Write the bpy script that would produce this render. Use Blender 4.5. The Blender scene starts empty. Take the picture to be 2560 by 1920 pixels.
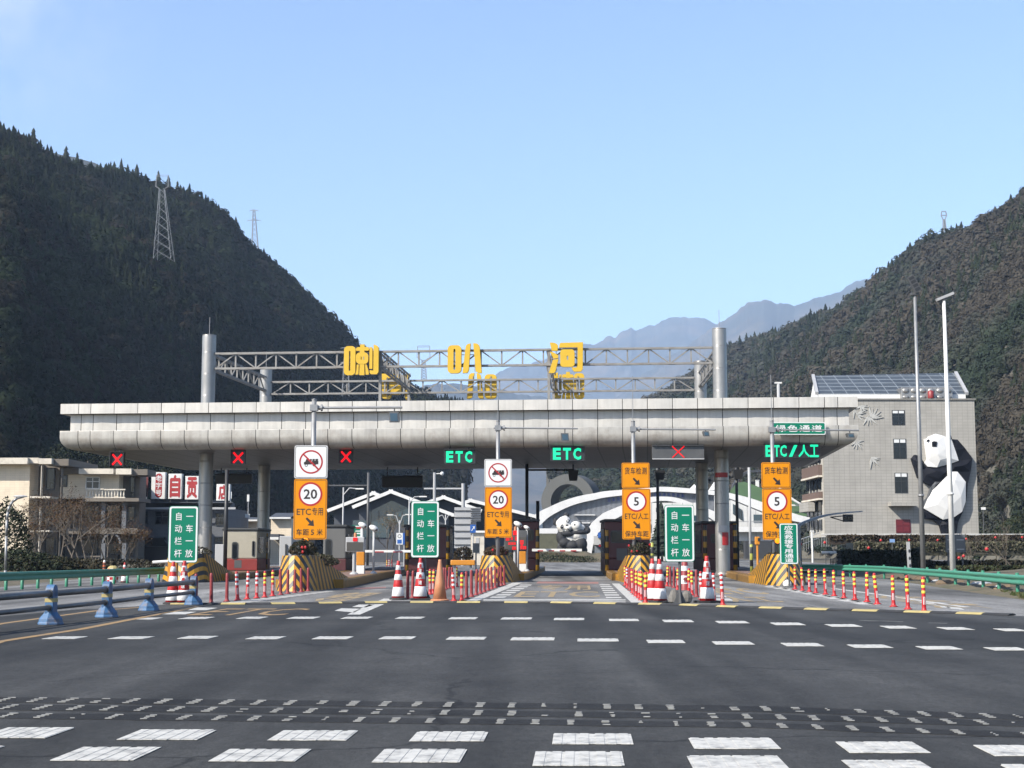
import bpy, math, random
import numpy as np
from mathutils import Vector, Matrix, noise
from mathutils.geometry import delaunay_2d_cdt

SC = bpy.context.scene
COL = SC.collection
rnd = random.Random(7)
R = math.radians

# ------------------------------------------------------------------ camera, world, sun, exposure
FL, UC, VC, EYE = 3700.0, 1280.0, 960.0, 1.30
PITCH = math.atan(420.0 / FL)
cam_d = bpy.data.cameras.new("camera"); cam = bpy.data.objects.new("camera", cam_d); COL.objects.link(cam)
cam.location = (0, 0, EYE); cam.rotation_euler = (math.pi / 2 + PITCH, 0, 0)
cam_d.sensor_fit = 'HORIZONTAL'; cam_d.sensor_width = 36.0; cam_d.lens = 36.0 * FL / 2560.0
cam_d.clip_start = 0.1; cam_d.clip_end = 30000
SC.camera = cam

SUN_EL, SUN_AZ = R(38), R(180 + 52)          # azimuth clockwise from +Y: behind the camera, to the left
wd = bpy.data.worlds.new("World"); SC.world = wd; wd.use_nodes = True
nt = wd.node_tree; nt.nodes.clear()
sky = nt.nodes.new('ShaderNodeTexSky'); sky.sky_type = 'NISHITA'; sky.sun_disc = False
sky.sun_elevation = SUN_EL; sky.sun_rotation = SUN_AZ; sky.altitude = 1200
sky.air_density = 1.0; sky.dust_density = 3.0; sky.ozone_density = 3.2
bgn = nt.nodes.new('ShaderNodeBackground'); bgn.inputs[1].default_value = 0.132
won = nt.nodes.new('ShaderNodeOutputWorld')
# a faint wisp of cloud high on the left
wtc = nt.nodes.new('ShaderNodeTexCoord'); wnz = nt.nodes.new('ShaderNodeTexNoise'); wnz.inputs['Scale'].default_value = 9; wnz.inputs['Detail'].default_value = 7; wnz.inputs['Roughness'].default_value = .6
nt.links.new(wtc.outputs['Generated'], wnz.inputs['Vector'])
wdt = nt.nodes.new('ShaderNodeVectorMath'); wdt.operation = 'DISTANCE'; wdt.inputs[1].default_value = Vector((-.37, 1, .385)).normalized(); nt.links.new(wtc.outputs['Generated'], wdt.inputs[0])
wmr = nt.nodes.new('ShaderNodeMapRange'); wmr.inputs['From Min'].default_value = .11; wmr.inputs['From Max'].default_value = .0; nt.links.new(wdt.outputs['Value'], wmr.inputs['Value'])
wm2 = nt.nodes.new('ShaderNodeMapRange'); wm2.inputs['From Min'].default_value = .40; wm2.inputs['From Max'].default_value = .75; wm2.inputs['To Max'].default_value = .75; nt.links.new(wnz.outputs['Fac'], wm2.inputs['Value'])
wml = nt.nodes.new('ShaderNodeMath'); wml.operation = 'MULTIPLY'; nt.links.new(wmr.outputs[0], wml.inputs[0]); nt.links.new(wm2.outputs[0], wml.inputs[1])
wmx = nt.nodes.new('ShaderNodeMixRGB'); wmx.inputs[2].default_value = (4.2, 4.3, 4.5, 1); nt.links.new(wml.outputs[0], wmx.inputs[0]); nt.links.new(sky.outputs[0], wmx.inputs[1])
nt.links.new(wmx.outputs[0], bgn.inputs[0]); nt.links.new(bgn.outputs[0], won.inputs[0])

sun_d = bpy.data.lights.new("sun", 'SUN'); sun_d.energy = 5.0; sun_d.angle = R(0.53); sun_d.color = (1.0, 0.93, 0.82)
sun = bpy.data.objects.new("sun", sun_d); COL.objects.link(sun)
sdir = Vector((math.sin(SUN_AZ) * math.cos(SUN_EL), math.cos(SUN_AZ) * math.cos(SUN_EL), math.sin(SUN_EL)))
sun.rotation_euler = sdir.to_track_quat('Z', 'Y').to_euler(); sun.location = (-40, -40, 60)

SC.view_settings.view_transform = 'Standard'; SC.view_settings.look = 'None'
SC.view_settings.exposure = 1.05; SC.view_settings.gamma = 1.0
SC.cycles.volume_bounces = 0; SC.cycles.max_bounces = 6; SC.cycles.diffuse_bounces = 3; SC.cycles.glossy_bounces = 3
SC.cycles.use_denoising = True

# ------------------------------------------------------------------ pixel -> place
CP, SP = math.cos(PITCH), math.sin(PITCH)
def ray(u, v):
    a = (u - UC) / FL; b = -(v - VC) / FL
    return a, CP - SP * b, SP + CP * b
def G(u, v, z=0.0):
    x, y, w = ray(u, v); t = (z - EYE) / w
    return Vector((x * t, y * t, z))
def P(u, v, Y):
    x, y, w = ray(u, v); t = Y / y
    return Vector((x * t, Y, EYE + w * t))
ZO = {1: (0, 1080, .28933), 2: (560, 1080, .28933), 3: (1120, 1080, .28933), 4: (1480, 1080, .28933), 5: (1920, 1080, .28933),
      11: (100, 780, .36166), 12: (800, 780, .36166), 13: (1500, 780, .36166), 21: (0, 1440, .57866), 22: (1280, 1440, .57866),
      31: (940, 1360, .18083), 32: (1540, 1360, .18083), 33: (1270, 1180, .14468), 34: (840, 840, .28933), 35: (1640, 1180, .22604),
      36: (2150, 1040, .19289), 37: (540, 1240, .16275), 43: (0, 280, .45208), 44: (1560, 430, .45208), 0: (0, 0, 1.15732)}
def c(k, x, y):
    o = ZO[k]; return o[0] + x * o[2], o[1] + y * o[2]
def cG(k, x, y, z=0.0): return G(*c(k, x, y), z)
def cP(k, x, y, Y): return P(*c(k, x, y), Y)
def cR(k, x0, y0, x1, y1, Y):
    """world x0, x1, z0, z1 of a rectangle seen at depth Y"""
    a = cP(k, x0, y1, Y); b = cP(k, x1, y0, Y); m = cP(k, (x0 + x1) / 2, y1, Y); n = cP(k, (x0 + x1) / 2, y0, Y)
    return a.x, b.x, m.z, n.z
LT = math.atan(173.0 / FL)                       # the lanes run slightly to the right of the view
LD = Vector((math.sin(LT), math.cos(LT), 0)); LX = Vector((math.cos(LT), -math.sin(LT), 0))

# ------------------------------------------------------------------ mesh building
TXT = {}
def glyphs(s, bold=0.0):
    k = (s, bold)
    if k not in TXT:
        cu = bpy.data.curves.new("t", 'FONT'); cu.body = s; cu.size = 1; cu.resolution_u = 2; cu.offset = bold
        o = bpy.data.objects.new("t", cu); COL.objects.link(o)
        dg = bpy.context.evaluated_depsgraph_get()
        me = bpy.data.meshes.new_from_object(o.evaluated_get(dg))
        TXT[k] = ([(v.co.x, v.co.y) for v in me.vertices], [tuple(p.vertices) for p in me.polygons])
        bpy.data.meshes.remove(me); bpy.data.objects.remove(o); bpy.data.curves.remove(cu)
    return TXT[k]

class MB:
    def __init__(s): s.v = []; s.f = []; s.m = []
    def add(s, vs, fs, mi=0):
        n = len(s.v); s.v += [tuple(p) for p in vs]
        s.f += [tuple(i + n for i in f) for f in fs]; s.m += [mi] * len(fs); return s
    def hexa(s, p, mi=0):      # 8 points: bottom 4 ccw, top 4 ccw
        return s.add(p, [(3, 2, 1, 0), (4, 5, 6, 7), (0, 1, 5, 4), (1, 2, 6, 5), (2, 3, 7, 6), (3, 0, 4, 7)], mi)
    def box(s, x0, x1, y0, y1, z0, z1, mi=0):
        x0, x1 = min(x0, x1), max(x0, x1); y0, y1 = min(y0, y1), max(y0, y1); z0, z1 = min(z0, z1), max(z0, z1)
        return s.hexa([(x0, y0, z0), (x1, y0, z0), (x1, y1, z0), (x0, y1, z0), (x0, y0, z1), (x1, y0, z1), (x1, y1, z1), (x0, y1, z1)], mi)
    def obox(s, cx, cy, z0, z1, hx, hy, rz, mi=0):
        ca, sa = math.cos(rz), math.sin(rz)
        q = [(cx + a * ca - b * sa, cy + a * sa + b * ca) for a, b in ((-hx, -hy), (hx, -hy), (hx, hy), (-hx, hy))]
        return s.hexa([(a, b, z0) for a, b in q] + [(a, b, z1) for a, b in q], mi)
    def bar(s, p, q, w, h, mi=0):   # rectangular bar between two points, h measured towards +Z
        p = Vector(p); q = Vector(q); d = (q - p).normalized()
        u = Vector((0, 0, 1)) if abs(d.z) < .95 else Vector((0, 1, 0))
        x = d.cross(u).normalized() * (w / 2); z = x.cross(d).normalized() * (h / 2)
        return s.hexa([p - x - z, p + x - z, q + x - z, q - x - z, p - x + z, p + x + z, q + x + z, q - x + z], mi)
    def tube(s, p, q, r, n=8, r2=None, mi=0, caps=True):
        p = Vector(p); q = Vector(q); d = (q - p)
        if d.length < 1e-6: return s
        d.normalize(); r2 = r if r2 is None else r2
        u = d.orthogonal().normalized(); w = d.cross(u)
        vs = []
        for c0, rr in ((p, r), (q, r2)):
            for i in range(n):
                a = 2 * math.pi * i / n; vs.append(c0 + (u * math.cos(a) + w * math.sin(a)) * rr)
        fs = [(i, (i + 1) % n, n + (i + 1) % n, n + i) for i in range(n)]
        if caps: fs += [tuple(range(n))[::-1], tuple(range(n, 2 * n))]
        return s.add(vs, fs, mi)
    def path(s, pts, r, n=8, mi=0):
        for a, b in zip(pts[:-1], pts[1:]): s.tube(a, b, r, n, mi=mi)
        return s
    def lathe(s, prof, cx=0, cy=0, cz=0, n=16, mi=0):
        vs = []
        for r, z in prof:
            for i in range(n):
                a = 2 * math.pi * i / n; vs.append((cx + r * math.cos(a), cy + r * math.sin(a), cz + z))
        fs = []; mm = len(prof)
        for j in range(mm - 1):
            fs += [(j * n + i, j * n + (i + 1) % n, (j + 1) * n + (i + 1) % n, (j + 1) * n + i) for i in range(n)]
        fs += [tuple(range(n))[::-1], tuple(range((mm - 1) * n, mm * n))]
        return s.add(vs, fs, mi)
    def ell(s, cc, rr, n=14, m=8, mi=0, rot=None):
        cc = Vector(cc); vs = []; fs = []
        for j in range(1, m):
            t = math.pi * j / m
            for i in range(n):
                a = 2 * math.pi * i / n
                vs.append(Vector((rr[0] * math.sin(t) * math.cos(a), rr[1] * math.sin(t) * math.sin(a), rr[2] * math.cos(t))))
        vs += [Vector((0, 0, rr[2])), Vector((0, 0, -rr[2]))]
        if rot: vs = [rot @ v for v in vs]
        k = (m - 1) * n
        for j in range(m - 2):
            fs += [(j * n + i, (j + 1) * n + i, (j + 1) * n + (i + 1) % n, j * n + (i + 1) % n) for i in range(n)]
        fs += [(k, i, (i + 1) % n) for i in range(n)] + [(k + 1, (m - 2) * n + (i + 1) % n, (m - 2) * n + i) for i in range(n)]
        return s.add([cc + v for v in vs], fs, mi)
    def prism(s, pts, y0, y1, mi=0):          # polygon in (x,z) seen from -Y, extruded from y0 (front) to y1
        ar = sum(pts[i][0] * pts[(i + 1) % len(pts)][1] - pts[(i + 1) % len(pts)][0] * pts[i][1] for i in range(len(pts)))
        if ar < 0: pts = pts[::-1]
        n = len(pts)
        vs = [(x, y0, z) for x, z in pts] + [(x, y1, z) for x, z in pts]
        fs = [tuple(range(n)), tuple(range(n, 2 * n))[::-1]] + [(i, n + i, n + (i + 1) % n, (i + 1) % n) for i in range(n)]
        return s.add(vs, fs, mi)
    def slab(s, pts, z0, z1, mi=0):           # polygon in (x,y) extruded upwards
        ar = sum(pts[i][0] * pts[(i + 1) % len(pts)][1] - pts[(i + 1) % len(pts)][0] * pts[i][1] for i in range(len(pts)))
        if ar < 0: pts = pts[::-1]
        n = len(pts)
        vs = [(p[0], p[1], z0) for p in pts] + [(p[0], p[1], z1) for p in pts]
        fs = [tuple(range(n))[::-1], tuple(range(n, 2 * n))] + [(i, (i + 1) % n, n + (i + 1) % n, n + i) for i in range(n)]
        return s.add(vs, fs, mi)
    def ring(s, outer, inner, y0, y1, mi=0):  # same vertex count, (x,z)
        n = len(outer); vs = [(x, y, z) for y in (y0, y1) for l in (outer, inner) for x, z in l]
        fs = []
        for i in range(n):
            j = (i + 1) % n
            fs += [(i, j, n + j, n + i), (2 * n + j, 2 * n + i, 3 * n + i, 3 * n + j), (j, i, 2 * n + i, 2 * n + j), (n + i, n + j, 3 * n + j, 3 * n + i)]
        return s.add(vs, fs, mi)
    def text(s, st, x0, x1, z0, z1, y, th=0.004, bold=.02, mi=0, cell=False, back=False):
        heavy = cell or any(ord(q) > 500 for q in st); vs, fs = glyphs(st, 0.0 if heavy else bold)
        if cell: a0, a1, b0, b1 = 0, 1.0, -.12, .88
        else:
            a0 = min(p[0] for p in vs); a1 = max(p[0] for p in vs); b0 = min(p[1] for p in vs); b1 = max(p[1] for p in vs)
        sx = (x1 - x0) / (a1 - a0); sz = (z1 - z0) / max(b1 - b0, 1e-6)
        w = bold * .9 if heavy else 0      # heavier strokes: the same glyph laid again, slightly shifted
        for i, (ox, oz) in enumerate(((0, 0), (w, 0), (-w, 0), (0, w), (0, -w)) if w > .004 else ((0, 0),)):
            s.add([(x0 + (p[0] + ox - a0) * sx, y - th - i * .0006, z0 + (p[1] + oz - b0) * sz) for p in vs], fs, mi)
        return s

def rrect(x0, x1, z0, z1, r, n=5):
    pts = []
    for cx, cz, a0 in ((x1 - r, z0 + r, -90), (x1 - r, z1 - r, 0), (x0 + r, z1 - r, 90), (x0 + r, z0 + r, 180)):
        for i in range(n + 1):
            a = R(a0 + 90 * i / n); pts.append((cx + r * math.cos(a), cz + r * math.sin(a)))
    return pts
def circ(cx, cz, r, n=40): return [(cx + r * math.cos(2 * math.pi * i / n), cz + r * math.sin(2 * math.pi * i / n)) for i in range(n)]

ROOT = {}
def thing(name, label, cat, loc=(0, 0, 0), rz=0.0, group=None):
    o = bpy.data.objects.new(name, None); COL.objects.link(o); o.empty_display_size = .2
    o.location = loc; o.rotation_euler = (0, 0, rz); o['label'] = label; o['category'] = cat
    if group: o['group'] = group
    ROOT[o.name] = (Matrix.Translation(Vector(loc)) @ Matrix.Rotation(rz, 4, 'Z')).inverted()
    return o
def mesh_of(name, mb, mats, inv=None, smooth=False):
    me = bpy.data.meshes.new(name)
    vs = [tuple(inv @ Vector(p)) for p in mb.v] if inv is not None else mb.v
    me.from_pydata(vs, [], mb.f)
    for m in (mats if isinstance(mats, (list, tuple)) else [mats]): me.materials.append(m)
    me.polygons.foreach_set('material_index', mb.m)
    if smooth: me.polygons.foreach_set('use_smooth', [True] * len(me.polygons))
    me.update()
    return me
def finish(o, bevel, smooth):
    if bevel:
        b = o.modifiers.new('bevel', 'BEVEL'); b.width = bevel; b.segments = 2; b.limit_method = 'ANGLE'; b.angle_limit = R(40)
    if smooth:
        try:
            e = o.modifiers.new('wn', 'WEIGHTED_NORMAL'); e.keep_sharp = True
        except Exception: pass
def part(name, mb, mats, parent, label=None, local=False, bevel=0, smooth=False, kind=None):
    root = parent
    while root.parent: root = root.parent
    me = mesh_of(name, mb, mats, None if local else ROOT[root.name], smooth)
    o = bpy.data.objects.new(name, me); COL.objects.link(o); o.parent = parent
    if label: o['label'] = label
    if kind: o['kind'] = kind
    if bevel: finish(o, bevel, False)
    return o
def solo(name, mb, mats, label, cat, loc=(0, 0, 0), group=None, bevel=0, smooth=False, kind=None):
    inv = Matrix.Translation(-Vector(loc))
    o = bpy.data.objects.new(name, mesh_of(name, mb, mats, inv, smooth)); COL.objects.link(o); o.location = loc
    if kind: o['kind'] = kind
    if cat: o['category'] = cat
    if label: o['label'] = label
    if group: o['group'] = group
    ROOT[o.name] = inv
    if bevel: finish(o, bevel, False)
    return o
def struct(name, mb, mats, label=None, smooth=False):
    o = bpy.data.objects.new(name, mesh_of(name, mb, mats, None, smooth)); COL.objects.link(o); o['kind'] = 'structure'
    if label: o['label'] = label
    ROOT[o.name] = Matrix.Identity(4)
    return o
def dup(root, loc, rz=0.0, label=None, tilt=(0, 0), sc=None):
    def cp(o, par):
        n = o.copy(); COL.objects.link(n)
        if par is not None: n.parent = par
        for ch in list(o.children): cp(ch, n)
        return n
    r = cp(root, None); r.location = loc; r.rotation_euler = (tilt[0], tilt[1], rz)
    if sc: r.scale = (sc, sc, sc)
    if label: r['label'] = label
    return r
ORD = ['nearest', 'second', 'third', 'fourth', 'fifth', 'sixth', 'seventh', 'eighth', 'ninth', 'tenth', 'eleventh', 'twelfth', 'thirteenth', 'fourteenth', 'fifteenth']

# ------------------------------------------------------------------ materials
def nd(t, k, **kw):
    n = t.nodes.new('ShaderNode' + k)
    for a, b in kw.items(): setattr(n, a, b)
    return n
ALB = .52      # overall reflectance level that goes with the exposure
def M(name, col, rough=.55, metal=0.0, var=.14, sc=1.6, bump=0.0, bsc=30.0, emit=0.0, spec=.5, dirt=None, dirt_sc=.8, dirt_amt=.5, coat=0.0, streak=0.0):
    if not emit:
        col = tuple(x * ALB for x in col); dirt = dirt and tuple(x * ALB for x in dirt)
    m = bpy.data.materials.new(name); m.use_nodes = True; t = m.node_tree
    b = t.nodes['Principled BSDF']; L = t.links.new
    tc = nd(t, 'TexCoord'); nz = nd(t, 'TexNoise'); nz.inputs['Scale'].default_value = sc; nz.inputs['Detail'].default_value = 6
    nz.inputs['Roughness'].default_value = .65
    L(tc.outputs['Object'], nz.inputs['Vector'])
    mr = nd(t, 'MapRange'); mr.inputs['From Min'].default_value = .3; mr.inputs['From Max'].default_value = .7
    mr.inputs['To Min'].default_value = 1 - var; mr.inputs['To Max'].default_value = 1 + var
    L(nz.outputs['Fac'], mr.inputs['Value'])
    mx = nd(t, 'MixRGB', blend_type='MULTIPLY'); mx.inputs[0].default_value = 1; mx.inputs[1].default_value = (*col, 1)
    L(mr.outputs[0], mx.inputs[2]); out = mx.outputs[0]
    if streak:                                   # rain streaks running down
        mp = nd(t, 'Mapping'); mp.inputs['Scale'].default_value = (5, 5, .35); L(tc.outputs['Object'], mp.inputs[0]); n4 = nd(t, 'TexNoise'); n4.inputs['Scale'].default_value = 1; n4.inputs['Detail'].default_value = 5; L(mp.outputs[0], n4.inputs['Vector'])
        r4 = nd(t, 'MapRange'); r4.inputs['From Min'].default_value = .45; r4.inputs['From Max'].default_value = .75; r4.inputs['To Min'].default_value = 1; r4.inputs['To Max'].default_value = 1 - streak; L(n4.outputs['Fac'], r4.inputs['Value'])
        m4 = nd(t, 'MixRGB', blend_type='MULTIPLY'); m4.inputs[0].default_value = 1; L(out, m4.inputs[1]); L(r4.outputs[0], m4.inputs[2]); out = m4.outputs[0]
    if dirt:
        n2 = nd(t, 'TexNoise'); n2.inputs['Scale'].default_value = dirt_sc; n2.inputs['Detail'].default_value = 8; n2.inputs['Roughness'].default_value = .7
        L(tc.outputs['Object'], n2.inputs['Vector'])
        r2 = nd(t, 'MapRange'); r2.inputs['From Min'].default_value = .48; r2.inputs['From Max'].default_value = .72; r2.inputs['To Max'].default_value = dirt_amt
        L(n2.outputs['Fac'], r2.inputs['Value'])
        m2 = nd(t, 'MixRGB'); m2.inputs[2].default_value = (*dirt, 1); L(r2.outputs[0], m2.inputs[0]); L(out, m2.inputs[1]); out = m2.outputs[0]
    L(out, b.inputs['Base Color'])
    rr = nd(t, 'MapRange'); rr.inputs['From Min'].default_value = .3; rr.inputs['From Max'].default_value = .7
    rr.inputs['To Min'].default_value = max(0, rough - .08); rr.inputs['To Max'].default_value = min(1, rough + .08)
    L(nz.outputs['Fac'], rr.inputs['Value']); L(rr.outputs[0], b.inputs['Roughness'])
    b.inputs['Metallic'].default_value = metal
    b.inputs['Specular IOR Level'].default_value = spec
    if coat: b.inputs['Coat Weight'].default_value = coat
    if emit:
        t.links.remove(b.inputs['Base Color'].links[0]); b.inputs['Base Color'].default_value = (.01, .01, .01, 1); b.inputs['Specular IOR Level'].default_value = .1
        b.inputs['Emission Color'].default_value = (*col, 1); b.inputs['Emission Strength'].default_value = emit
    if bump:
        n3 = nd(t, 'TexNoise'); n3.inputs['Scale'].default_value = bsc; n3.inputs['Detail'].default_value = 4; L(tc.outputs['Object'], n3.inputs['Vector'])
        bp = nd(t, 'Bump'); bp.inputs['Strength'].default_value = bump; bp.inputs['Distance'].default_value = .02
        L(n3.outputs['Fac'], bp.inputs['Height']); L(bp.outputs[0], b.inputs['Normal'])
    return m
def grid_mat(name, col, line, w, h, mortar=.012, axes='XZ', rough=.6, metal=0.0, var=.05, off=0.0):
    """tiles or cladding: a brick texture laid over two object axes"""
    col = tuple(x * ALB for x in col); line = tuple(x * ALB for x in line)
    m = bpy.data.materials.new(name); m.use_nodes = True; t = m.node_tree; b = t.nodes['Principled BSDF']; L = t.links.new
    tc = nd(t, 'TexCoord'); sp = nd(t, 'SeparateXYZ'); cb = nd(t, 'CombineXYZ'); L(tc.outputs['Object'], sp.inputs[0])
    L(sp.outputs[axes[0]], cb.inputs['X']); L(sp.outputs[axes[1]], cb.inputs['Y'])
    br = nd(t, 'TexBrick', offset=off); br.inputs['Scale'].default_value = 1; br.inputs['Brick Width'].default_value = w; br.inputs['Row Height'].default_value = h
    br.inputs['Mortar Size'].default_value = mortar; br.inputs['Mortar Smooth'].default_value = .1
    br.inputs['Color1'].default_value = (*[x * (1 - var) for x in col], 1); br.inputs['Color2'].default_value = (*[x * (1 + var) for x in col], 1)
    br.inputs['Mortar'].default_value = (*line, 1); L(cb.outputs[0], br.inputs['Vector'])
    nz = nd(t, 'TexNoise'); nz.inputs['Scale'].default_value = .7; nz.inputs['Detail'].default_value = 7; L(tc.outputs['Object'], nz.inputs['Vector'])
    mr = nd(t, 'MapRange'); mr.inputs['From Min'].default_value = .3; mr.inputs['From Max'].default_value = .7; mr.inputs['To Min'].default_value = .88; mr.inputs['To Max'].default_value = 1.1
    L(nz.outputs['Fac'], mr.inputs['Value'])
    mx = nd(t, 'MixRGB', blend_type='MULTIPLY'); mx.inputs[0].default_value = 1; L(br.outputs['Color'], mx.inputs[1]); L(mr.outputs[0], mx.inputs[2])
    L(mx.outputs[0], b.inputs['Base Color']); b.inputs['Roughness'].default_value = rough; b.inputs['Metallic'].default_value = metal
    return m
def attr_mat(name, rough=.8, var=.35, sc=.5, sub=0.0):
    m = bpy.data.materials.new(name); m.use_nodes = True; t = m.node_tree; b = t.nodes['Principled BSDF']; L = t.links.new
    at = nd(t, 'Attribute', attribute_name='col'); tc = nd(t, 'TexCoord'); nz = nd(t, 'TexNoise'); nz.inputs['Scale'].default_value = sc; nz.inputs['Detail'].default_value = 5
    L(tc.outputs['Object'], nz.inputs['Vector'])
    mr = nd(t, 'MapRange'); mr.inputs['From Min'].default_value = .3; mr.inputs['From Max'].default_value = .7; mr.inputs['To Min'].default_value = 1 - var; mr.inputs['To Max'].default_value = 1 + var
    L(nz.outputs['Fac'], mr.inputs['Value'])
    mx = nd(t, 'MixRGB', blend_type='MULTIPLY'); mx.inputs[0].default_value = 1; L(at.outputs['Color'], mx.inputs[1]); mr.inputs['To Min'].default_value *= .52; mr.inputs['To Max'].default_value *= .52; L(mr.outputs[0], mx.inputs[2])
    L(mx.outputs[0], b.inputs['Base Color']); b.inputs['Roughness'].default_value = rough; b.inputs['Specular IOR Level'].default_value = .15
    if sub:                                      # leaves let part of the light through
        tr = nd(t, 'BsdfTranslucent'); L(mx.outputs[0], tr.inputs['Color']); ms = nd(t, 'MixShader'); ms.inputs[0].default_value = sub; L(b.outputs[0], ms.inputs[1]); L(tr.outputs[0], ms.inputs[2]); L(ms.outputs[0], t.nodes['Material Output'].inputs['Surface'])
    return m
def stripe_mat(name, ca, cb_, period, kx, ky, kz=1.0, duty=.5, rough=.5, xmax=50.0):
    """hazard stripes painted on: bands of kx*|x| + ky*y + kz*z"""
    ca = tuple(x * ALB for x in ca); cb_ = tuple(x * ALB for x in cb_)
    m = bpy.data.materials.new(name); m.use_nodes = True; t = m.node_tree; b = t.nodes['Principled BSDF']; L = t.links.new
    tc = nd(t, 'TexCoord'); sp = nd(t, 'SeparateXYZ'); L(tc.outputs['Object'], sp.inputs[0])
    def mth(op, a, bb=None):
        n = nd(t, 'Math', operation=op)
        for i, q in enumerate((a, bb)):
            if q is None: continue
            if isinstance(q, (int, float)): n.inputs[i].default_value = q
            else: L(q, n.inputs[i])
        return n.outputs[0]
    s = mth('ADD', mth('ADD', mth('MULTIPLY', mth('MINIMUM', mth('ABSOLUTE', sp.outputs['X']), xmax), kx), mth('MULTIPLY', sp.outputs['Y'], ky)), mth('MULTIPLY', sp.outputs['Z'], kz))
    fr = mth('FRACT', mth('DIVIDE', s, period)); fac = mth('GREATER_THAN', fr, duty)
    nz = nd(t, 'TexNoise'); nz.inputs['Scale'].default_value = 2.5; nz.inputs['Detail'].default_value = 8; nz.inputs['Roughness'].default_value = .7; L(tc.outputs['Object'], nz.inputs['Vector'])
    mx = nd(t, 'MixRGB'); mx.inputs[1].default_value = (*ca, 1); mx.inputs[2].default_value = (*cb_, 1); L(fac, mx.inputs[0])
    mr = nd(t, 'MapRange'); mr.inputs['From Min'].default_value = .35; mr.inputs['From Max'].default_value = .7; mr.inputs['To Min'].default_value = 1.0; mr.inputs['To Max'].default_value = .62
    L(nz.outputs['Fac'], mr.inputs['Value'])
    m2 = nd(t, 'MixRGB', blend_type='MULTIPLY'); m2.inputs[0].default_value = 1; L(mx.outputs[0], m2.inputs[1]); L(mr.outputs[0], m2.inputs[2])
    L(m2.outputs[0], b.inputs['Base Color']); b.inputs['Roughness'].default_value = rough
    return m
def asphalt(name, base, tint, rough=.75):
    m = bpy.data.materials.new(name); m.use_nodes = True; t = m.node_tree; b = t.nodes['Principled BSDF']; L = t.links.new
    tc = nd(t, 'TexCoord')
    def nz(sc, det, ro, sx=1, sy=1):
        mp = nd(t, 'Mapping'); mp.inputs['Scale'].default_value = (sx, sy, 1); L(tc.outputs['Object'], mp.inputs[0])
        n = nd(t, 'TexNoise'); n.inputs['Scale'].default_value = sc; n.inputs['Detail'].default_value = det; n.inputs['Roughness'].default_value = ro
        L(mp.outputs[0], n.inputs['Vector']); return n.outputs['Fac']
    def rng(v, a, b_, c0, d):
        n = nd(t, 'MapRange')
        for k, q in zip(('From Min', 'From Max', 'To Min', 'To Max'), (a, b_, c0, d)): n.inputs[k].default_value = q
        L(v, n.inputs['Value']); return n.outputs[0]
    def mul(a, v):
        n = nd(t, 'MixRGB', blend_type='MULTIPLY'); n.inputs[0].default_value = 1
        if isinstance(a, tuple): n.inputs[1].default_value = (*a, 1)
        else: L(a, n.inputs[1])
        L(v, n.inputs[2]); return n.outputs[0]
    big = rng(nz(.16, 5, .6, 1, .45), .3, .7, .52, 1.48)      # large worn areas
    trk = rng(nz(.9, 3, .5, 1, .05), .35, .68, .62, 1.32)     # wheel tracks along the lanes
    med = rng(nz(16, 5, .8, 1, .45), .32, .68, .70, 1.34); mott = rng(nz(2.6, 6, .75, 1, .5), .3, .7, .80, 1.22)
    fine = rng(nz(55, 3, .8), .3, .72, .55, 1.5)              # stones
    o = mul(mul(mul(mul(mul(base, big), trk), fine), med), mott)
    # fine sealed cracks and oil drips
    ns = nd(t, 'TexNoise'); ns.inputs['Scale'].default_value = 1.1; ns.inputs['Detail'].default_value = 6; L(tc.outputs['Object'], ns.inputs['Vector'])
    va = nd(t, 'MixRGB', blend_type='ADD'); va.inputs[0].default_value = .9; L(tc.outputs['Object'], va.inputs[1]); L(ns.outputs['Color'], va.inputs[2])
    vo = nd(t, 'TexVoronoi', feature='DISTANCE_TO_EDGE'); vo.inputs['Scale'].default_value = .16; L(va.outputs[0], vo.inputs['Vector'])
    mk = nd(t, 'Math', operation='MAXIMUM'); L(rng(vo.outputs['Distance'], .002, .007, .5, 1.0), mk.inputs[0]); L(rng(nz(.22, 3, .5), .45, .55, .5, 1.0), mk.inputs[1]); o = mul(o, mk.outputs[0])
    o = mul(o, rng(nz(.8, 3, .5, 1, .3), .62, .74, 1.0, .62))
    n2 = nd(t, 'MixRGB'); n2.inputs[2].default_value = (*tint, 1); L(rng(nz(.5, 8, .72), .56, .75, 0, .45), n2.inputs[0]); L(o, n2.inputs[1])
    L(n2.outputs[0], b.inputs['Base Color']); b.inputs['Roughness'].default_value = rough; b.inputs['Specular IOR Level'].default_value = .16
    bp = nd(t, 'Bump'); bp.inputs['Strength'].default_value = .55; bp.inputs['Distance'].default_value = .012
    L(nz(70, 3, .8), bp.inputs['Height']); L(bp.outputs[0], b.inputs['Normal'])
    return m

YEL = (.72, .33, .008); BLK = (.018, .018, .020)
m_asph = asphalt('asphalt', (.034, .0345, .034), (.056, .056, .054))
m_asph2 = asphalt('asphalt_worn', (.017, .0168, .0165), (.028, .028, .028))
m_conc = asphalt('concrete_road', (.125, .125, .124), (.088, .087, .084), .85)
m_paint = M('road_paint_white', (.74, .73, .68), .6, var=.14, sc=9, bump=.2, bsc=60, dirt=(.13, .13, .13), dirt_sc=7, dirt_amt=.9)
m_paintw = M('worn_white_paint', (.40, .40, .375), .7, var=.2, sc=14, dirt=(.10, .10, .10), dirt_sc=9, dirt_amt=.95)
m_painty = M('road_paint_yellow', (.44, .27, .09), .65, var=.15, sc=8, dirt=(.16, .155, .15), dirt_sc=3, dirt_amt=.9)
m_paintf = M('road_paint_faded', (.44, .32, .15), .65, var=.15, sc=6, dirt=(.24, .235, .225), dirt_sc=1.6, dirt_amt=.98)
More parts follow.
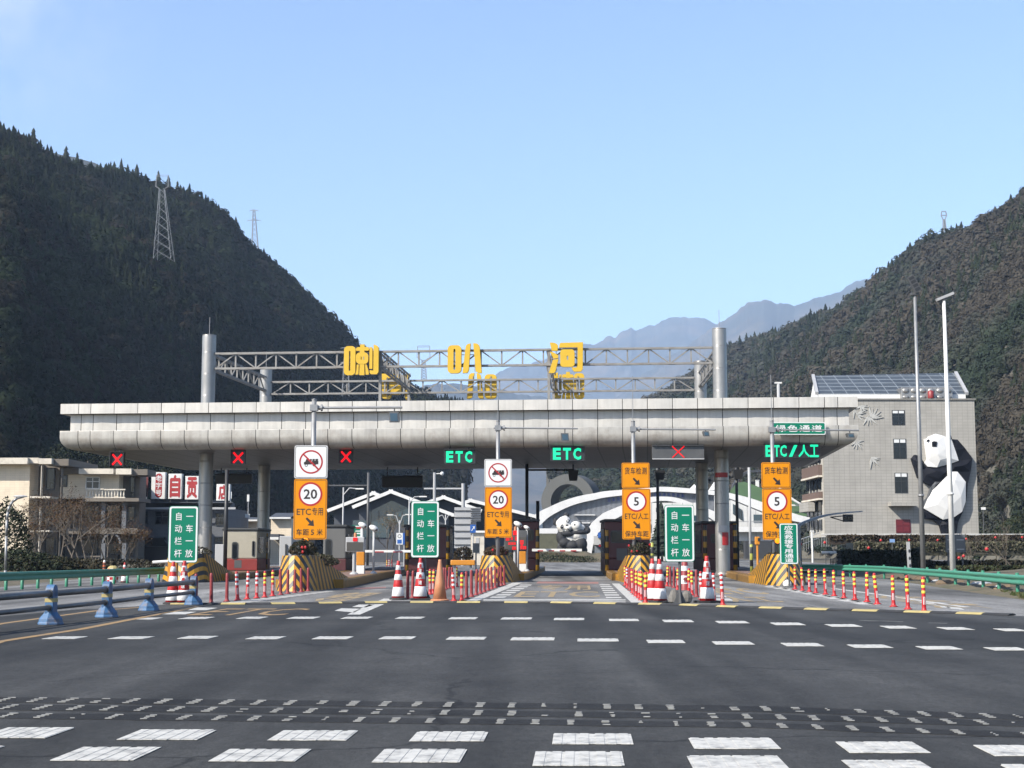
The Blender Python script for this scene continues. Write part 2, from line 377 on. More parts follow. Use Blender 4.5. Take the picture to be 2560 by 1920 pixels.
m_paintr = M('road_paint_red', (.42, .20, .17), .7, var=.15, sc=8, dirt=(.22, .21, .2), dirt_sc=2, dirt_amt=.9)
m_alum = M('canopy_panel', (.80, .775, .72), .45, metal=.25, var=.08, sc=.9, dirt=(.45, .41, .35), dirt_sc=1.1, dirt_amt=.28, streak=.16)
m_alum2 = M('canopy_lower_panel', (.70, .675, .62), .40, metal=.3, var=.10, sc=1.1, dirt=(.27, .21, .16), dirt_sc=.8, dirt_amt=.5, streak=.2)
m_seam = M('panel_seam', (.05, .05, .05), .8)
m_steel = M('stainless_column', (.52, .515, .50), .40, metal=.6, streak=.3, var=.08, sc=1.3, dirt=(.36, .34, .31), dirt_sc=1.1, dirt_amt=.35)
m_galv = M('galvanised_steel', (.40, .41, .42), .5, metal=.5, var=.12, sc=3)
m_truss = M('truss_steel', (.34, .335, .32), .55, metal=.3, var=.15, sc=2, dirt=(.17, .12, .08), dirt_sc=2.2, dirt_amt=.6)
m_yel = M('yellow_sign_letter', (.80, .50, .004), .45, var=.05, coat=.15)
m_dark = M('dark_housing', (.022, .024, .028), .5)
m_grey = M('grey_housing', (.10, .104, .108), .5)
m_lgrey = M('light_grey_paint', (.52, .53, .54), .5, var=.06)
m_white = M('white_paint', (.98, .98, .95), .5, var=.05, dirt=(.5, .48, .44), dirt_sc=1.2, dirt_amt=.3)
m_ledr = M('led_red', (1.0, .005, .012), .5, emit=.62, var=.02)
m_ledg = M('led_green', (.015, 1.0, .50), .5, emit=.55, var=.02)
m_amber = M('amber_lamp_lit', (1.0, .27, .0), .4, emit=1.1, var=.02)
m_red = M('red_plastic', (.58, .007, .009), .45, var=.12, sc=5, dirt=(.35, .10, .09), dirt_sc=4, dirt_amt=.5)
m_redf = M('faded_red_plastic', (.30, .018, .022), .55, var=.2, sc=5, dirt=(.30, .10, .10), dirt_sc=5, dirt_amt=.5)
m_flu = M('yellow_reflective_band', (1.0, .85, .10), .35, var=.06)
m_refw = M('white_reflective_band', (.95, .95, .95), .35, var=.06, dirt=(.4, .36, .34), dirt_sc=6, dirt_amt=.5)
m_oran = M('faded_orange_plastic', (.68, .28, .13), .6, var=.1, sc=4, dirt=(.5, .3, .2), dirt_sc=3, dirt_amt=.6)
m_rub = M('black_rubber', (.03, .031, .033), .8, var=.2, sc=4, dirt=(.09, .085, .08), dirt_sc=4, dirt_amt=.6)
m_ryel = M('yellow_rubber', (.56, .46, .19), .7, var=.14, sc=4, dirt=(.35, .28, .14), dirt_sc=3, dirt_amt=.7)
m_green = M('green_sign_face', (.0, .23, .135), .5, var=.05, spec=.2)
m_signw = M('sign_white', (.92, .94, .94), .4, var=.03)
m_signo = M('sign_amber_face', (.92, .34, .001), .5, var=.05, spec=.2)
m_signr = M('sign_red', (.50, .008, .012), .45, var=.04)
m_signk = M('sign_black', (.022, .012, .010), .5, var=.05)
m_signb = M('sign_blue', (.02, .13, .50), .45, var=.05)
m_haz = stripe_mat('hazard_nose', (.80, .385, .008), (.022, .022, .024), .46, 1.30, .75, xmax=.62)
m_hazs = stripe_mat('hazard_side', (.80, .385, .008), (.022, .022, .024), .62, 0, 1.0, .30)
m_hazv = stripe_mat('hazard_nose_v', (.80, .385, .008), (.022, .022, .024), .46, -1.0, .4)
m_kerb = stripe_mat('hazard_kerb', (.58, .29, .02), (.05, .045, .04), .40, 0.0, 1.0, 0.25)
m_top = M('island_paving', (.26, .16, .125), .85, var=.2, sc=3)
m_blue = M('blue_paint', (.055, .17, .36), .55, var=.2, sc=5, dirt=(.22, .14, .07), dirt_sc=4, dirt_amt=1.0)
m_rail = M('worn_rail_steel', (.20, .205, .215), .45, metal=.5, var=.2, sc=4, dirt=(.12, .09, .07), dirt_sc=5, dirt_amt=.6)
m_grail = M('green_guardrail', (.07, .34, .23), .5, var=.12, sc=2, dirt=(.12, .15, .12), dirt_sc=2, dirt_amt=.4)
m_grailp = M('green_guardrail_post', (.05, .30, .18), .5, var=.1, sc=3)
m_glass = M('window_glass', (.016, .020, .026), .10, var=.2, sc=.5, spec=.35)
m_glassb = M('blue_glass', (.045, .085, .11), .12, var=.2, sc=.4, spec=.8)
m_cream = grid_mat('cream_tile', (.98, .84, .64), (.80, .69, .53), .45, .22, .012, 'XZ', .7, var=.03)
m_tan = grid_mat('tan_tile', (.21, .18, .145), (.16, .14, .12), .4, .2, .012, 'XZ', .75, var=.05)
m_trim = M('cream_trim', (.85, .78, .66), .7, var=.08, dirt=(.32, .29, .24), dirt_sc=1.2, dirt_amt=.6)
m_slate = grid_mat('grey_brick', (.15, .16, .18), (.19, .20, .21), .5, .2, .02, 'XZ', .8, var=.1, off=.5)
m_roof = M('slate_roof', (.075, .085, .105), .7, var=.2, sc=2)
m_frame = M('dark_window_frame', (.04, .045, .05), .5)
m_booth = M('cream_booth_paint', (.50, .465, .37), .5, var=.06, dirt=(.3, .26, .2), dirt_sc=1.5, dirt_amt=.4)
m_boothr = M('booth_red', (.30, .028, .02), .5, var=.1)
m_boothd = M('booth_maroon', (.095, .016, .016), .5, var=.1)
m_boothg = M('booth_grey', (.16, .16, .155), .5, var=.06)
m_orcab = M('orange_cabinet', (.76, .30, .02), .45, var=.06)
m_ptower = M('pylon_steel', (.42, .44, .46), .5, metal=.3)
m_bark = M('bark', (.16, .135, .11), .9, var=.3, sc=8)
m_hblk = stripe_mat('black_yellow_post', (.62, .33, .02), (.02, .02, .022), .62, 0, 0, 1.0)
m_hblk2 = stripe_mat('black_lime_post', (.55, .58, .10), (.02, .02, .022), .62, 0, 0, 1.0)
m_leaf = attr_mat('foliage', .7, .3, 3.0)
m_forest = attr_mat('forest_foliage', .8, .22, .03, .42)
# ================================================================== SETTING
def npmesh(name, V, Fc, mats, col=None, smooth=False):
    me = bpy.data.meshes.new(name); n = len(V); m, k = Fc.shape
    me.vertices.add(n); me.vertices.foreach_set('co', V.astype(np.float32).ravel())
    me.loops.add(m * k); me.loops.foreach_set('vertex_index', Fc.astype(np.int32).ravel())
    me.polygons.add(m); me.polygons.foreach_set('loop_start', (np.arange(m) * k).astype(np.int32))
    if smooth: me.polygons.foreach_set('use_smooth', np.ones(m, dtype=bool))
    for q in (mats if isinstance(mats, (list, tuple)) else [mats]): me.materials.append(q)
    me.update(calc_edges=True)
    if col is not None:
        a = me.color_attributes.new('col', 'FLOAT_COLOR', 'POINT')
        a.data.foreach_set('color', np.concatenate([col, np.ones((n, 1))], 1).astype(np.float32).ravel())
    return me
rg = np.random.default_rng(11)
_lat = rg.random((256, 256))
def vnoise(x, y):
    xi = np.floor(x).astype(int); yi = np.floor(y).astype(int); fx = x - xi; fy = y - yi
    fx = fx * fx * (3 - 2 * fx); fy = fy * fy * (3 - 2 * fy)
    g = lambda a, b: _lat[a % 256, b % 256]
    return (g(xi, yi) * (1 - fx) + g(xi + 1, yi) * fx) * (1 - fy) + (g(xi, yi + 1) * (1 - fx) + g(xi + 1, yi + 1) * fx) * fy
def fbm(x, y, o=5, ridged=False):
    s = 0; a = .5; n = 0
    for i in range(o):
        q = vnoise(x * 2 ** i + 17 * i, y * 2 ** i + 31 * i)
        if ridged: q = 1 - np.abs(2 * q - 1)
        s = s + a * q; n += a; a *= .5
    return s / n

# ---- ground, roads
mb = MB(); mb.add([(-2500, -300, -.06), (2500, -300, -.06), (2500, 8700, -.06), (-2500, 8700, -.06)], [(0, 1, 2, 3)])
m_ground = M('dry_ground', (.13, .11, .075), .95, var=.3, sc=.25, dirt=(.07, .085, .04), dirt_sc=.12, dirt_amt=.8)
ground = struct('ground', mb, m_ground)

BUMP = [(-700, 1566), (0, 1541), (190, 1524), (428, 1511), (518, 1511), (641, 1511), (948, 1507), (1162, 1507), (1375, 1507.5), (1681, 1512.5), (1865, 1519.5), (1929, 1521), (2120, 1527), (2371, 1533.5), (2560, 1540), (3100, 1560)]
edge = [G(u, v) for u, v in BUMP]
# the dark foreground asphalt, camera side of the speed bump
vs = [(p.x, p.y, 0) for p in edge]; e0, e1 = edge[0], edge[-1]
mb = MB()
n = len(vs); mb.add(vs + [(p.x * 1.0, -25, 0) for p in edge], [(n + i, n + i + 1, i + 1, i) for i in range(n - 1)])
mb.add([(e0.x, -25, 0), (e0.x, e0.y, 0), (-60, e0.y + 3, 0), (-60, -25, 0)], [(0, 1, 2, 3)])
mb.add([(e1.x, -25, 0), (60, -25, 0), (60, e1.y - 3, 0), (e1.x, e1.y, 0)], [(0, 1, 2, 3)])
road = struct('road', mb, m_asph)
# the pale concrete apron and the road beyond the plaza
rb = [cG(5, 3000, 1610), cG(5, 2212, 1452), cG(5, 1800, 1391), cG(5, 1400, 1332), cG(5, 1000, 1262), cG(5, 600, 1236)]
mb = MB(); far = 330
bx = [(-60, e0.y + 3, 0)] + vs + [(rb[0].x, rb[0].y, 0)]
right = [(p.x, p.y, 0) for p in rb[1:]] + [(34, 110, 0), (44, far, 0)]
left = [(-30, far, 0), (-46, 120, 0), (-60, 70, 0)]
mb.add(bx + right + left, [tuple(range(len(bx + right + left)))])
apron = struct('concrete_apron', mb, m_conc)

VPX, VPY = 1453.0, 1380.0
def dash_quad(u0, u1, vt, vb):
    k = (vb - vt) / (vb - VPY)
    if (u0 + u1) / 2 < VPX:
        bl = u0; br = (u1 - VPX * k) / (1 - k)
        if u1 > VPX > u0: br = u1
    else:
        br = u1; bl = (u0 - VPX * k) / (1 - k)
    tl = bl + (VPX - bl) * k; tr = br + (VPX - br) * k
    return [G(bl, vb), G(br, vb), G(tr, vt), G(tl, vt)]
def add_dash(mb, q, ribs=6, seed=0):
    rr = random.Random(seed); h0, h1 = .003, .006
    N = 14
    bot = [q[0].lerp(q[1], i / N) for i in range(N + 1)]; top = [q[3].lerp(q[2], i / N) for i in range(N + 1)]
    dv = (q[3] - q[0]).normalized()
    bot = [p + dv * rr.uniform(-.012, .012) for p in bot]; top = [p + dv * rr.uniform(-.02, .03) for p in top]
    vs = [(p.x, p.y, h0) for p in bot] + [(p.x, p.y, h0) for p in top] + [(p.x, p.y, h1) for p in bot] + [(p.x, p.y, h1) for p in top]
    n = N + 1; fs = []
    for i in range(N):
        fs += [(2 * n + i, 2 * n + i + 1, 3 * n + i + 1, 3 * n + i), (i, i + 1, 2 * n + i + 1, 2 * n + i), (n + i + 1, n + i, 3 * n + i, 3 * n + i + 1)]
    fs += [(0, 2 * n, 3 * n, n), (N, n + N, 3 * n + N, 2 * n + N)]
    mb.add(vs, fs)
    for j in range(ribs):                       # raised ridges of the thermoplastic
        t = (j + .45) / ribs + rr.uniform(-.02, .02); a = q[0].lerp(q[1], t); b = q[3].lerp(q[2], t)
        a = a.lerp(b, -.01); b = b.lerp(a, -.02)
        mb.bar((a.x, a.y, .006), (b.x, b.y, .006), .06, .005)
rowA = [(21, *r) for r in [(590, 705, 180, 190), (768, 930, 177, 188), (1018, 1160, 176, 187), (1236, 1386, 176, 187), (1470, 1612, 176, 187), (1706, 1838, 176, 187), (1935, 2066, 178, 189)]] + \
       [(22, *r) for r in [(-50, 88, 179, 190), (180, 312, 181, 193), (418, 550, 185, 197), (648, 788, 189, 202), (876, 1028, 194, 207), (1113, 1270, 201, 215), (1350, 1515, 208, 222), (1588, 1750, 215, 230), (1834, 2000, 221, 235), (2078, 2236, 227, 241), (2320, 2480, 234, 248)]]
rowB = [(21, *r) for r in [(180, 380, 261, 275), (463, 668, 261, 275), (765, 945, 259, 274), (1060, 1236, 261, 276), (1346, 1528, 261, 276), (1634, 1800, 261, 276), (1925, 2103, 263, 278)]] + \
       [(22, *r) for r in [(-8, 185, 265, 281), (283, 462, 270, 286), (580, 750, 276, 293), (862, 1050, 282, 300), (1160, 1350, 289, 307), (1446, 1648, 296, 314), (1742, 1950, 303, 321), (2035, 2240, 308, 325), (2330, 2540, 314, 332)]]
rowD = [(21, *r) for r in [(-110, 322, 658, 703), (503, 938, 667, 711), (1155, 1546, 671, 713), (1767, 2110, 676, 717)]] + [(22, *r) for r in [(180, 525, 684, 730), (762, 1162, 703, 750), (1398, 1810, 720, 768), (1995, 2420, 735, 781)]]
rowE = [(21, *r) for r in [(-480, 18, 738, 796), (218, 693, 743, 801), (900, 1343, 752, 804), (1605, 2018, 752, 809)]] + [(22, *r) for r in [(88, 487, 762, 824), (755, 1200, 780, 838), (1425, 1850, 800, 858), (2108, 2560, 818, 876)]]
for nm, row, ribs in (('white_dash_row', rowA, 5), ('white_dash_row', rowB, 6), ('white_dash_row', rowD, 6), ('white_dash_row', rowE, 6)):
    mb = MB()
    for i, r in enumerate(row):
        (u0, vt), (u1, vb) = c(r[0], r[1], r[3]), c(r[0], r[2], r[4])
        sh = (vb - vt) * (.14 if row in (rowA, rowB) else .02); add_dash(mb, dash_quad(u0, u1, vt + sh, vb - sh), ribs, i * 7 + int(vt))
    struct(nm, mb, m_paint)
# three worn rumble strips of small marks
strips = []; rr0 = random.Random(2)
for yl, ym, yr, x0, dx in ((536, 553, 612, 20, 137), (568, 588, 640, 36, 145), (604, 624, 688, 34, 152)):
    curve = [(-400, 1440 + (yl - 6) * .57866), (0, 1440 + yl * .57866), (1280, 1440 + (ym + 8) * .57866), (1900, 1440 + (ym + 22) * .57866), (2560, 1440 + yr * .57866), (2900, 1440 + (yr + 20) * .57866)]
    us = [a for a, b in curve]; wv = [b for a, b in curve]
    mb = MB()
    pts = [(u, float(np.interp(u, us, wv))) for u in range(-400, 2901, 60)]
    lo = [G(u, v + 7 + rr0.uniform(-.8, .8)) for u, v in pts]; hi = [G(u, v - 7 + rr0.uniform(-.8, .8)) for u, v in pts]; k = len(pts)
    mb.add([(p.x, p.y, .003) for p in lo] + [(p.x, p.y, .003) for p in hi] + [(p.x, p.y, -.01) for p in lo], [(i, i + 1, k + i + 1, k + i) for i in range(k - 1)] + [(2 * k + i, 2 * k + i + 1, i + 1, i) for i in range(k - 1)])
    struct('rumble_strip', mb, m_asph2)
    mb = MB(); u = x0 * .57866
    while u < 2600:
        v = float(np.interp(u, us, wv)); rr = random.Random(int(u) + int(yl)); wear = rr.random()
        for j in range(4):
            if rr.random() < .05 + .3 * (wear > .75): continue
            vv = v - 4.6 + j * 3.1; hw = 11 - 3 * rr.random() - (5 if wear > .8 else 0)
            sl = (VPX - u) * (v - vv) / (v - VPY)
            q = [G(u - hw + sl, vv + .55), G(u + hw + sl + rr.uniform(-3, 2), vv + .55), G(u + hw + sl, vv - .55), G(u - hw + sl + rr.uniform(-2, 3), vv - .55)]
            mb.slab([(p.x, p.y) for p in q], .005, .010)
        u += dx * .57866
    struct('white_mark_row', mb, m_paintw)
# ground lettering and lines
def ground_quad(mb, pts, z=.003): mb.add([(*G(u, v).xy, z) for u, v in pts], [tuple(range(len(pts)))])
def strip(mb, pts, w, z=.003):
    pp = [G(u, v) for u, v in pts]
    for a, b in zip(pp[:-1], pp[1:]):
        d = (b - a).normalized(); nn = Vector((-d.y, d.x, 0)) * w / 2
        mb.add([(*(a - nn).xy, z), (*(b - nn).xy, z), (*(b + nn).xy, z), (*(a + nn).xy, z)], [(3, 2, 1, 0)])
mb = MB()
strip(mb, [(-40, 1617), c(21, 0, 283), c(21, 350, 230), c(21, 650, 172), c(21, 860, 132)], .17)
strip(mb, [(-60, 1574), c(21, 0, 207), c(21, 420, 150), c(21, 640, 133)], .15)
struct('yellow_edge_line', mb, m_painty)
def ground_text(mb, s, u0, u1, vb, vt, bold=.03, z=.0035):
    vs, fs = glyphs(s, bold); a0 = min(p[0] for p in vs); a1 = max(p[0] for p in vs); b0 = min(p[1] for p in vs); b1 = max(p[1] for p in vs)
    A = G(u0, vb); B = G(u1, vb); T = G(u0 + (VPX - u0) * (vb - vt) / (vb - VPY), vt)
    ex = B - A; ey = T - A
    mb.add([(*(A + ex * ((p[0] - a0) / (a1 - a0)) + ey * ((p[1] - b0) / (b1 - b0))).xy, z) for p in vs], fs)
mb = MB()
ground_text(mb, 'ETC', *[c(21, 800, 0)[0], c(21, 1215, 0)[0]], c(21, 0, 170)[1], c(21, 0, 141)[1], .0)
struct('yellow_road_lettering', mb, m_painty); mb = MB()
ground_text(mb, '专用', c(2, 640, 0)[0], c(2, 1010, 0)[0], c(2, 0, 1465)[1], c(2, 0, 1385)[1])
ground_text(mb, 'ETC', c(3, 560, 0)[0], c(3, 1315, 0)[0], c(3, 0, 1427)[1], c(3, 0, 1378)[1], .01)
ground_text(mb, '专用', c(3, 740, 0)[0], c(3, 1235, 0)[0], c(3, 0, 1364)[1], c(3, 0, 1324)[1], .01)
ground_text(mb, '人工', c(4, 1235, 0)[0], c(4, 1690, 0)[0], c(4, 0, 1475)[1], c(4, 0, 1420)[1])
ground_text(mb, 'ETC', c(4, 1120, 0)[0], c(4, 1560, 0)[0], c(4, 0, 1402)[1], c(4, 0, 1352)[1])
ground_text(mb, '货车', c(5, 1500, 0)[0], c(5, 2050, 0)[0], c(5, 0, 1525)[1], c(5, 0, 1410)[1], .0)
struct('yellow_road_lettering', mb, m_paintf)
mb = MB()
for a in ([c(3, 150, 1462), c(3, 250, 1462), c(3, 640, 1303), c(3, 560, 1303)], [c(3, 1590, 1480), c(3, 1690, 1480), c(3, 1480, 1310), c(3, 1415, 1310)]): ground_quad(mb, a)
for i in range(7):      # ladder marks along both sides of the middle lane
    t0, t1 = i / 7 + .02, i / 7 + .095
    f = lambda p, q, t: (p[0] + (q[0] - p[0]) * t, p[1] + (q[1] - p[1]) * t)
    for A, B, C, D in ((c(3, 350, 1437), c(3, 640, 1315), c(3, 480, 1437), c(3, 738, 1315)), (c(3, 1370, 1440), c(3, 1305, 1312), c(3, 1505, 1440), c(3, 1392, 1312))):
        tt = lambda t: t / (t + (1 - t) * .78)
        ground_quad(mb, [f(A, B, tt(t0)), f(C, D, tt(t0)), f(C, D, tt(t1)), f(A, B, tt(t1))])
for y0, y1 in ((1443, 1450), (1456, 1461), (1466, 1471)): ground_quad(mb, [c(3, 300, y1), c(3, 1540, y1 + 3), c(3, 1530, y0 + 3), c(3, 310, y0)])
for i in range(12):      # broken white edge of the left lane
    t0, t1 = i / 12, i / 12 + .06
    A, B = c(2, -20, 1478), c(2, 900, 1372); C, D = c(2, 190, 1478), c(2, 980, 1372)
    f = lambda p, q, t: (p[0] + (q[0] - p[0]) * t, p[1] + (q[1] - p[1]) * t); tt = lambda t: t / (t + (1 - t) * .7)
    ground_quad(mb, [f(A, B, tt(t0)), f(C, D, tt(t0)), f(C, D, tt(t1)), f(A, B, tt(t1))])
for q in ([(1455, 148, 1540, 158), ]):
    pass
for a in ([c(21, 1445, 150), c(21, 1530, 158), c(21, 1560, 142), c(21, 1475, 140)], [c(21, 1500, 167), c(21, 1555, 167), c(21, 1660, 122), c(21, 1600, 122)], [c(21, 1520, 134), c(21, 1580, 136), c(21, 1620, 124), c(21, 1550, 124)],
          [c(31, 20, 795), c(31, 170, 810), c(31, 240, 760), c(31, 110, 755)], [c(21, 690, 166), c(21, 800, 166), c(21, 850, 155), c(21, 740, 155)], [c(21, 810, 148), c(21, 890, 148), c(21, 940, 138), c(21, 850, 136)],
          [c(4, 1075, 1455), c(4, 1230, 1460), c(4, 1190, 1440), c(4, 1075, 1438)], [c(4, 1075, 1425), c(4, 1170, 1428), c(4, 1140, 1412), c(4, 1075, 1412)]): ground_quad(mb, a)
for i in range(9):      # white edge beside the right-hand bollards
    t0, t1 = i / 9, i / 9 + .075
    A, B = c(5, 790, 1490), c(5, -60, 1330); C, D = c(5, 960, 1492), c(5, 60, 1330); tt = lambda t: t / (t + (1 - t) * .7)
    f = lambda p, q, t: (p[0] + (q[0] - p[0]) * t, p[1] + (q[1] - p[1]) * t)
    ground_quad(mb, [f(A, B, tt(t0)), f(C, D, tt(t0)), f(C, D, tt(t1)), f(A, B, tt(t1))])
strip(mb, [c(5, 960, 1495), c(5, 400, 1398), c(5, 0, 1325)], .14)
strip(mb, [c(5, 1720, 1515), c(5, 1000, 1410), c(5, 560, 1352)], .22)
for x0, y in ((1250, 1440), (1400, 1475), (1520, 1505), (1640, 1520)): ground_quad(mb, [c(5, x0 - 60, y + 8), c(5, x0 + 60, y + 18), c(5, x0 + 20, y - 2), c(5, x0 - 110, y - 12)], .0026)
strip(mb, [c(22, 1500, 192), c(22, 1690, 198)], .05); strip(mb, [c(22, 1800, 203), c(22, 1880, 205)], .05)
struct('white_road_marking', mb, m_paint)
mb = MB()
ground_quad(mb, [c(3, 760, 1308), c(3, 1300, 1312), c(3, 1300, 1296), c(3, 780, 1292)], .0022); ground_quad(mb, [c(2, 980, 1365), c(2, 1400, 1352), c(2, 1400, 1338), c(2, 1030, 1350)], .0022)
struct('red_road_marking', mb, m_paintr)
# verge between apron and guard rail, rising bank up to the building terrace
mb = MB(); m_verge = M('grass_verge', (.15, .12, .07), .95, var=.4, sc=1.4, dirt=(.05, .075, .025), dirt_sc=.5, dirt_amt=.9, bump=.6, bsc=6)
xs = np.linspace(0, 1, 26); prof = [(0, .0), (1.5, .12), (4.5, .25), (12, .4), (30, 1.1), (42, 1.3), (47, 2.75), (140, 3.1)]
base = [(rb[0].x, rb[0].y), (rb[1].x, rb[1].y), (rb[2].x, rb[2].y), (rb[3].x, rb[3].y), (rb[4].x, rb[4].y), (rb[5].x, rb[5].y), (27.5, 100)]
bp = np.array(base); tt_ = np.linspace(0, len(bp) - 1, 60)
bx_ = np.interp(tt_, range(len(bp)), bp[:, 0]); by_ = np.interp(tt_, range(len(bp)), bp[:, 1])
vs = []; K = len(prof)
for i in range(60):
    for d, z in prof:
        tY = 78 + d; w = min(1, d / 30)
        x = bx_[i] + d * .62; y = by_[i] + d * .80 * (1 - w) + w * max(by_[i] * .25 + tY * .75 - 20 + 0 * d, by_[i])
        y = by_[i] + d * (.35 + .5 * (120 - by_[i]) / 90)
        z2 = z + (.05 * math.sin(i * 2.1 + d) if d > 1 and d < 40 else 0)
        vs.append((x, y, z2 - .01))
mb.add(vs, [(i * K + j, (i + 1) * K + j, (i + 1) * K + j + 1, i * K + j + 1) for i in range(59) for j in range(K - 1)])
mb.f = [f[::-1] for f in mb.f]
verge = struct('verge', mb, m_verge, smooth=True)
# left verge
mb = MB(); vs = []
for i in range(30):
    y = 30 + i * 6.0; x = -14.8 - (y - 50) * .115
    for d, z in ((0, .0), (1.5, .15), (6, .3), (20, .9), (80, 2.0)): vs.append((x - d - 3.5, y, z - .01))
mb.add(vs, [(i * 5 + j, i * 5 + j + 1, (i + 1) * 5 + j + 1, (i + 1) * 5 + j) for i in range(29) for j in range(4)])
mb.f = [f[::-1] for f in mb.f]
struct('verge', mb, m_verge, smooth=True)
# terrace behind the plaza on the far side
mb = MB(); mb.box(-120, 60, far, far + 3, -.05, 1.0); struct('terrace', mb, m_ground)

# ---- hills: real slopes from a foot to a ridge
class Hill:
    def __init__(s, us, vs, du, dr, fu, fr, drop, amp, seed, pw=1.25, nsc=.012, hd=0.0):
        s.__dict__.update(us=us, vs=vs, du=du, dr=dr, fu=fu, fr=fr, drop=drop, amp=amp, seed=seed, pw=pw, nsc=nsc, hd=hd)
    def at(s, u, t):
        rd = np.interp(u, s.du, s.dr); fd = np.interp(u, s.fu, s.fr); v = np.interp(u, s.us, s.vs) + s.drop + s.hd * FL / rd
        k = (u - UC) / FL / CP                                    # heading of this column
        # height of the ridge so that it shows at pixel v
        b = -(v - VC) / FL; zr = EYE + (SP + CP * b) / (CP - SP * b) * rd
        Y = fd + (rd - fd) * t; X = Y * k * 1.0
        tt = np.clip(t, 0, 1); z = zr * (1 - (1 - tt) ** s.pw) - np.clip(t - 1, 0, 9) * zr * .9
        nz = (fbm(X * s.nsc + s.seed, Y * s.nsc + s.seed * 2, 5) - .5) * s.amp * np.clip(tt * 3, 0, 1) * np.where(t > .93, np.clip((1 - tt) * 10 + .25, 0.25, 1), 1)
        return X, Y, z + nz
    def mesh(s, name, u0, u1, nu, nt, mat, t1=1.5):
        U, T = np.meshgrid(np.linspace(u0, u1, nu), np.linspace(0, t1, nt), indexing='ij')
        X, Y, Z = s.at(U, T); V = np.stack([X.ravel(), Y.ravel(), Z.ravel() - .3], 1)
        i, j = np.meshgrid(np.arange(nu - 1), np.arange(nt - 1), indexing='ij'); a = (i * nt + j).ravel()
        Fc = np.stack([a, a + nt, a + nt + 1, a + 1], 1)
        me = npmesh(name, V, Fc, mat, smooth=True); o = bpy.data.objects.new(name, me); COL.objects.link(o); o['kind'] = 'structure'
        return o
K0 = 1.15732
LH = [(-320, 200), (-150, 262), (0, 295), (40, 312), (100, 350), (165, 364), (250, 366), (330, 392), (400, 418), (470, 465), (540, 545), (600, 590), (660, 638), (720, 692), (760, 735), (800, 772), (860, 822), (940, 868), (1010, 880)]
hl = Hill([a * K0 for a, b in LH], [b * K0 for a, b in LH], [-400, 0, 700, 1170], [420, 470, 640, 760], [-400, 0, 700, 1170], [170, 180, 330, 480], 0, 22, 3.0, 1.15, hd=7.4)
RH = [(1180, 905), (1300, 892), (1400, 868), (1480, 822), (1575, 762), (1640, 727), (1700, 700), (1760, 668), (1820, 640), (1900, 585), (1960, 555), (2010, 525), (2080, 500), (2140, 465), (2212, 422), (2400, 310), (2700, 160)]
hr = Hill([a * K0 for a, b in RH], [b * K0 for a, b in RH], [1365, 1830, 2560, 3000], [1150, 950, 560, 500], [1365, 1830, 2560, 3000], [420, 360, 190, 170], 0, 34, 9.0, 1.2, hd=15.0)
m_hill = M('forest_floor', (.040, .042, .024), .95, var=.35, sc=.05)
m_hillr = M('hillside_soil', (.15, .14, .11), .95, var=.3, sc=.05, dirt=(.045, .05, .03), dirt_sc=.03, dirt_amt=.8)
hl.mesh('left_hill', -370, 1170, 130, 60, m_hill); hr.mesh('right_hill', 1365, 3120, 150, 60, m_hillr)
# a hazy shoulder behind the left ridge
BH = [(-300, 240), (40, 300), (90, 316), (140, 330), (200, 352), (300, 420), (420, 520), (600, 700)]
hb = Hill([a * K0 for a, b in BH], [b * K0 for a, b in BH], [-400, 800], [1500, 1600], [-400, 800], [900, 1000], 4, 20, 5.0)
hb.mesh('back_hill', -340, 690, 60, 20, m_hill)
MT1 = [(880, 870), (940, 850), (1000, 838), (1100, 792), (1180, 768), (1265, 747), (1330, 726), (1352, 713), (1362, 700), (1378, 706), (1400, 703), (1440, 690), (1480, 678), (1505, 684), (1530, 691), (1560, 697), (1640, 720), (1720, 740), (1900, 800)]
MT2 = [(1300, 880), (1400, 800), (1480, 745), (1560, 692), (1590, 672), (1620, 657), (1640, 649), (1665, 651), (1690, 654), (1720, 657), (1750, 644), (1780, 636), (1800, 628), (1830, 620), (1900, 600), (2050, 590)]
MT3 = [(860, 900), (900, 838), (930, 826), (980, 822), (1040, 832), (1120, 846), (1300, 872), (1450, 880), (1560, 850)]
m_mtn = M('mountain_rock_sun_patches', (.038, .050, .052), .95, var=.5, sc=.005, dirt=(.22, .165, .12), dirt_sc=.0035, dirt_amt=.8)  # the dirt colour paints sunlit brown relief patches into the dark rock
for nm, pts, d0, d1, amp, sd in (('far_mountain', MT1, 7600, 3800, 480, 1.3), ('far_mountain', MT2, 5800, 3000, 380, 6.1), ('far_mountain', MT3, 4300, 2200, 180, 2.2)):
    h = Hill([a * K0 for a, b in pts], [b * K0 for a, b in pts], [0, 2560], [d0, d0], [0, 2560], [d1, d1 * .9], 2, amp * .05, sd, 1.0, .0016)
    u0, u1 = pts[0][0] * K0, pts[-1][0] * K0
    def at2(u, t, h=h, sd=sd, amp=amp):
        X, Y, Z = Hill.at(h, u, t)
        rdg = fbm(X * .0011 + sd, Y * .0011, 6, True); crest = fbm(u * .03 + sd, t * 0 + 3.3, 4) - .5
        return X, Y + (rdg - .5) * 500 * np.clip(1 - t, 0, 1) * np.clip(t * 4, 0, 1), Z + (rdg - .92) * amp * 1.1 * np.clip((1 - t) * 4, 0, 1) * np.clip(t * 2.5, 0, 1) + crest * amp * .16 * np.clip(t, 0, 1) ** 8
    h.at = at2
    h.mesh(nm, u0, u1, 220, 90, m_mtn, 1.2)

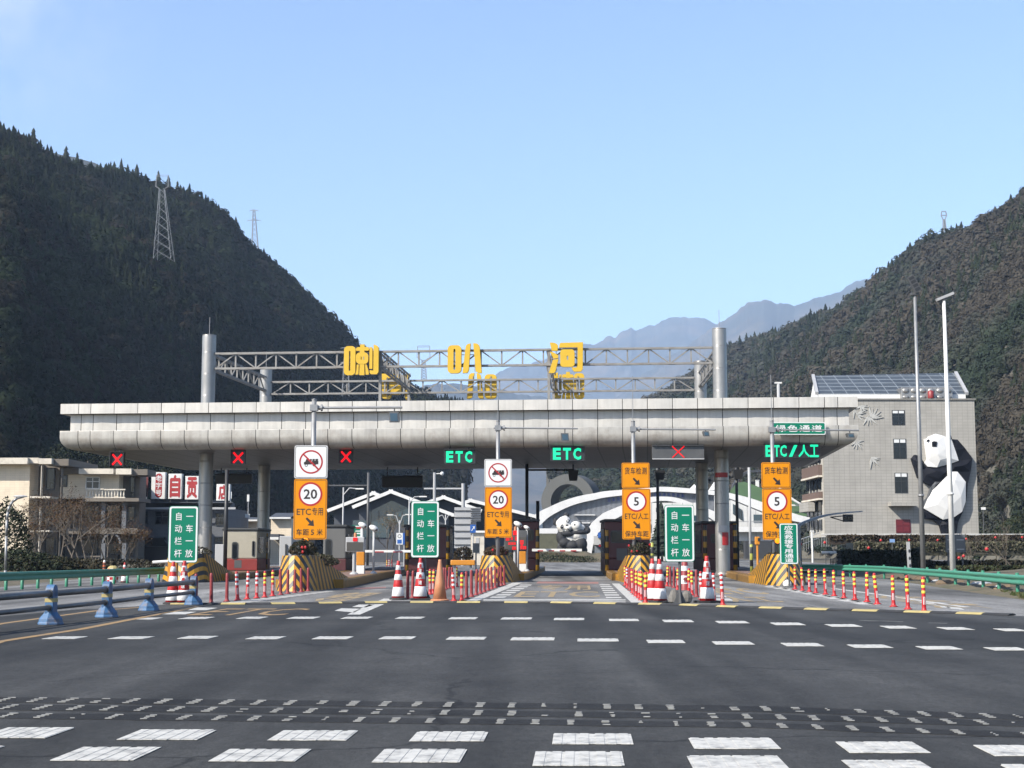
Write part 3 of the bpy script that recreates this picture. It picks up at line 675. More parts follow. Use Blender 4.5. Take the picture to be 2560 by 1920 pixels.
# ---- forest on the slopes
def conifer(r, nl=15, nb=7):
    V = []; h = 1.0
    for i in range(nl):
        z = .12 + .86 * i / nl; R0 = .235 * (1 - i / nl) ** .85 + .02
        for j in range(nb):
            a = 2 * math.pi * (j + r.random()) / nb; q = R0 * r.uniform(.65, 1.2); w = .55 + .3 * r.random()
            V += [(0, 0, z + .09), (q * math.cos(a - w), q * math.sin(a - w), z - .05 * r.random()), (q * math.cos(a + w) * .8, q * math.sin(a + w) * .8, z - .05 * r.random())]
    return np.array(V)
def broadleaf(r, nc=15, nt_=12, wide=.42):
    V = []
    for i in range(nc):
        z = r.uniform(.3, .9); rr = wide * math.sqrt(max(.05, 1 - ((z - .58) / .46) ** 2)) * r.uniform(.25, .85); a = r.uniform(0, 6.283)
        cx, cy = rr * math.cos(a), rr * math.sin(a); s = r.uniform(.12, .2)
        for j in range(nt_):
            d = Vector((r.gauss(0, 1), r.gauss(0, 1), r.gauss(0, .8))).normalized(); p = Vector((cx, cy, z)) + d * s
            d = (d * .55 + (p - Vector((0, 0, .42))).normalized() * 1.0).normalized(); u = d.orthogonal().normalized(); w = d.cross(u); b = r.uniform(0, 6.28); k = s * r.uniform(.35, .8) * (15 / nc) ** .5
            for q in range(3):
                ang = b + q * 2.094; V.append(tuple(p + (u * math.cos(ang) + w * math.sin(ang)) * k))
    return np.array(V)
BRN = [broadleaf(random.Random(40 + i), 22, 15) for i in range(5)]
CON = [conifer(random.Random(i)) for i in range(5)]; BRO = [broadleaf(random.Random(20 + i)) for i in range(6)]
def forest(name, hill, n, u0, u1, con_frac, hgt, pal_c, pal_b, label, cat, seed, tmax=1.02):
    r = np.random.default_rng(seed); U = r.uniform(u0, u1, n * 3); T = r.uniform(0.0, tmax, n * 3)
    rd = np.interp(U, hill.du, hill.dr); fd = np.interp(U, hill.fu, hill.fr); dist = fd + (rd - fd) * T; w = (rd - fd) ** .5 * dist ** .25; keep = r.random(n * 3) < w / w.max()
    U, T, dist = U[keep][:n], T[keep][:n], dist[keep][:n]; X, Y, Z = hill.at(U, T); Vs = []; Cs = []
    pk = fbm(X * .006 + seed * 3, Y * .006 + 4, 3); bare = fbm(X * .009 + 40 + seed, Y * .009, 3); patch = fbm(X * .013 + seed, Y * .013, 3); patch2 = fbm(X * .03 + seed, Y * .03 + 9, 3)
    for i in range(len(U)):
        con = r.random() < (con_frac + (patch[i] - .5) * 1.6) * (.35 if T[i] > .93 else 1) + (pk[i] - .5) * 1.2
        pr = CON[r.integers(5)] if con else (BRN[r.integers(5)] if dist[i] < 420 else BRO[r.integers(6)])
        s = hgt * r.uniform(.6, 1.3) * (1.0 if con else .78) * (dist[i] / 560) ** .75; a = r.uniform(0, 6.283); ca, sa = math.cos(a), math.sin(a)
        v = pr * s; v = np.stack([v[:, 0] * ca - v[:, 1] * sa + X[i], v[:, 0] * sa + v[:, 1] * ca + Y[i], v[:, 2] * 1.05 + Z[i] - s * .12], 1)
        pal = pal_c if con else pal_b
        j = int(np.clip((patch2[i] - .3) / .4 * len(pal) + r.normal(0, .6), 0, len(pal) - 1)); cc = np.array(pal[j]) * r.uniform(.87, 1.13)
        if bare[i] > .60 and not con: cc = cc * .4 + np.array((.080, .070, .056)) * (.55 if con_frac > .4 else 1.0)
        sh = r.uniform(.88, 1.12, (len(v) // 3, 1)).repeat(3, 0)
        Vs.append(v); Cs.append(cc[None] * sh)
    V = np.concatenate(Vs); Cc = np.concatenate(Cs); Fc = np.arange(len(V)).reshape(-1, 3)
    o = bpy.data.objects.new(name, npmesh(name, V, Fc, m_forest, Cc)); COL.objects.link(o)
    o['kind'] = 'stuff'; o['label'] = label; o['category'] = cat
    return o
dk = [(.016, .028, .016), (.021, .034, .019), (.027, .042, .021), (.025, .033, .019), (.038, .054, .023)]
br_l = [(.026, .040, .018), (.036, .054, .022), (.044, .044, .025), (.046, .038, .025), (.040, .060, .024)]
forest('hill_forest', hl, 13000, -360, 1160, .52, 9.0, dk, br_l, 'dark evergreen forest covering the steep left hill', 'forest', 5)
br_r = [(.054, .080, .052), (.066, .092, .060), (.080, .098, .068), (.092, .104, .080), (.106, .112, .090), (.120, .114, .090), (.130, .114, .088)]
dk_r = [(.036, .054, .030), (.046, .066, .034), (.06, .078, .04)]
forest('hill_forest', hr, 16000, 1380, 3050, .16, 8.2, dk_r, br_r, 'brown and green winter scrub covering the right hill', 'forest', 8)

# trees that stand out on the skyline of the left hill
m_con = M('conifer_needles', (.026, .042, .022), .8, var=.4, sc=.4)
def tree_mesh(k):
    r = random.Random(90 + k); v = conifer(r, 16, 7); me = MB()
    me.tube((0, 0, -.1), (0, 0, .9), .022, 6, .004, 1)
    n0 = len(me.v); me.add([tuple(p) for p in v], [(3 * i, 3 * i + 1, 3 * i + 2) for i in range(len(v) // 3)])
    return mesh_of('conifer_tree', me, [m_con, m_bark])
TM = [tree_mesh(k) for k in range(4)]
rr = random.Random(4)
sky_u = [8, 24, 52, 62, 105, 125, 150, 232, 248, 262, 272, 282, 330, 352, 372, 382, 442, 505, 520, 534, 560, 575, 590, 602, 642, 655, 690, 712, 742, 752, 812, 850, 858, 875, 905, 940, 975, 1000]
for i, u in enumerate([q * K0 * .965 if q > 400 else q * K0 for q in sky_u]):
    X, Y, Z = hl.at(np.array([float(u)]), np.array([.985]))
    o = bpy.data.objects.new('conifer_tree', TM[i % 4]); COL.objects.link(o)
    s = rr.uniform(7, 14); o.location = (X[0], Y[0], Z[0] - 1.0); o.scale = (s * rr.uniform(.85, 1.2),) * 2 + (s,); o.rotation_euler = (0, 0, rr.uniform(0, 6))
    o['category'] = 'tree'; o['group'] = 'conifers on the left skyline'; o['label'] = 'dark pointed conifer standing out on the skyline of the left hill'

# ---- thin blue haze of the valley
hz = bpy.data.materials.new('valley_haze'); hz.use_nodes = True; t = hz.node_tree; t.nodes.remove(t.nodes['Principled BSDF'])
pv = nd(t, 'VolumePrincipled'); pv.inputs['Color'].default_value = (.54, .72, 1.0, 1); pv.inputs['Density'].default_value = 1.15e-4; pv.inputs['Anisotropy'].default_value = .0
t.links.new(pv.outputs[0], t.nodes['Material Output'].inputs['Volume'])
mb = MB(); mb.box(-2600, 2600, -350, 8900, -3, 1330)
hz_o = solo('haze', mb, hz, 'thin blue haze filling the valley towards the far mountains', 'haze', kind='stuff')
# ================================================================== TOLL CANOPY
A_ = P(148, 1122, 77.0); B_ = P(2147, 1109, 73.3)
A2 = Vector((A_.x, A_.y, 0)); dA = Vector((B_.x - A_.x, B_.y - A_.y, 0)); CLEN = dA.length; CRZ = math.atan2(dA.y, dA.x)
CE = dA.normalized(); CN = Vector((-CE.y, CE.x, 0)); DEP = 20.5
def cl(w): w = Vector(w) - A2; return Vector((w.dot(CE), w.dot(CN), w.z))    # canopy frame: along, into, up
def seat(u, v, t):
    """point of the canopy plane at depth t behind its front seen at pixel (u, v) -> canopy frame"""
    x, y, w = ray(u, v); d = Vector((x, y, w)); o = Vector((0, 0, EYE)); k = (t - (o - A2).dot(CN)) / d.dot(CN)
    return cl(o + d * k)
canopy = thing('toll_canopy', 'long metal toll plaza canopy with rounded lower edge on round steel columns', 'toll canopy', A2, CRZ)
ROOT[canopy.name] = Matrix.Identity(4)
ZL1, ZL0 = seat(148, 1010, 0).z, seat(148, 1035, 0).z
ZB1, ZB0 = seat(148, 1077.5, 0).z, seat(148, 1124, 0).z
segs = [0, .98, 1.63]; q = (CLEN - 2 * 1.63) / 30
segs = segs + [1.63 + q * (i + 1) for i in range(30)] + [CLEN - .98, CLEN]; segs = sorted(set(round(s, 4) for s in segs))
def fascia(name, prof, mat, inset, sides=True, seed=1):
    mb = MB(); r = random.Random(seed); g = .016
    for a, b in zip(segs[:-1], segs[1:]):
        a2 = a + (0 if a == 0 else g); b2 = b - (0 if b == segs[-1] else g); tl = [r.uniform(-.012, .012) for _ in range(2)]
        pts = []
        for t, z in prof:
            lo = max(a2, t - inset + inset) if a == 0 else max(a2, t); hi = min(b2, CLEN - t)
            N = 3
            for i in range(N + 1):
                f = i / N; bulge = -.012 * math.sin(math.pi * f)
                pts.append((lo + (hi - lo) * f, t + tl[0] + (tl[1] - tl[0]) * f + bulge, z))
        n = 4; m = len(prof)
        mb.add(pts, [(j * n + i, j * n + i + 1, (j + 1) * n + i + 1, (j + 1) * n + i) for j in range(m - 1) for i in range(n - 1)])
    for side in (0, 1):                         # plain ends and rear
        pts = [(t if side == 0 else CLEN - t, y, z) for t, z in prof for y in (t, DEP - t)]
        mb.add(pts, [((2 * j + 1, 2 * j, 2 * j + 2, 2 * j + 3) if side == 0 else (2 * j, 2 * j + 1, 2 * j + 3, 2 * j + 2)) for j in range(len(prof) - 1)])
    pts = [(s_, DEP - t, z) for t, z in prof for s_ in (t, CLEN - t)]
    mb.add(pts, [(2 * j + 1, 2 * j, 2 * j + 2, 2 * j + 3) for j in range(len(prof) - 1)])
    for (t, z), (t2, z2) in zip(prof[:-1], prof[1:]):   # dark backing that shows in the joints
        mb.add([(t + .1, t + .035, z), (CLEN - t - .1, t + .035, z), (CLEN - t2 - .1, t2 + .035, z2), (t2 + .1, t2 + .035, z2)], [(0, 1, 2, 3)], 1)
    return part(name, mb, [mat, m_seam], canopy, local=True, smooth=True)
lipp = [(.40, ZL1), (0, ZL1), (0, ZL1 - .02), (0, ZL0 + .02), (0, ZL0), (.40, ZL0)]
def flat_fascia(name, prof, mat, seed): return fascia(name, prof[::-1], mat, 0, seed=seed)
o = flat_fascia('upper_fascia', lipp, m_alum, 3)
o = flat_fascia('middle_fascia', [(.40, ZL0), (.40, ZB1)], m_alum, 4)
low = [(.40, ZB1), (0, ZB1), (0, ZB1 - .02), (.0, ZB0 + .62), (.02, ZB0 + .48), (.08, ZB0 + .33), (.18, ZB0 + .19), (.32, ZB0 + .09), (.5, ZB0 + .025), (.75, ZB0)]
o = flat_fascia('lower_fascia', low, m_alum2, 5)
for o_ in canopy.children:
    o_.data.polygons.foreach_set('use_smooth', [False] * len(o_.data.polygons))
    if o_.name.startswith('lower'): o_.data.polygons.foreach_set('use_smooth', [True] * len(o_.data.polygons))
mb = MB(); mb.add([(.75, .75, ZB0), (CLEN - .75, .75, ZB0), (CLEN - .75, DEP - .75, ZB0), (.75, DEP - .75, ZB0)], [(3, 2, 1, 0)])
m_soff = grid_mat('soffit_panel', (.26, .25, .235), (.05, .05, .05), 1.272, .32, .035, 'XY', .5, .2, .05)
part('soffit', mb, m_soff, canopy, local=True)
mb = MB(); mb.box(.3, CLEN - .3, .3, DEP - .3, ZL1 - .12, ZL1 - .03)
part('roof', mb, m_galv, canopy, local=True)
# columns that pierce the roof
def column(u, vtop, t, rad, band=None):
    p = seat(u, 950, t); zt = seat(u, vtop, t).z
    mb = MB(); z = .2; prof = [(rad + .05, .0), (rad + .05, .22), (rad, .24)]
    z = .24
    while z < zt - .3:
        z2 = min(z + 1.19, zt - .05); prof += [(rad, z + .008), (rad, z + .03), (rad, z2 - .034), (rad, z2 - .012), (rad - .014, z2 - .008), (rad - .014, z2 + .004), (rad, z2 + .008)]; z = z2
    prof += [(rad, zt), (rad - .05, zt + .01)]
    mb.lathe(prof, p.x, p.y, 0, 28)
    o = part('column', mb, m_steel, canopy, local=True, smooth=True)
    mb = MB(); mb.tube((p.x, p.y, zt), (p.x, p.y, zt + 1.0), .016, 6); part('lightning_rod', mb, m_galv, o, local=True)
    return p, zt, o
TF, TR_ = 3.9, 15.2
pFL, zFL, oFL = column(521, 838, TF, .375); pFR, zFR, oFR = column(1800, 821.5, TF, .375)
pRL, zRL, oRL = column(665, 919, TR_, .37); pRR, zRR, oRR = column(1751, 903, TR_, .37)
mb = MB(); z0 = seat(1807, 1412, TF).z    # red notices wrapped on the right front column
def wrap(mb, p, rad, a0, a1, z0, z1, off=.006, n=8, mi=0):
    vs = []
    for i in range(n + 1):
        a = a0 + (a1 - a0) * i / n
        for z in (z0, z1): vs.append((p.x + (rad + off) * math.cos(a), p.y + (rad + off) * math.sin(a), z))
    mb.add(vs, [(2 * i, 2 * i + 2, 2 * i + 3, 2 * i + 1) for i in range(n)], mi)
wrap(mb, pFR, .375, R(-95), R(-38), seat(1807, 1363, TF).z, seat(1807, 1331, TF).z)
part('red_notice', mb, M('notice_red', (.45, .012, .015), .5), oFR, local=True); mb = MB(); wrap(mb, pFR, .375, R(-150), R(-35), seat(1807, 1194, TF).z, seat(1807, 1182, TF).z)
part('red_tape', mb, bpy.data.materials['notice_red'], oFR, local=True)
mb = MB(); wrap(mb, pFR, .375, R(-130), R(-50), seat(1807, 1329, TF).z, seat(1807, 1314, TF).z); part('torn_paper', mb, m_lgrey, oFR, local=True)
# trusses
def truss(name, p, q, zt, zb, bays, r=.052, par=canopy, flip=0):
    mb = MB(); a = Vector((p[0], p[1], 0)); b = Vector((q[0], q[1], 0))
    L = lambda t, z: Vector((a.x + (b.x - a.x) * t, a.y + (b.y - a.y) * t, z))
    d = (b - a).normalized(); nn = Vector((-d.y, d.x, 0)) * .11
    for off in (-1, 1):
        mb.bar(L(0, zt) + nn * off, L(1, zt) + nn * off, .07, .10); mb.bar(L(0, zb) + nn * off, L(1, zb) + nn * off, .07, .10)
    for i in range(bays):
        t0, t1 = i / bays, (i + 1) / bays
        if i: mb.bar(L(t0, zb), L(t0, zt), .08, .08)
        za, zc = (zb, zt) if (i + flip) % 2 == 0 else (zt, zb)
        mb.bar(L(t0, za), L(t1, zc), .065, .065)
    return part(name, mb, m_truss, par, local=True)
ztF, zbF = seat(1150, 877, TF).z, seat(1150, 915, TF).z
ztR, zbR = seat(1150, 950.5, TR_).z, seat(1150, 981, TR_).z
dx = .38
truss('sign_truss', (pFL.x + dx, TF), (pFR.x - dx, TF), ztF, zbF, 24)
truss('sign_truss', (pRL.x + dx, TR_), (pRR.x - dx, TR_), ztR, zbR, 22)
truss('side_truss', (pFL.x + .1, TF + .38), (pRL.x, TR_ - .38), ztF, zbF, 9, flip=1)
truss('side_truss', (pFR.x - .1, TF + .38), (pRR.x, TR_ - .38), ztF, zbF, 9, flip=1)
m1, m2 = seat(951, 900, TF), seat(1022, 970, TR_); n1, n2 = seat(1372, 900, TF), seat(1384, 970, TR_)
truss('side_truss', (m1.x, TF + .1), (m2.x, TR_ - .1), ztF, zbF, 10, flip=1)
truss('side_truss', (n1.x, TF + .1), (n2.x, TR_ - .1), ztF, zbF, 10, flip=1)
mb = MB()
for x, t in ((m1.x, TF), (n1.x, TF), (m2.x, TR_), (n2.x, TR_)): mb.box(x - .07, x + .07, t - .07, t + .07, ZL1 - .05, ztF if t == TF else ztR)
part('truss_post', mb, m_truss, canopy, local=True)

# ---- yellow lettering on the trusses
def hp(x, y, k=.28933 * 80.5 / 3700): return x * k, -y * k
def char_mb(ch, th=.22):
    mb = MB(); S = .28933 * 80.5 / 3700
    def T(pts): return [((x - ox) * S, (oy - y) * S) for x, y in pts]
    def rr_(x0, y0, x1, y1, r, n=5): return rrect((x0 - ox) * S, (x1 - ox) * S, (oy - y1) * S, (oy - y0) * S, r * S, n)
    if ch == '喇':
        ox, oy = 216, 335
        mb.ring(rr_(66, 86, 166, 337, 34), rr_(109, 128, 122, 300, 6), 0, th)
        mb.ring(rr_(170, 142, 277, 242, 34), rr_(212, 178, 219, 206, 3), 0, th)
        mb.prism(rr_(234, 178, 241, 206, 3), -.006, 0, 1)
        mb.prism(T([(205, 72), (243, 72), (243, 94), (277, 96), (283, 118), (275, 128), (243, 126), (243, 142), (205, 142), (205, 128), (172, 128), (168, 112), (178, 97), (205, 96)]), .01, th - .01)
        mb.prism(T([(203, 240), (243, 240), (245, 337), (200, 337)]), .012, th - .012)
        mb.prism(T([(178, 246), (196, 246), (193, 330), (166, 334), (176, 296)]), 0, th); mb.prism(T([(251, 246), (262, 246), (280, 300), (284, 332), (256, 334)]), 0, th)
        mb.prism(T([(287, 96), (306, 98), (313, 110), (313, 286), (287, 284)]), 0, th)
        mb.prism(T([(322, 74), (350, 84), (366, 100), (366, 310), (352, 331), (300, 331), (290, 318), (290, 296), (322, 300)]), 0, th)
    elif ch == '叭':
        ox, oy = 1108, 320
        mb.ring(rr_(965, 80, 1082, 321, 36), rr_(1015, 113, 1031, 291, 6), 0, th)
        mb.prism(T([(1118, 100), (1124, 82), (1140, 70), (1161, 66), (1146, 296), (1134, 318), (1093, 320)]), 0, th)
        mb.prism(T([(1183, 66), (1212, 67), (1230, 78), (1239, 98), (1257, 320), (1228, 320), (1206, 306)]), 0, th)
    else:
        ox, oy = 1990, 315
        mb.prism(T([(1850, 58), (1888, 60), (1910, 70), (1920, 82), (1916, 130), (1868, 128)]), 0, th)
        mb.prism(T([(1850, 136), (1874, 138), (1922, 168), (1922, 192), (1884, 196)]), 0, th)
        mb.prism(T([(1876, 206), (1924, 198), (1898, 304), (1888, 318), (1842, 318)]), 0, th)
        mb.prism(T([(1932, 80), (1940, 62), (2132, 58), (2128, 288), (2112, 308), (2056, 308), (2040, 292), (2036, 270), (2074, 274), (2084, 262), (2086, 102), (1928, 102)]), 0, th)
        mb.ring(rr_(1939, 118, 2060, 267, 26), rr_(1994, 172, 2007, 208, 5), 0, th)
    return mb
def letter(ch, u, vb, t, back, label):
    p = seat(u, vb, t); w = A2 + CE * p.x + CN * p.y
    o = thing('sign_letter', label, 'sign letter', (w.x, w.y, p.z), CRZ + (math.pi if back else 0), 'yellow letters on the canopy trusses')
    mb = char_mb(ch); part('letter_face', mb, [m_yel, m_truss], o, local=True)
    mb = MB()
    for z in (.35, 1.0): mb.box(-.8, .8, .24, .27, z, z + .035)
    for x in (-.55, .55): mb.box(x - .018, x + .018, .232, .26, .1, 1.4)
    part('mounting_frame', mb, m_truss, o, local=True)
letter('喇', c(34, 216, 0)[0], c(34, 0, 335)[1], TF - .5, False, 'yellow mouth-radical character at the left end of the front truss')
letter('叭', c(34, 1108, 0)[0], c(34, 0, 320)[1], TF - .5, False, 'yellow two-stroke character in the middle of the front truss')
letter('河', c(34, 1990, 0)[0], c(34, 0, 315)[1], TF - .5, False, 'yellow water-radical character at the right of the front truss')
letter('河', c(34, 522, 0)[0], c(34, 0, 552)[1], TR_ + .45, True, 'reversed yellow character seen from behind, left one on the rear truss')
letter('叭', c(34, 1264, 0)[0], c(34, 0, 545)[1], TR_ + .45, True, 'reversed yellow character seen from behind in the middle of the rear truss')
letter('喇', c(34, 2014, 0)[0], c(34, 0, 545)[1], TR_ + .45, True, 'reversed yellow character seen from behind, right one on the rear truss')

# ---- lane signals under the front edge
def cross(mb, x0, x1, z0, z1, y, w, mi=0):
    for a, b in (((x0, z0), (x1, z1)), ((x0, z1), (x1, z0))):
        d = Vector((b[0] - a[0], b[1] - a[1])).normalized(); nx, nz = -d.y * w / 2, d.x * w / 2
        mb.prism([(a[0] + nx, a[1] + nz), (a[0] - nx, a[1] - nz), (b[0] - nx, b[1] - nz), (b[0] + nx, b[1] + nz)], y, y + .012, mi)
        y -= .003
def zfront(Y): return ZB0
sig = 'lane signals under the canopy'
for k, (x0, y0, x1, y1), lab in ((1, (955, 176, 1068, 292), 'small dark lane signal with a lit red cross, furthest left under the canopy'),
                                 (1, (2000, 160, 2115, 275), 'small dark lane signal with a lit red cross, just right of the left column'),
                                 (2, (998, 152, 1110, 268), 'small dark lane signal with a lit red cross right of the first truck ban sign')):
    Y = 77.2; a, b, z0, z1 = cR(k, x0, y0, x1, y1, Y); s = thing('lane_signal', lab, 'lane signal', ((a + b) / 2, Y, z0), 0, sig)
    mb = MB(); mb.box(a, b, Y + .02, Y + .25, z0, z1); mb.box(a - .03, b + .03, Y - .14, Y + .25, z1, z1 + .03); mb.box(a - .03, a, Y - .12, Y + .25, z0, z1); mb.box(b, b + .03, Y - .12, Y + .25, z0, z1)
    mb.box(a + .15, a + .2, Y + .1, Y + .15, z1 + .03, ZB0 + .12); mb.box(b - .2, b - .15, Y + .1, Y + .15, z1 + .03, ZB0 + .12)
    part('housing', mb, m_dark, s); mb = MB(); cross(mb, a + .09, b - .09, z0 + .05, z1 - .10, Y, .10); part('red_cross', mb, m_ledr, s)
def led_board(name, k, r, txt, lab, Y, mat_h, pad, bold=.035, th=.2):
    a, b, z0, z1 = cR(k, *r, Y); s = thing('lane_signal', lab, 'lane signal', ((a + b) / 2, Y, z0), 0, sig)
    mb = MB(); mb.box(a - pad[0], b + pad[1], Y + .02, Y + th, z0 - pad[2], z1 + pad[3]); mb.box(a - pad[0], b + pad[1], Y - .12, Y + th, z1 + pad[3], z1 + pad[3] + .03)
    mb.box(a + .2, a + .26, Y + .1, Y + .16, z1 + pad[3], max(z1 + pad[3] + .02, ZB0 + .1)); mb.box(b - .26, b - .2, Y + .1, Y + .16, z1 + pad[3], max(z1 + pad[3] + .02, ZB0 + .1))
    part('housing', mb, mat_h, s); return s, a, b, z0, z1
s, a, b, z0, z1 = led_board('e', 2, (1910, 165, 2155, 264), 'ETC', 'dark lane signal with lit green ETC letters, left of the two', 75.6, m_dark, (.06, .1, .06, .06))
mb = MB(); w = (b - a) / 3
for i, ch in enumerate('ETC'): mb.text(ch, a + w * i + .05, a + w * (i + 1) - .06, z0, z1, 75.6, .01, .045)
part('green_letters', mb, m_ledg, s)
s, a, b, z0, z1 = led_board('e', 3, (898, 137, 1160, 240), 'ETC', 'dark lane signal with lit green ETC letters above the open middle lane', 75.1, m_dark, (.08, .12, .06, .06))
mb = MB(); w = (b - a) / 3
for i, ch in enumerate('ETC'): mb.text(ch, a + w * i + .05, a + w * (i + 1) - .06, z0, z1, 75.1, .01, .045)
part('green_letters', mb, m_ledg, s)
s, a, b, z0, z1 = led_board('x', 4, (520, 118, 968, 228), '', 'wide grey lane signal board with a thin lit red cross left of the right column', 74.4, m_grey, (0, 0, 0, 0))
a2, b2, z2, z3 = cR(4, 694, 122, 797, 222, 74.4); mb = MB(); cross(mb, a2, b2, z2, z3, 74.4, .055); part('red_cross', mb, m_ledr, s)
mb = MB(); mb.box(a, b, 74.38, 74.42, z0 - .05, z0); part('frame', mb, m_lgrey, s)
s, a, b, z0, z1 = led_board('e', 4, (1500, 113, 1956, 214), '', 'wide dark lane signal with lit green letters at the right end of the canopy', 73.9, m_dark, (.06, .08, .06, .05))
mb = MB()
for ch, x0, x1 in (('E', 1500, 1557), ('T', 1572, 1622), ('C', 1625, 1682), ('/', 1700, 1775), ('人', 1785, 1878), ('工', 1882, 1956)):
    f = lambda x: a + (x - 1500) / 456 * (b - a); mb.text(ch, f(x0), f(x1), z0, z1, 73.9, .01, .03)
part('green_letters', mb, m_ledg, s)
# green channel sign on the fascia
Y = 73.2; a, b, z0, z1 = cR(13, 1183, 762, 1558, 848, Y)
s = thing('channel_sign', 'wide green sign with white characters fixed to the canopy front above the right lane', 'sign', ((a + b) / 2, Y, z0))
mb = MB(); mb.prism(rrect(a, b, z0, z1, .08), Y, Y + .05); part('sign_board', mb, m_signw, s)
mb = MB(); mb.prism(rrect(a + .04, b - .04, z0 + .04, z1 - .04, .06), Y - .004, Y); part('sign_face', mb, m_green, s)
mb = MB(); w = (b - a - .3) / 4
for i, ch in enumerate('绿色通道'): mb.text(ch, a + .2 + w * i, a + .2 + w * (i + 1) - .06, z0 + .13, z1 - .13, Y - .005, .003, .02, cell=True)
part('lettering', mb, m_signw, s)

# ---- things behind, under the rear edge
def rear_box(name, k, r, Y, lab, cat, mat=m_dark):
    a, b, z0, z1 = cR(k, *r, Y); s = thing(name, lab, cat, ((a + b) / 2, Y, z0), 0, 'dark boxes hanging under the rear of the canopy')
    mb = MB(); mb.box(a, b, Y, Y + .25, z0, z1); part('housing', mb, mat, s, bevel=.02)
    mb = MB(); mb.box(a + .04, b - .04, Y - .015, Y, z0 + .04, z1 - .05); mb.box(a - .02, b + .02, Y - .2, Y + .2, z1 + .002, z1 + .03); part('screen', mb, m_frame, s)
    mb = MB(); mb.box(a + .3, a + .36, Y + .1, Y + .16, z1, ZB0); mb.box(b - .36, b - .3, Y + .1, Y + .16, z1, ZB0); part('hanger', mb, m_dark, s)
rear_box('display_board', 12, (428, 1135, 710, 1212), 93, 'long unlit dark display board hanging behind the middle green sign', 'display board')
rear_box('display_board', 1, (1862, 365, 2175, 445), 94, 'long unlit dark display board hanging between the two left columns', 'display board')

# ================================================================== TOLL ISLANDS
def island(nose, lx, length, wmax, hz_, dl, label, kz=.32, nose_w=.62, skew=0.0, tail=True, mat=None):
    """crash nose with hazard stripes and the kerbed island behind it; local y runs along the lane"""
    s = thing('toll_island', label, 'toll island', (nose.x, nose.y, 0), -LT + skew, 'toll islands with striped noses')
    N = 10
    def plan(y, w0):   # half width at distance y behind the nose tip
        return w0 * math.sqrt(max(0, 1 - (1 - min(y, 1.1) / 1.1) ** 2)) + max(0, min(y - 1.1, 6.5)) / 6.5 * (wmax - w0)
    ys = [0, .06, .18, .36, .62, .9, 1.2, 1.8, 2.6, 3.6, 4.8, 6.0, 7.4, 8.8]
    levels = [0, .25, .5, .75, 1.0]
    def hh(y): return hz_ if y < 1.6 else max(kz + .02, hz_ + (kz - hz_) * (y - 1.6) / (dl - 1.6))
    rings = []
    for f in levels:
        pts = []
        for y in ys: pts.append((plan(y, nose_w) * (1 - .22 * f) , y + .42 * f * max(0, 1 - y / 2.5), hh(y) * f))
        rings.append([(-x, y, z) for x, y, z in pts[::-1]][:-1] + pts)
    mb = MB(); n = len(rings[0])
    vs = [p for r_ in rings for p in r_]
    for j in range(4):
        for i in range(n - 1):
            q = [j * n + i, j * n + i + 1, (j + 1) * n + i + 1, (j + 1) * n + i]; mb.add([vs[k] for k in q], [(0, 1, 2, 3)], 2 if sum(vs[k][1] for k in q) / 4 > 1.25 else 0)
    top = rings[-1]; half = len(ys)
    mb.add(top, [(half - 1 - i, half - 1 - i - 1, half - 1 + i + 1, half - 1 + i) if i else (half - 1, half - 2, half) for i in range(0, half - 1)], 1)
    part('crash_nose', mb, [mat or m_haz, m_top, m_hazs], s, local=True, smooth=True)
    if tail:
        mb = MB(); k = kz; w = wmax + .12; y0, y1 = 4.5, length
        prof = [(w, 0), (w, k - .05), (w - .06, k), (w - .38, k)]
        for sg in (-1, 1):
            pts = [(sg * x * (0.93 if y == y0 else 1), y, z) for y in (y0, 9.5, y1) for x, z in prof]; m = len(prof)
            fs = [(a * m + j, (a + 1) * m + j, (a + 1) * m + j + 1, a * m + j + 1) for a in range(2) for j in range(m - 1)]
            mb.add(pts, fs if sg > 0 else [f[::-1] for f in fs])
        mb.add([(-w, y1, 0), (w, y1, 0), (w, y1, k), (-w, y1, k)], [(0, 1, 2, 3)]); mb.add([(-w * .93, y0, 0), (w * .93, y0, 0), (w * .93, y0, k), (-w * .93, y0, k)], [(0, 1, 2, 3)])
        part('kerb', mb, m_kerb, s, local=True)
        mb = MB(); mb.box(-w + .37, w - .37, y0 + .2, y1 - .01, .0, k - .015); part('island_top', mb, m_top, s, local=True)
    return s
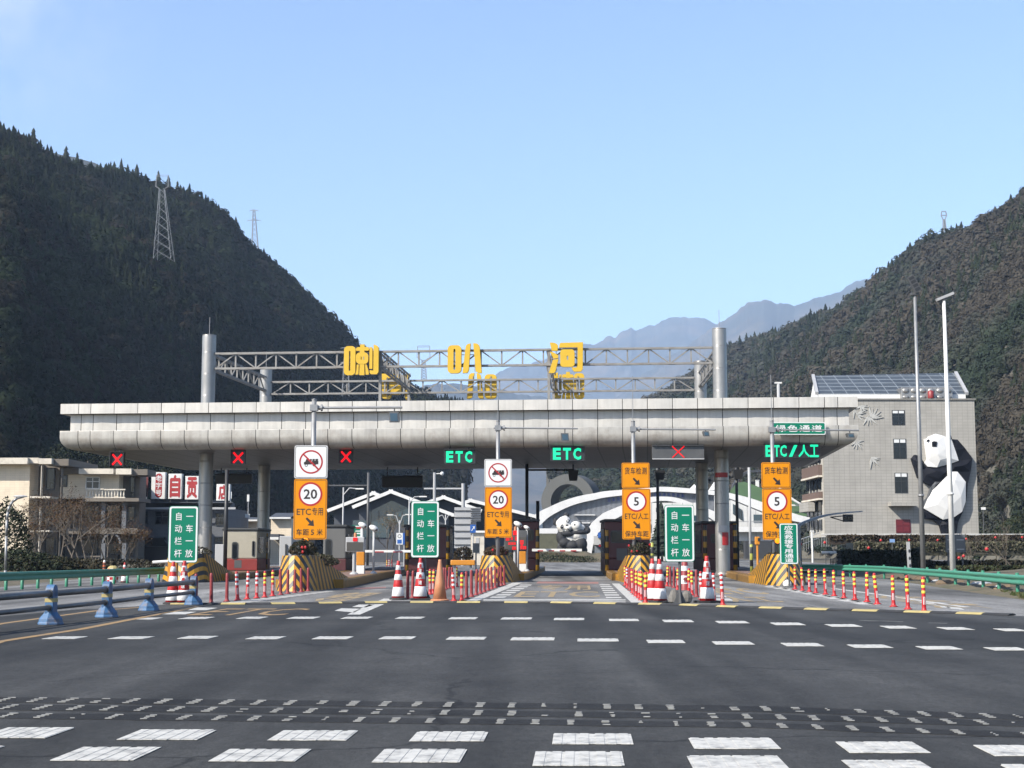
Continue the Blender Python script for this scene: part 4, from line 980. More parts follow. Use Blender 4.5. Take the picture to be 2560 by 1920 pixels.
def bush(root, cx, cy, cz, rx, ry, rz_, n, seed, cols, size=.06, name='bush', flowers=0, local=True):
    r = random.Random(seed); V = []; Cc = []
    for i in range(n):
        d = Vector((r.gauss(0, 1), r.gauss(0, 1), r.gauss(0, 1))).normalized(); q = r.uniform(.55, 1.0) ** .5 * (1 + .12 * math.sin(d.x * 7 + seed) * math.cos(d.z * 6))
        if d.z < -.5: continue
        p = Vector((cx + d.x * rx * q, cy + d.y * ry * q, cz + d.z * rz_ * q)); u = Vector((r.gauss(0, 1), r.gauss(0, 1), r.gauss(0, 1))).normalized(); w = u.orthogonal().normalized(); u = u.cross(w)
        k = size * r.uniform(.6, 1.4)
        V += [tuple(p + w * k), tuple(p - w * k * .5 + u * k * .6), tuple(p - w * k * .5 - u * k * .6)]
        cc = cols[r.randrange(len(cols))]; f = r.uniform(.7, 1.3); Cc += [[x * f for x in cc]] * 3
    V = np.array(V); o = bpy.data.objects.new(name, npmesh(name, V, np.arange(len(V)).reshape(-1, 3), m_leaf, np.array(Cc))); COL.objects.link(o); o.parent = root
    if flowers:
        for i in range(flowers):
            mb = MB(); a = r.uniform(-2.8, -.3); p = (cx + rx * 1.0 * math.cos(a), cy + ry * math.sin(a), cz + rz_ * r.uniform(-.2, .6)); mb.ell(p, (.05, .05, .06), 6, 4)
            f = bpy.data.objects.new('red_flower', mesh_of('red_flower', mb, m_red)); COL.objects.link(f); f.parent = root
    return o
hedge_c = [(.05, .055, .03), (.075, .065, .04), (.09, .075, .05), (.045, .05, .028)]
n0 = cG(1, 1560, 1304); n1 = cG(2, 590, 1378); n2 = cG(3, 395, 1302); n3 = cG(4, 425, 1302); n4 = cG(4, 1690, 1328)
I0 = island(n0, 0, 40, 1.15, 1.22, 8.0, 'toll island with a striped yellow and black nose behind the left green sign', nose_w=1.0, skew=R(4.5), mat=m_hazv)
I1 = island(n1, 0, 52, 1.2, 1.18, 8.5, 'toll island with the largest striped nose, below the first truck ban sign', nose_w=.68, skew=R(3.2))
I2 = island(n2, 0, 40, 1.1, 1.15, 7.5, 'toll island with striped nose on the left of the open middle lane', nose_w=.78)
I3 = island(n3, 0, 40, 1.1, 1.15, 7.5, 'toll island with striped nose on the right of the open middle lane', nose_w=.74)
I4 = island(n4, 0, 44, 1.15, 1.22, 8.0, 'toll island with striped nose behind the narrow green sign', nose_w=.78, skew=R(-2.3))
def bush_on(nose, y, z, rx, ry, rz_, n, seed, label, flowers=3, cols=hedge_c):
    p = nose + LD * y; s = thing('shrub', label, 'shrub', (p.x, p.y, z), 0, 'clipped shrubs on the toll islands')
    bush(s, 0, 0, rz_ * .75, rx, ry, rz_, n, seed, cols, .055, 'foliage', flowers)
bush_on(n1, 1.7, 1.12, .47, .6, .34, 1500, 1, 'clipped round shrub with red blooms below the first amber warning lamp')
bush_on(n1, 4.6, .72, .75, 2.0, .30, 1700, 2, 'low ragged hedge trailing behind the largest striped nose', 0)
bush_on(n2, 1.9, 1.05, .55, .7, .30, 1400, 3, 'reddish clipped shrub on the nose left of the middle lane', 2, [(.11, .07, .045), (.07, .06, .04), (.13, .075, .05)])
bush_on(n3, 1.7, 1.08, .50, .6, .40, 1500, 4, 'clipped round shrub with red blooms right of the middle lane', 4)
bush_on(n4, 3.2, .92, .5, .9, .22, 900, 6, 'low shrub behind the narrow green sign', 1)
bush_on(n0, 2.2, 1.05, .7, .8, .3, 900, 7, 'low ragged shrub on the far left striped nose', 0)
# ================================================================== LANE SIGN POSTS
def board(root, name, a, b, z0, z1, Y, face, edge, r=.06, border=.018):
    mb = MB(); mb.prism(rrect(a, b, z0, z1, r), Y, Y + .03); o = part(name, mb, edge, root)
    mb = MB(); mb.prism(rrect(a + border, b - border, z0 + border, z1 - border, r - .01), Y - .003, Y); part('sign_face', mb, face, o)
    mb = MB(); mb.ring(rrect(a + border * 1.7, b - border * 1.7, z0 + border * 1.7, z1 - border * 1.7, r - .015), rrect(a + border * 2.5, b - border * 2.5, z0 + border * 2.5, z1 - border * 2.5, r - .02), Y - .0055, Y - .003)
    part('border_line', mb, m_signk, o)
    return o
def arrow_se(mb, cx, cz, s, y):
    # arrow pointing down to the right
    pts = [(-.92, .62), (-.55, 1.0), (.30, .12), (.62, .62), (1.0, -1.0), (-.62, -.62), (-.10, -.30)]
    q = [(-.95, .66), (-.60, 1.0), (.35, .10), (.78, .52), (.98, -.98), (-.52, -.80), (-.06, -.36)]
    mb.prism([(cx + x * s, cz + z * s) for x, z in q], y - .006, y - .003)
def disc_sign(root_board, cx, cz, r, Y, txt, tw, th):
    mb = MB(); mb.ring(circ(cx, cz, r), circ(cx, cz, r * .84), Y - .007, Y - .003); part('red_ring', mb, m_signr, root_board)
    mb = MB(); mb.prism(circ(cx, cz, r * .845), Y - .0055, Y - .003); part('white_disc', mb, m_signw, root_board)
    mb = MB(); mb.text(txt, cx - tw, cx + tw, cz - th, cz + th, Y - .0055, .003, .02); part('speed_figure', mb, m_signk, root_board)
def no_truck(root, a, b, z0, z1, Y):
    o = board(root, 'truck_ban_board', a, b, z0, z1, Y, m_signw, m_lgrey, .07, .02); w = b - a; cx, cz = (a + b) / 2, (z0 + z1) / 2; r = w * .355
    mb = MB(); mb.ring(circ(cx, cz, r), circ(cx, cz, r * .87), Y - .008, Y - .003)
    d = r * .66; nx = r * .05
    mb.prism([(cx - d - nx, cz + d - nx), (cx - d + nx, cz + d + nx), (cx + d + nx, cz - d + nx), (cx + d - nx, cz - d - nx)], Y - .010, Y - .003); part('red_ring', mb, m_signr, o)
    mb = MB(); s = r / 104.0
    X = lambda x: cx + (x - 750) * s
    Z = lambda y: cz - (y - 260) * s
    mb.prism([(X(688), Z(283)), (X(688), Z(262)), (X(700), Z(258)), (X(708), Z(236)), (X(735), Z(236)), (X(738), Z(258)), (X(758), Z(258)), (X(760), Z(248)), (X(815), Z(252)), (X(815), Z(280)), (X(790), Z(283))], Y - .006, Y - .003)
    for x0, x1 in ((742, 757), (762, 783), (788, 812)): mb.prism([(X(x0), Z(252)), (X(x0), Z(234)), (X(x1), Z(234)), (X(x1), Z(250))], Y - .0066, Y - .003)
    mb.ring(circ(X(709), Z(290), 13 * s, 16), circ(X(709), Z(290), 8 * s, 16), Y - .006, Y - .003); mb.prism(circ(X(778), Z(286), 14 * s, 16), Y - .0064, Y - .003)
    part('truck_symbol', mb, m_signk, o)
def mast(label, kind, k, r1, r2, Y, pole_u, pole_vtop, prad, arm, box, zr, rod, lamp, lit):
    a, b, z0, z1 = cR(k, *r1, Y); a2, b2, z2, z3 = cR(k, *r2, Y)
    x = P(pole_u, 1380, Y).x; zt = P(pole_u, pole_vtop, Y).z
    s = thing('lane_sign_post', label, 'sign post', (x, Y + .14, 0), 0, 'lane sign posts at the toll islands')
    mb = MB(); mb.tube((x, Y + .14, .25), (x, Y + .14, zt), prad, 14); mb.lathe([(prad + .012, 0), (prad + .012, .02), (.01, .05)], x, Y + .14, zt, 14); part('pole', mb, m_galv, s, smooth=True)
    if arm:
        (ax0, ay0), (ax1, ay1) = c(*arm[0]), c(*arm[1]); p, q = P(ax0, ay0, Y), P(ax1, ay1, Y)
        mb = MB(); mb.tube((p.x, Y + .14, p.z), (q.x, Y + .14, q.z), .045 if zr else .035, 8)
        mb.tube((x, Y + .14, p.z), (x + .28, Y + .14, p.z), .075, 8); mb.box(x - prad - .05, x + prad + .05, Y + .02, Y + .26, p.z - .11, p.z + .11); mb.tube((x + .24, Y + .14, p.z), (x + .30, Y + .14, p.z), .12, 8)
        part('crossarm', mb, m_galv, s)
        ba, bb, bz0, bz1 = cR(*box, Y); mb = MB(); mb.hexa([(ba + .03, Y - .12, bz0), (bb, Y - .12, bz0), (bb, Y + .3, bz0 + .06), (ba + .03, Y + .3, bz0 + .06), (ba, Y - .08, bz1), (bb - .03, Y - .08, bz1), (bb - .03, Y + .3, bz1), (ba, Y + .3, bz1)])
        mb.tube(((ba + bb) / 2, Y + .14, bz1 - .01), ((ba + bb) / 2, Y + .14, q.z), .025, 6); fl = part('floodlight', mb, m_grey, s)
        mb = MB(); mb.hexa([(ba + .07, Y - .127, bz0 + .05), (bb - .04, Y - .127, bz0 + .05), (bb - .04, Y - .10, bz0 + .05), (ba + .07, Y - .10, bz0 + .05), (ba + .04, Y - .094, bz1 - .05), (bb - .07, Y - .094, bz1 - .05), (bb - .07, Y - .06, bz1 - .05), (ba + .04, Y - .06, bz1 - .05)])
        part('lens', mb, m_glassb, fl)
    if rod:
        z4 = P(pole_u, rod, Y).z; mb = MB(); mb.tube((x, Y + .14, zt), (x, Y + .14, z4), .014, 5); part('lightning_rod', mb, m_galv, s)
    if kind == 20: no_truck(s, a, b, z0, z1, Y)
    else:
        o = board(s, 'weigh_check_board', a, b, z0, z1, Y, m_signo, m_signo); w, h = b - a, z1 - z0
        mb = MB()
        for i, ch in enumerate('货车检测'): mb.text(ch, a + w * (.10 + i * .205), a + w * (.10 + i * .205 + .195), z1 - h * .47, z1 - h * .17, Y - .003, .003, .015, cell=True)
        arrow_se(mb, a + w * .515, z0 + h * .265, w * .135, Y); part('lettering', mb, m_signk, o)
    o = board(s, 'speed_board', a2, b2, z2, z3, Y, m_signo, m_signo); w, h = b2 - a2, z3 - z2
    cz = z3 - h * (.248 if kind == 20 else .253)
    disc_sign(o, (a2 + b2) / 2 - w * .0, cz, w * .362, Y, '20' if kind == 20 else '5', w * (.205 if kind == 20 else .09), w * .152)
    mb = MB(); T = lambda t: z3 - h * t
    if kind == 20:
        mb.text('ETC', a2 + w * .09, a2 + w * .52, T(.597), T(.49), Y - .003, .003, .015)
        for i, ch in enumerate('专用'): mb.text(ch, a2 + w * (.545 + i * .18), a2 + w * (.545 + i * .18 + .18), T(.607), T(.468), Y - .003, .003, .01, cell=True)
        arrow_se(mb, a2 + w * .49, T(.707), w * .135, Y)
        for ch, x0, x1 in (('车', .075, .27), ('距', .28, .475), ('米', .70, .89)): mb.text(ch, a2 + w * x0, a2 + w * x1, T(.937), T(.823), Y - .003, .003, .015, cell=True)
        mb.text('5', a2 + w * .53, a2 + w * .625, T(.928), T(.837), Y - .003, .003, .02)
    else:
        mb.text('ETC', a2 + w * .09, a2 + w * .46, T(.602), T(.49), Y - .003, .003, .015); mb.text('/', a2 + w * .465, a2 + w * .54, T(.61), T(.488), Y - .003, .003, .012)
        for i, ch in enumerate('人工'): mb.text(ch, a2 + w * (.545 + i * .19), a2 + w * (.545 + i * .19 + .19), T(.612), T(.478), Y - .003, .003, .015, cell=True)
        arrow_se(mb, a2 + w * .50, T(.715), w * .135, Y)
        for i, ch in enumerate('保持车距'): mb.text(ch, a2 + w * (.09 + i * .21), a2 + w * (.09 + i * .21 + .205), T(.955), T(.83), Y - .003, .003, .015, cell=True)
    part('lettering', mb, m_signk, o)
    la, lb, lz0, lz1 = cR(*lamp, Y); mb = MB(); cx, cz, r = (la + lb) / 2, (lz0 + lz1) / 2, (lb - la) / 2
    if lit:
        mb.lathe([(r * 1.15, -.06), (r * 1.15, .06)], 0, 0, 0, 14); mb.v = [(cx + vx, Y + .02 + vz, cz + vy) for vx, vy, vz in mb.v]; h = part('warning_lamp', mb, m_dark, s)
        mb = MB(); mb.ell((cx, Y - .04, cz), (r, .06, r), 12, 8); part('amber_lens', mb, m_amber, h, smooth=True)
    else:
        mb.box(la, lb, Y - .03, Y + .1, lz0, lz1 + .02); part('warning_lamp', mb, m_dark, s)
mast('tallest post with truck ban and 20 limit boards above the largest striped nose', 20, 2, (605, 115, 898, 402), (598, 408, 892, 928), 52.0,
     c(13, 0, 0)[0] * 0 + c(11, 1876, 0)[0], c(11, 0, 605)[1], .085, ((11, 1895, 660), (12, 567, 657)), (12, 476, 692, 548, 766), True, None, (2, 678, 914, 730, 962), True)
mast('post with truck ban and 20 limit boards on the left of the open middle lane', 20, 3, (313, 233, 552, 472), (318, 478, 552, 912), 64.5,
     c(12, 1229, 0)[0], c(12, 0, 752)[1], .085, ((12, 1200, 800), (12, 1785, 804)), (12, 1665, 838, 1722, 894), False, c(12, 0, 560)[1], (3, 1e9, 0, 0, 0) if False else (3, 415, 908, 440, 914), False)
mast('post with truck check and 5 limit boards on the right of the open middle lane', 5, 4, (258, 266, 496, 484), (263, 490, 505, 927), 65.0,
     c(13, 238, 0)[0], c(13, 0, 755)[1], .085, ((13, 208, 808), (13, 803, 812)), (13, 712, 824, 756, 862), False, c(13, 0, 440)[1], (4, 370, 912, 420, 930), False)
mast('rightmost post with truck check and 5 limit boards partly behind the narrow green sign', 5, 4, (1467, 263, 1713, 483), (1478, 489, 1722, 930), 61.5,
     c(13, 1209, 0)[0], c(13, 0, 752)[1], .085, ((13, 1180, 812), (13, 1795, 817)), (13, 1708, 838, 1757, 872), False, c(13, 0, 430)[1], (4, 1578, 914, 1626, 964), True)

# ================================================================== GREEN SIGNS
def green_sign(label, k, r, base, chars, cols=2, foot='tri', lean=0):
    g = cG(*base); Y = g.y; a, b, z0, z1 = cR(k, *r, Y); cx = (a + b) / 2
    s = thing('lane_rule_sign', label, 'sign', (cx, Y + .08, 0), 0, 'green signs standing on the apron')
    mb = MB(); mb.tube((cx, Y + .08, 0), (cx, Y + .08, z1 - .1), .036, 10); part('post', mb, m_grey, s)
    mb = MB()
    if foot == 'tri':
        mb.box(cx - .2, cx + .2, Y - .15, Y + .3, 0, .015)
        for sx in (-1, 1): mb.add([(cx + sx * .03, Y + .08, .015), (cx + sx * .17, Y + .08, .015), (cx + sx * .03, Y + .08, .33), (cx + sx * .03, Y + .1, .015), (cx + sx * .17, Y + .1, .015), (cx + sx * .03, Y + .1, .33)], [(0, 1, 2), (5, 4, 3), (0, 2, 5, 3), (1, 4, 5, 2)])
        mb.add([(cx - .01, Y + .05, .015), (cx + .01, Y + .05, .015), (cx + .01, Y - .12, .015), (cx - .01, Y - .12, .015), (cx - .01, Y + .05, .3), (cx + .01, Y + .05, .3)], [(0, 3, 4), (1, 5, 2), (3, 2, 5, 4)])
    else: mb.lathe([(.16, 0), (.16, .03), (.05, .05)], cx, Y + .08, 0, 12)
    part('foot', mb, m_grey, s)
    mb = MB(); mb.prism(rrect(a, b, z0, z1, .07), Y, Y + .03); o = part('sign_board', mb, m_green, s)
    w, h = b - a, z1 - z0; e = .028 * w
    mb = MB(); mb.ring(rrect(a + e * .6, b - e * .6, z0 + e * .6, z1 - e * .6, .062), rrect(a + e * 2.6, b - e * 2.6, z0 + e * 2.6, z1 - e * 2.6, .04), Y - .004, Y - .001); part('white_border', mb, m_signw, o)
    mb = MB()
    if cols == 2:
        for (fx, fy), ch in zip([(x, y) for x in (.335, .71) for y in (.180, .395, .612, .832)], chars):
            q = .265 * w; sh = 0
            mb.text(ch, a + w * fx - q / 2, a + w * fx + q / 2, z1 - h * fy - q * .56, z1 - h * fy + q * .52, Y - .001, .003, .008, cell=True)
    else:
        for i, ch in enumerate(chars):
            zc = z1 - h * (.105 + i * .114); q = .5 * w; mb.text(ch, cx - q / 2, cx + q / 2, zc - h * .058, zc + h * .052, Y - .001, .003, .02, cell=True)
    part('lettering', mb, m_signw, o)
    return cx, Y
gx1 = green_sign('green lane rule sign with white characters at far left, behind two striped cones', 1, (1450, 640, 1716, 1130), (1, 1575, 1470), '自动栏杆一车一放')
gx2 = green_sign('green lane rule sign with white characters in the middle, behind the faded orange cone', 2, (1614, 597, 1860, 1086), (2, 1740, 1452), '自动栏杆一车一放')
gx3 = green_sign('green lane rule sign with white characters right of the middle lane, rubble at its foot', 4, (631, 630, 881, 1122), (4, 771, 1488), '自动栏杆一车一放')
green_sign('narrow brighter green sign with one column of white characters at the rightmost nose', 5, (104, 789, 256, 1142), (5, 195, 1340), '应急救援专用通道', 1, 'disc')
# rubble round the foot of the right-hand green sign
def rock(u, vb, w, h, seed, label, name='stone', mat=None, grp='stones at the sign foot'):
    g = G(u, vb); r = random.Random(seed); k = g.y / FL; mb = MB()
    mb.ell((0, 0, h * k * .42), (w * k / 2, w * k * .4, h * k * .6), 9, 6)
    mb.v = [tuple(Vector(p) * (1 + .35 * (noise.noise(Vector(p) * 3.1 + Vector((seed, 0, 0)))))) for p in mb.v]; mb.v = [(x + g.x, y + g.y, max(0, z)) for x, y, z in mb.v]
    solo(name, mb, mat or m_stone, label, 'stone', (g.x, g.y, 0), grp)
m_stone = M('rough_stone', (.21, .20, .185), .9, var=.25, sc=4, bump=.5, bsc=12)
rock(c(32, 810, 0)[0], c(32, 0, 822)[1], 190 * .181, 190 * .181, 1, 'pale rough stone left of the post of the right green sign')
rock(c(32, 980, 0)[0], c(32, 0, 815)[1], 150 * .181, 170 * .181, 2, 'darker rough stone right of the post of the right green sign')
rock(c(5, 165, 0)[0], c(5, 0, 1338)[1], 75 * .2893, 60 * .2893, 3, 'white stone against the foot of the narrow green sign', mat=m_white)

# ================================================================== SPEED BUMP
pl = [G(u, v) for u, v in BUMP[:-1] if u > 420]; pts = []
for a, b in zip(pl[:-1], pl[1:]):
    n = max(1, int((b - a).length / .05)); pts += [a.lerp(b, i / n) for i in range(n)]
pts.append(pl[-1])
sb = thing('speed_bump', 'long yellow and black rubber speed bump across the plaza entry', 'speed bump', (pts[0].x, pts[0].y, 0))
acc = 0; cur = [pts[0]]; idx = 0; prof = [(-.17, .006), (-.10, .038), (0, .048), (.10, .038), (.17, .006)]
def bump_seg(cur, mat):
    mb = MB(); vs = []
    d0 = (cur[-1] - cur[0]).normalized(); nn = Vector((-d0.y, d0.x, 0)); q = [cur[0] + d0 * .006, cur[-1] - d0 * .006]
    for p in q:
        for t, z in prof: vs.append((p.x + nn.x * t, p.y + nn.y * t, z))
    mb.add(vs, [(j, 5 + j, 5 + j + 1, j + 1) for j in range(4)] + [(0, 1, 2, 3, 4), (9, 8, 7, 6, 5)]); mb.f = [f[::-1] for f in mb.f]
    part('rubber_segment', mb, mat, sb)
for a, b in zip(pts[:-1], pts[1:]):
    acc += (b - a).length; cur.append(b)
    if acc > .60:
        bump_seg(cur, m_ryel if idx % 2 == 0 else m_rub); cur = [b]; acc = 0; idx += 1
# ================================================================== BOLLARDS
def bollard_proto(kind):
    s = thing('flexible_bollard', 'x', 'bollard', (0, 0, -50)); mat = m_redf if kind == 'plain' else m_red
    mb = MB(); mb.lathe([(.10, 0), (.10, .012), (.065, .03), (.05, .06), (.046, .12), (.040, .72), (.036, .75), (.02, .765)], n=12); part('post', mb, mat, s, local=True, smooth=True)
    if kind == 'plain':
        mb = MB(); mb.lathe([(.043, .64), (.042, .66)], n=12); part('worn_band', mb, m_redf, s, local=True)
    else:
        for z in (.40, .52, .64):
            mb = MB(); mb.lathe([(.046 - z * .006, z), (.0475 - z * .006, z + .01), (.0475 - z * .006, z + .05), (.046 - z * .006, z + .06)], n=12); part('reflective_band', mb, m_flu if kind == 'yellow' else m_refw, s, local=True, smooth=True)
        mb = MB()
        for a in (-1.9, -1.25): mb.obox(.047 * math.cos(a), .047 * math.sin(a), .16, .33, .006, .003, a + math.pi / 2)
        part('white_stripe', mb, m_refw, s, local=True)
    return s
PRO = {k: bollard_proto(k) for k in ('yellow', 'white', 'plain')}
KN = {'yellow': 'red bollard with three yellow bands', 'white': 'red bollard with three white bands', 'plain': 'faded plain red bollard'}
def row(group, where, items, lean=None):
    """items: (zoom, x, ybase, kind) from the near end to the far end"""
    cnt = {}
    rr = random.Random(len(items) + 3)
    for it in items:
        k, x, y, kind = it[:4]; g = cG(k, x, y); cnt.setdefault(kind, 0); i = cnt[kind]; cnt[kind] += 1
        tot = sum(1 for q in items if q[3] == kind)
        pos = '' if tot == 1 else ORD[i] + ' '
        o = dup(PRO[kind], (g.x, g.y, .004), rr.uniform(-.3, .3), f"{pos}{KN[kind]} {where}", tilt=(rr.uniform(-.025, .025), rr.uniform(-.03, .03) if len(it) < 5 else it[4]), sc=rr.uniform(.97, 1.03))
        o['group'] = group
row('bollards along the left lane', 'in the left row, counted from left', [(1, 1690, 1492, 'plain'), (1, 1825, 1486, 'plain'), (2, 24, 1466, 'plain'), (2, 118, 1456, 'white', -.06), (2, 200, 1447, 'white'), (2, 282, 1438, 'white'), (2, 352, 1430, 'yellow'), (2, 420, 1419, 'yellow'),
    (2, 490, 1409, 'plain'), (2, 550, 1399, 'plain'), (2, 611, 1391, 'plain'), (2, 668, 1385, 'plain'), (2, 726, 1376, 'plain')])
row('bollards left of the middle lane', 'from the camera, left of the middle lane', [(31, 1078, 790, 'white', -.05), (31, 1183, 785, 'yellow'), (31, 1253, 755, 'plain'), (31, 1322, 732, 'plain'), (31, 1386, 710, 'plain'), (31, 1444, 690, 'plain'), (31, 1498, 670, 'plain'), (31, 1552, 645, 'plain'),
    (31, 1602, 628, 'plain'), (31, 1650, 610, 'plain'), (31, 1693, 593, 'plain'), (31, 1733, 580, 'plain'), (31, 1772, 570, 'plain')])
row('bollards behind the orange cone', 'from the camera, round the orange cone', [(31, 437, 765, 'plain'), (31, 505, 750, 'plain'), (31, 748, 700, 'yellow'), (31, 788, 692, 'yellow'), (31, 655, 660, 'plain'), (31, 940, 640, 'plain'), (31, 968, 628, 'plain'), (31, 1005, 615, 'plain'), (31, 1045, 600, 'plain'), (31, 1118, 592, 'yellow'), (31, 1085, 590, 'plain')])
row('bollards right of the middle lane', 'from the camera, right of the middle lane', [(32, 410, 822, 'yellow'), (32, 438, 800, 'yellow'), (32, 352, 778, 'yellow'), (32, 318, 752, 'yellow'), (32, 280, 725, 'yellow'), (32, 255, 700, 'plain'), (32, 230, 680, 'yellow'), (32, 197, 645, 'plain'), (32, 178, 622, 'plain'), (32, 156, 605, 'white'), (32, 128, 575, 'yellow')])
row('bollards around the right green sign', 'from the camera, by the right green sign', [(32, 1478, 855, 'white', -.04), (32, 1358, 795, 'white'), (32, 1182, 765, 'white'), (32, 1115, 735, 'plain'), (32, 1055, 712, 'yellow'), (32, 1005, 680, 'yellow'), (32, 850, 635, 'yellow'), (32, 800, 608, 'plain'), (32, 752, 590, 'plain'), (32, 705, 586, 'yellow', .05)])
row('bollards along the right lane', 'from the camera along the right lane', [(5, 1350, 1556, 'yellow'), (5, 1210, 1534, 'yellow'), (5, 1086, 1511, 'yellow'), (5, 945, 1490, 'yellow', -.08), (5, 857, 1470, 'yellow'), (5, 752, 1452, 'yellow'), (5, 658, 1436, 'yellow'), (5, 573, 1418, 'yellow'), (5, 498, 1405, 'yellow'), (5, 414, 1392, 'yellow'), (5, 358, 1381, 'yellow'), (5, 298, 1371, 'yellow'), (5, 235, 1361, 'yellow')])
row('bollards at the far booth', 'from the left before the far booth behind the boom', [(31, 150, 366, 'yellow'), (31, 182, 366, 'white'), (31, 222, 366, 'plain')])
for k in PRO.values():
    for ch in list(k.children): bpy.data.objects.remove(ch)
    bpy.data.objects.remove(k)
# ================================================================== CONES
def cone(label, g, h, words='', base_k='disc', tilt=0, rz=0, mat=m_red, bands=True):
    s = thing('traffic_cone', label, 'traffic cone', (g.x, g.y, 0), 0, 'traffic cones at the plaza entry'); k = h / 1.1
    R0 = lambda z: (.195 - .155 * (z / 1.1)) if z > .05 else .2
    mb = MB(); mb.lathe([(R0(.06) * k, .05 * k), (R0(.5) * k, .5 * k), (R0(1.02) * k, 1.02 * k), (.045 * k, 1.05 * k), (.043 * k, 1.1 * k), (.02 * k, 1.1 * k)], g.x, g.y, 0, 20); part('cone_body', mb, mat, s, smooth=True)
    mb = MB(); mb.obox(g.x, g.y, .0, .05 * k, .27 * k, .27 * k, .15) if base_k == 'square' else mb.lathe([(.25 * k, 0), (.25 * k, .04 * k), (.2 * k, .06 * k)], g.x, g.y, 0, 18)
    part('base', mb, m_rub if mat is not m_oran else m_oran, s)
    if bands:
        for z0, z1 in ((.10, .36), (.555, .72), (.84, .97)):
            mb = MB(); mb.lathe([(R0(z0) * k + .001, z0 * k), (R0(z0) * k + .004, z0 * k + .003), (R0(z1) * k + .004, z1 * k - .003), (R0(z1) * k + .001, z1 * k)], g.x, g.y, 0, 20); part('reflective_band', mb, m_refw, s, smooth=True)
    if words:
        zs = ((.90, 0), (.77, 1), (.63, 0), (.46, 1))
        for (zc, wh), ch in zip(zs, words):
            mb = MB(); r = R0(zc) * k + .008; q = .078 if zc > .7 else .10; mb.text(ch, g.x - q / 2, g.x + q / 2, (zc - .055) * k, (zc + .055) * k, g.y - r * .995, .006, .03, cell=True); part('lettering', mb, m_refw if wh else m_red, s)
    return s
cone('tall plain striped cone at far left, left one of two before the green sign', cG(1, 1490, 1488), 1.06)
cone('tall striped cone with characters at far left, right one of two', cG(1, 1586, 1488), 1.08, '蜀道高速')
cone('tall red and white striped cone left of the middle green sign', cG(31, 305, 770), 1.06)
cone('tall striped cone with a square black base in front of the middle green sign', cG(31, 612, 775), 1.14, '蜀道高速', 'square')
cone('slim faded orange cone without bands beside the middle green sign', cG(31, 882, 790), 1.10, mat=m_oran, bands=False)
cone('tall red and white striped cone right of the middle lane, left one of two', cG(32, 508, 808), 1.13)
cone('tall red and white striped cone right of the middle lane, right one of two', cG(32, 608, 812), 1.12)
cone('tall red and white striped cone with characters right of the right green sign', cG(32, 1262, 812), 1.20, '蜀道高速', 'square')
cone('small red and white cone standing far left by the green guard rail', cG(1, 1073, 1305), .86)
# red barrel-like marker with white label
g = cG(32, 955, 640); s = thing('marker_drum', 'red marker drum with a white label behind the right green sign', 'marker drum', (g.x, g.y, 0))
mb = MB(); mb.lathe([(.20, 0), (.20, .02), (.17, .04), (.12, .75), (.10, .95), (.05, 1.0), (.045, 1.12)], g.x, g.y, 0, 16); part('drum', mb, m_redf, s, smooth=True)
mb = MB(); mb.lathe([(.158, .22), (.16, .24), (.147, .48), (.145, .5)], g.x, g.y, 0, 16); part('label_band', mb, m_refw, s)
mb = MB(); mb.lathe([(.131, .66), (.133, .67), (.123, .82), (.12, .83)], g.x, g.y, 0, 16); part('label_band', mb, m_refw, s)
mb = MB(); mb.text('慢', g.x - .08, g.x + .08, .27, .45, g.y - .165, .004, .03, cell=True); part('lettering', mb, m_redf, s)
# roadside oddments at the left
g = cG(1, 897, 1300); s = thing('delineator_post', 'orange post with black stripes and white top left of the blue barrier', 'delineator post', (g.x, g.y, 0))
mb = MB(); mb.tube((g.x, g.y, 0), (g.x, g.y, .85), .07, 12); o = part('post', mb, M('delineator_orange', (.62, .14, .04), .5), s)
for z in (.3, .45, .6, .75):
    mb = MB(); mb.lathe([(.0715, z), (.072, z + .01), (.072, z + .06), (.0715, z + .07)], g.x, g.y, 0, 12); part('black_band', mb, m_dark, s)
mb = MB(); mb.lathe([(.05, .85), (.055, .9), (.03, .96)], g.x, g.y, 0, 10); part('white_cap', mb, m_white, s)
g = cG(1, 972, 1302); s = thing('sand_barrel', 'low red and white chequered drum by the left guard rail', 'drum', (g.x, g.y, 0))
mb = MB()
for i in range(10):
    for j in range(5):
        a0, a1 = 2 * math.pi * i / 10, 2 * math.pi * (i + 1) / 10; q = .24
        mb.add([(g.x + q * math.cos(a0), g.y + q * math.sin(a0), j * .12), (g.x + q * math.cos(a1), g.y + q * math.sin(a1), j * .12), (g.x + q * math.cos(a1), g.y + q * math.sin(a1), j * .12 + .12), (g.x + q * math.cos(a0), g.y + q * math.sin(a0), j * .12 + .12)], [(0, 1, 2, 3)], (i + j) % 2)
part('drum', mb, [m_red, m_refw], s); mb = MB(); mb.lathe([(.24, .6), (.2, .66), (.12, .72)], g.x, g.y, 0, 10); part('lid', mb, m_ryel, s)

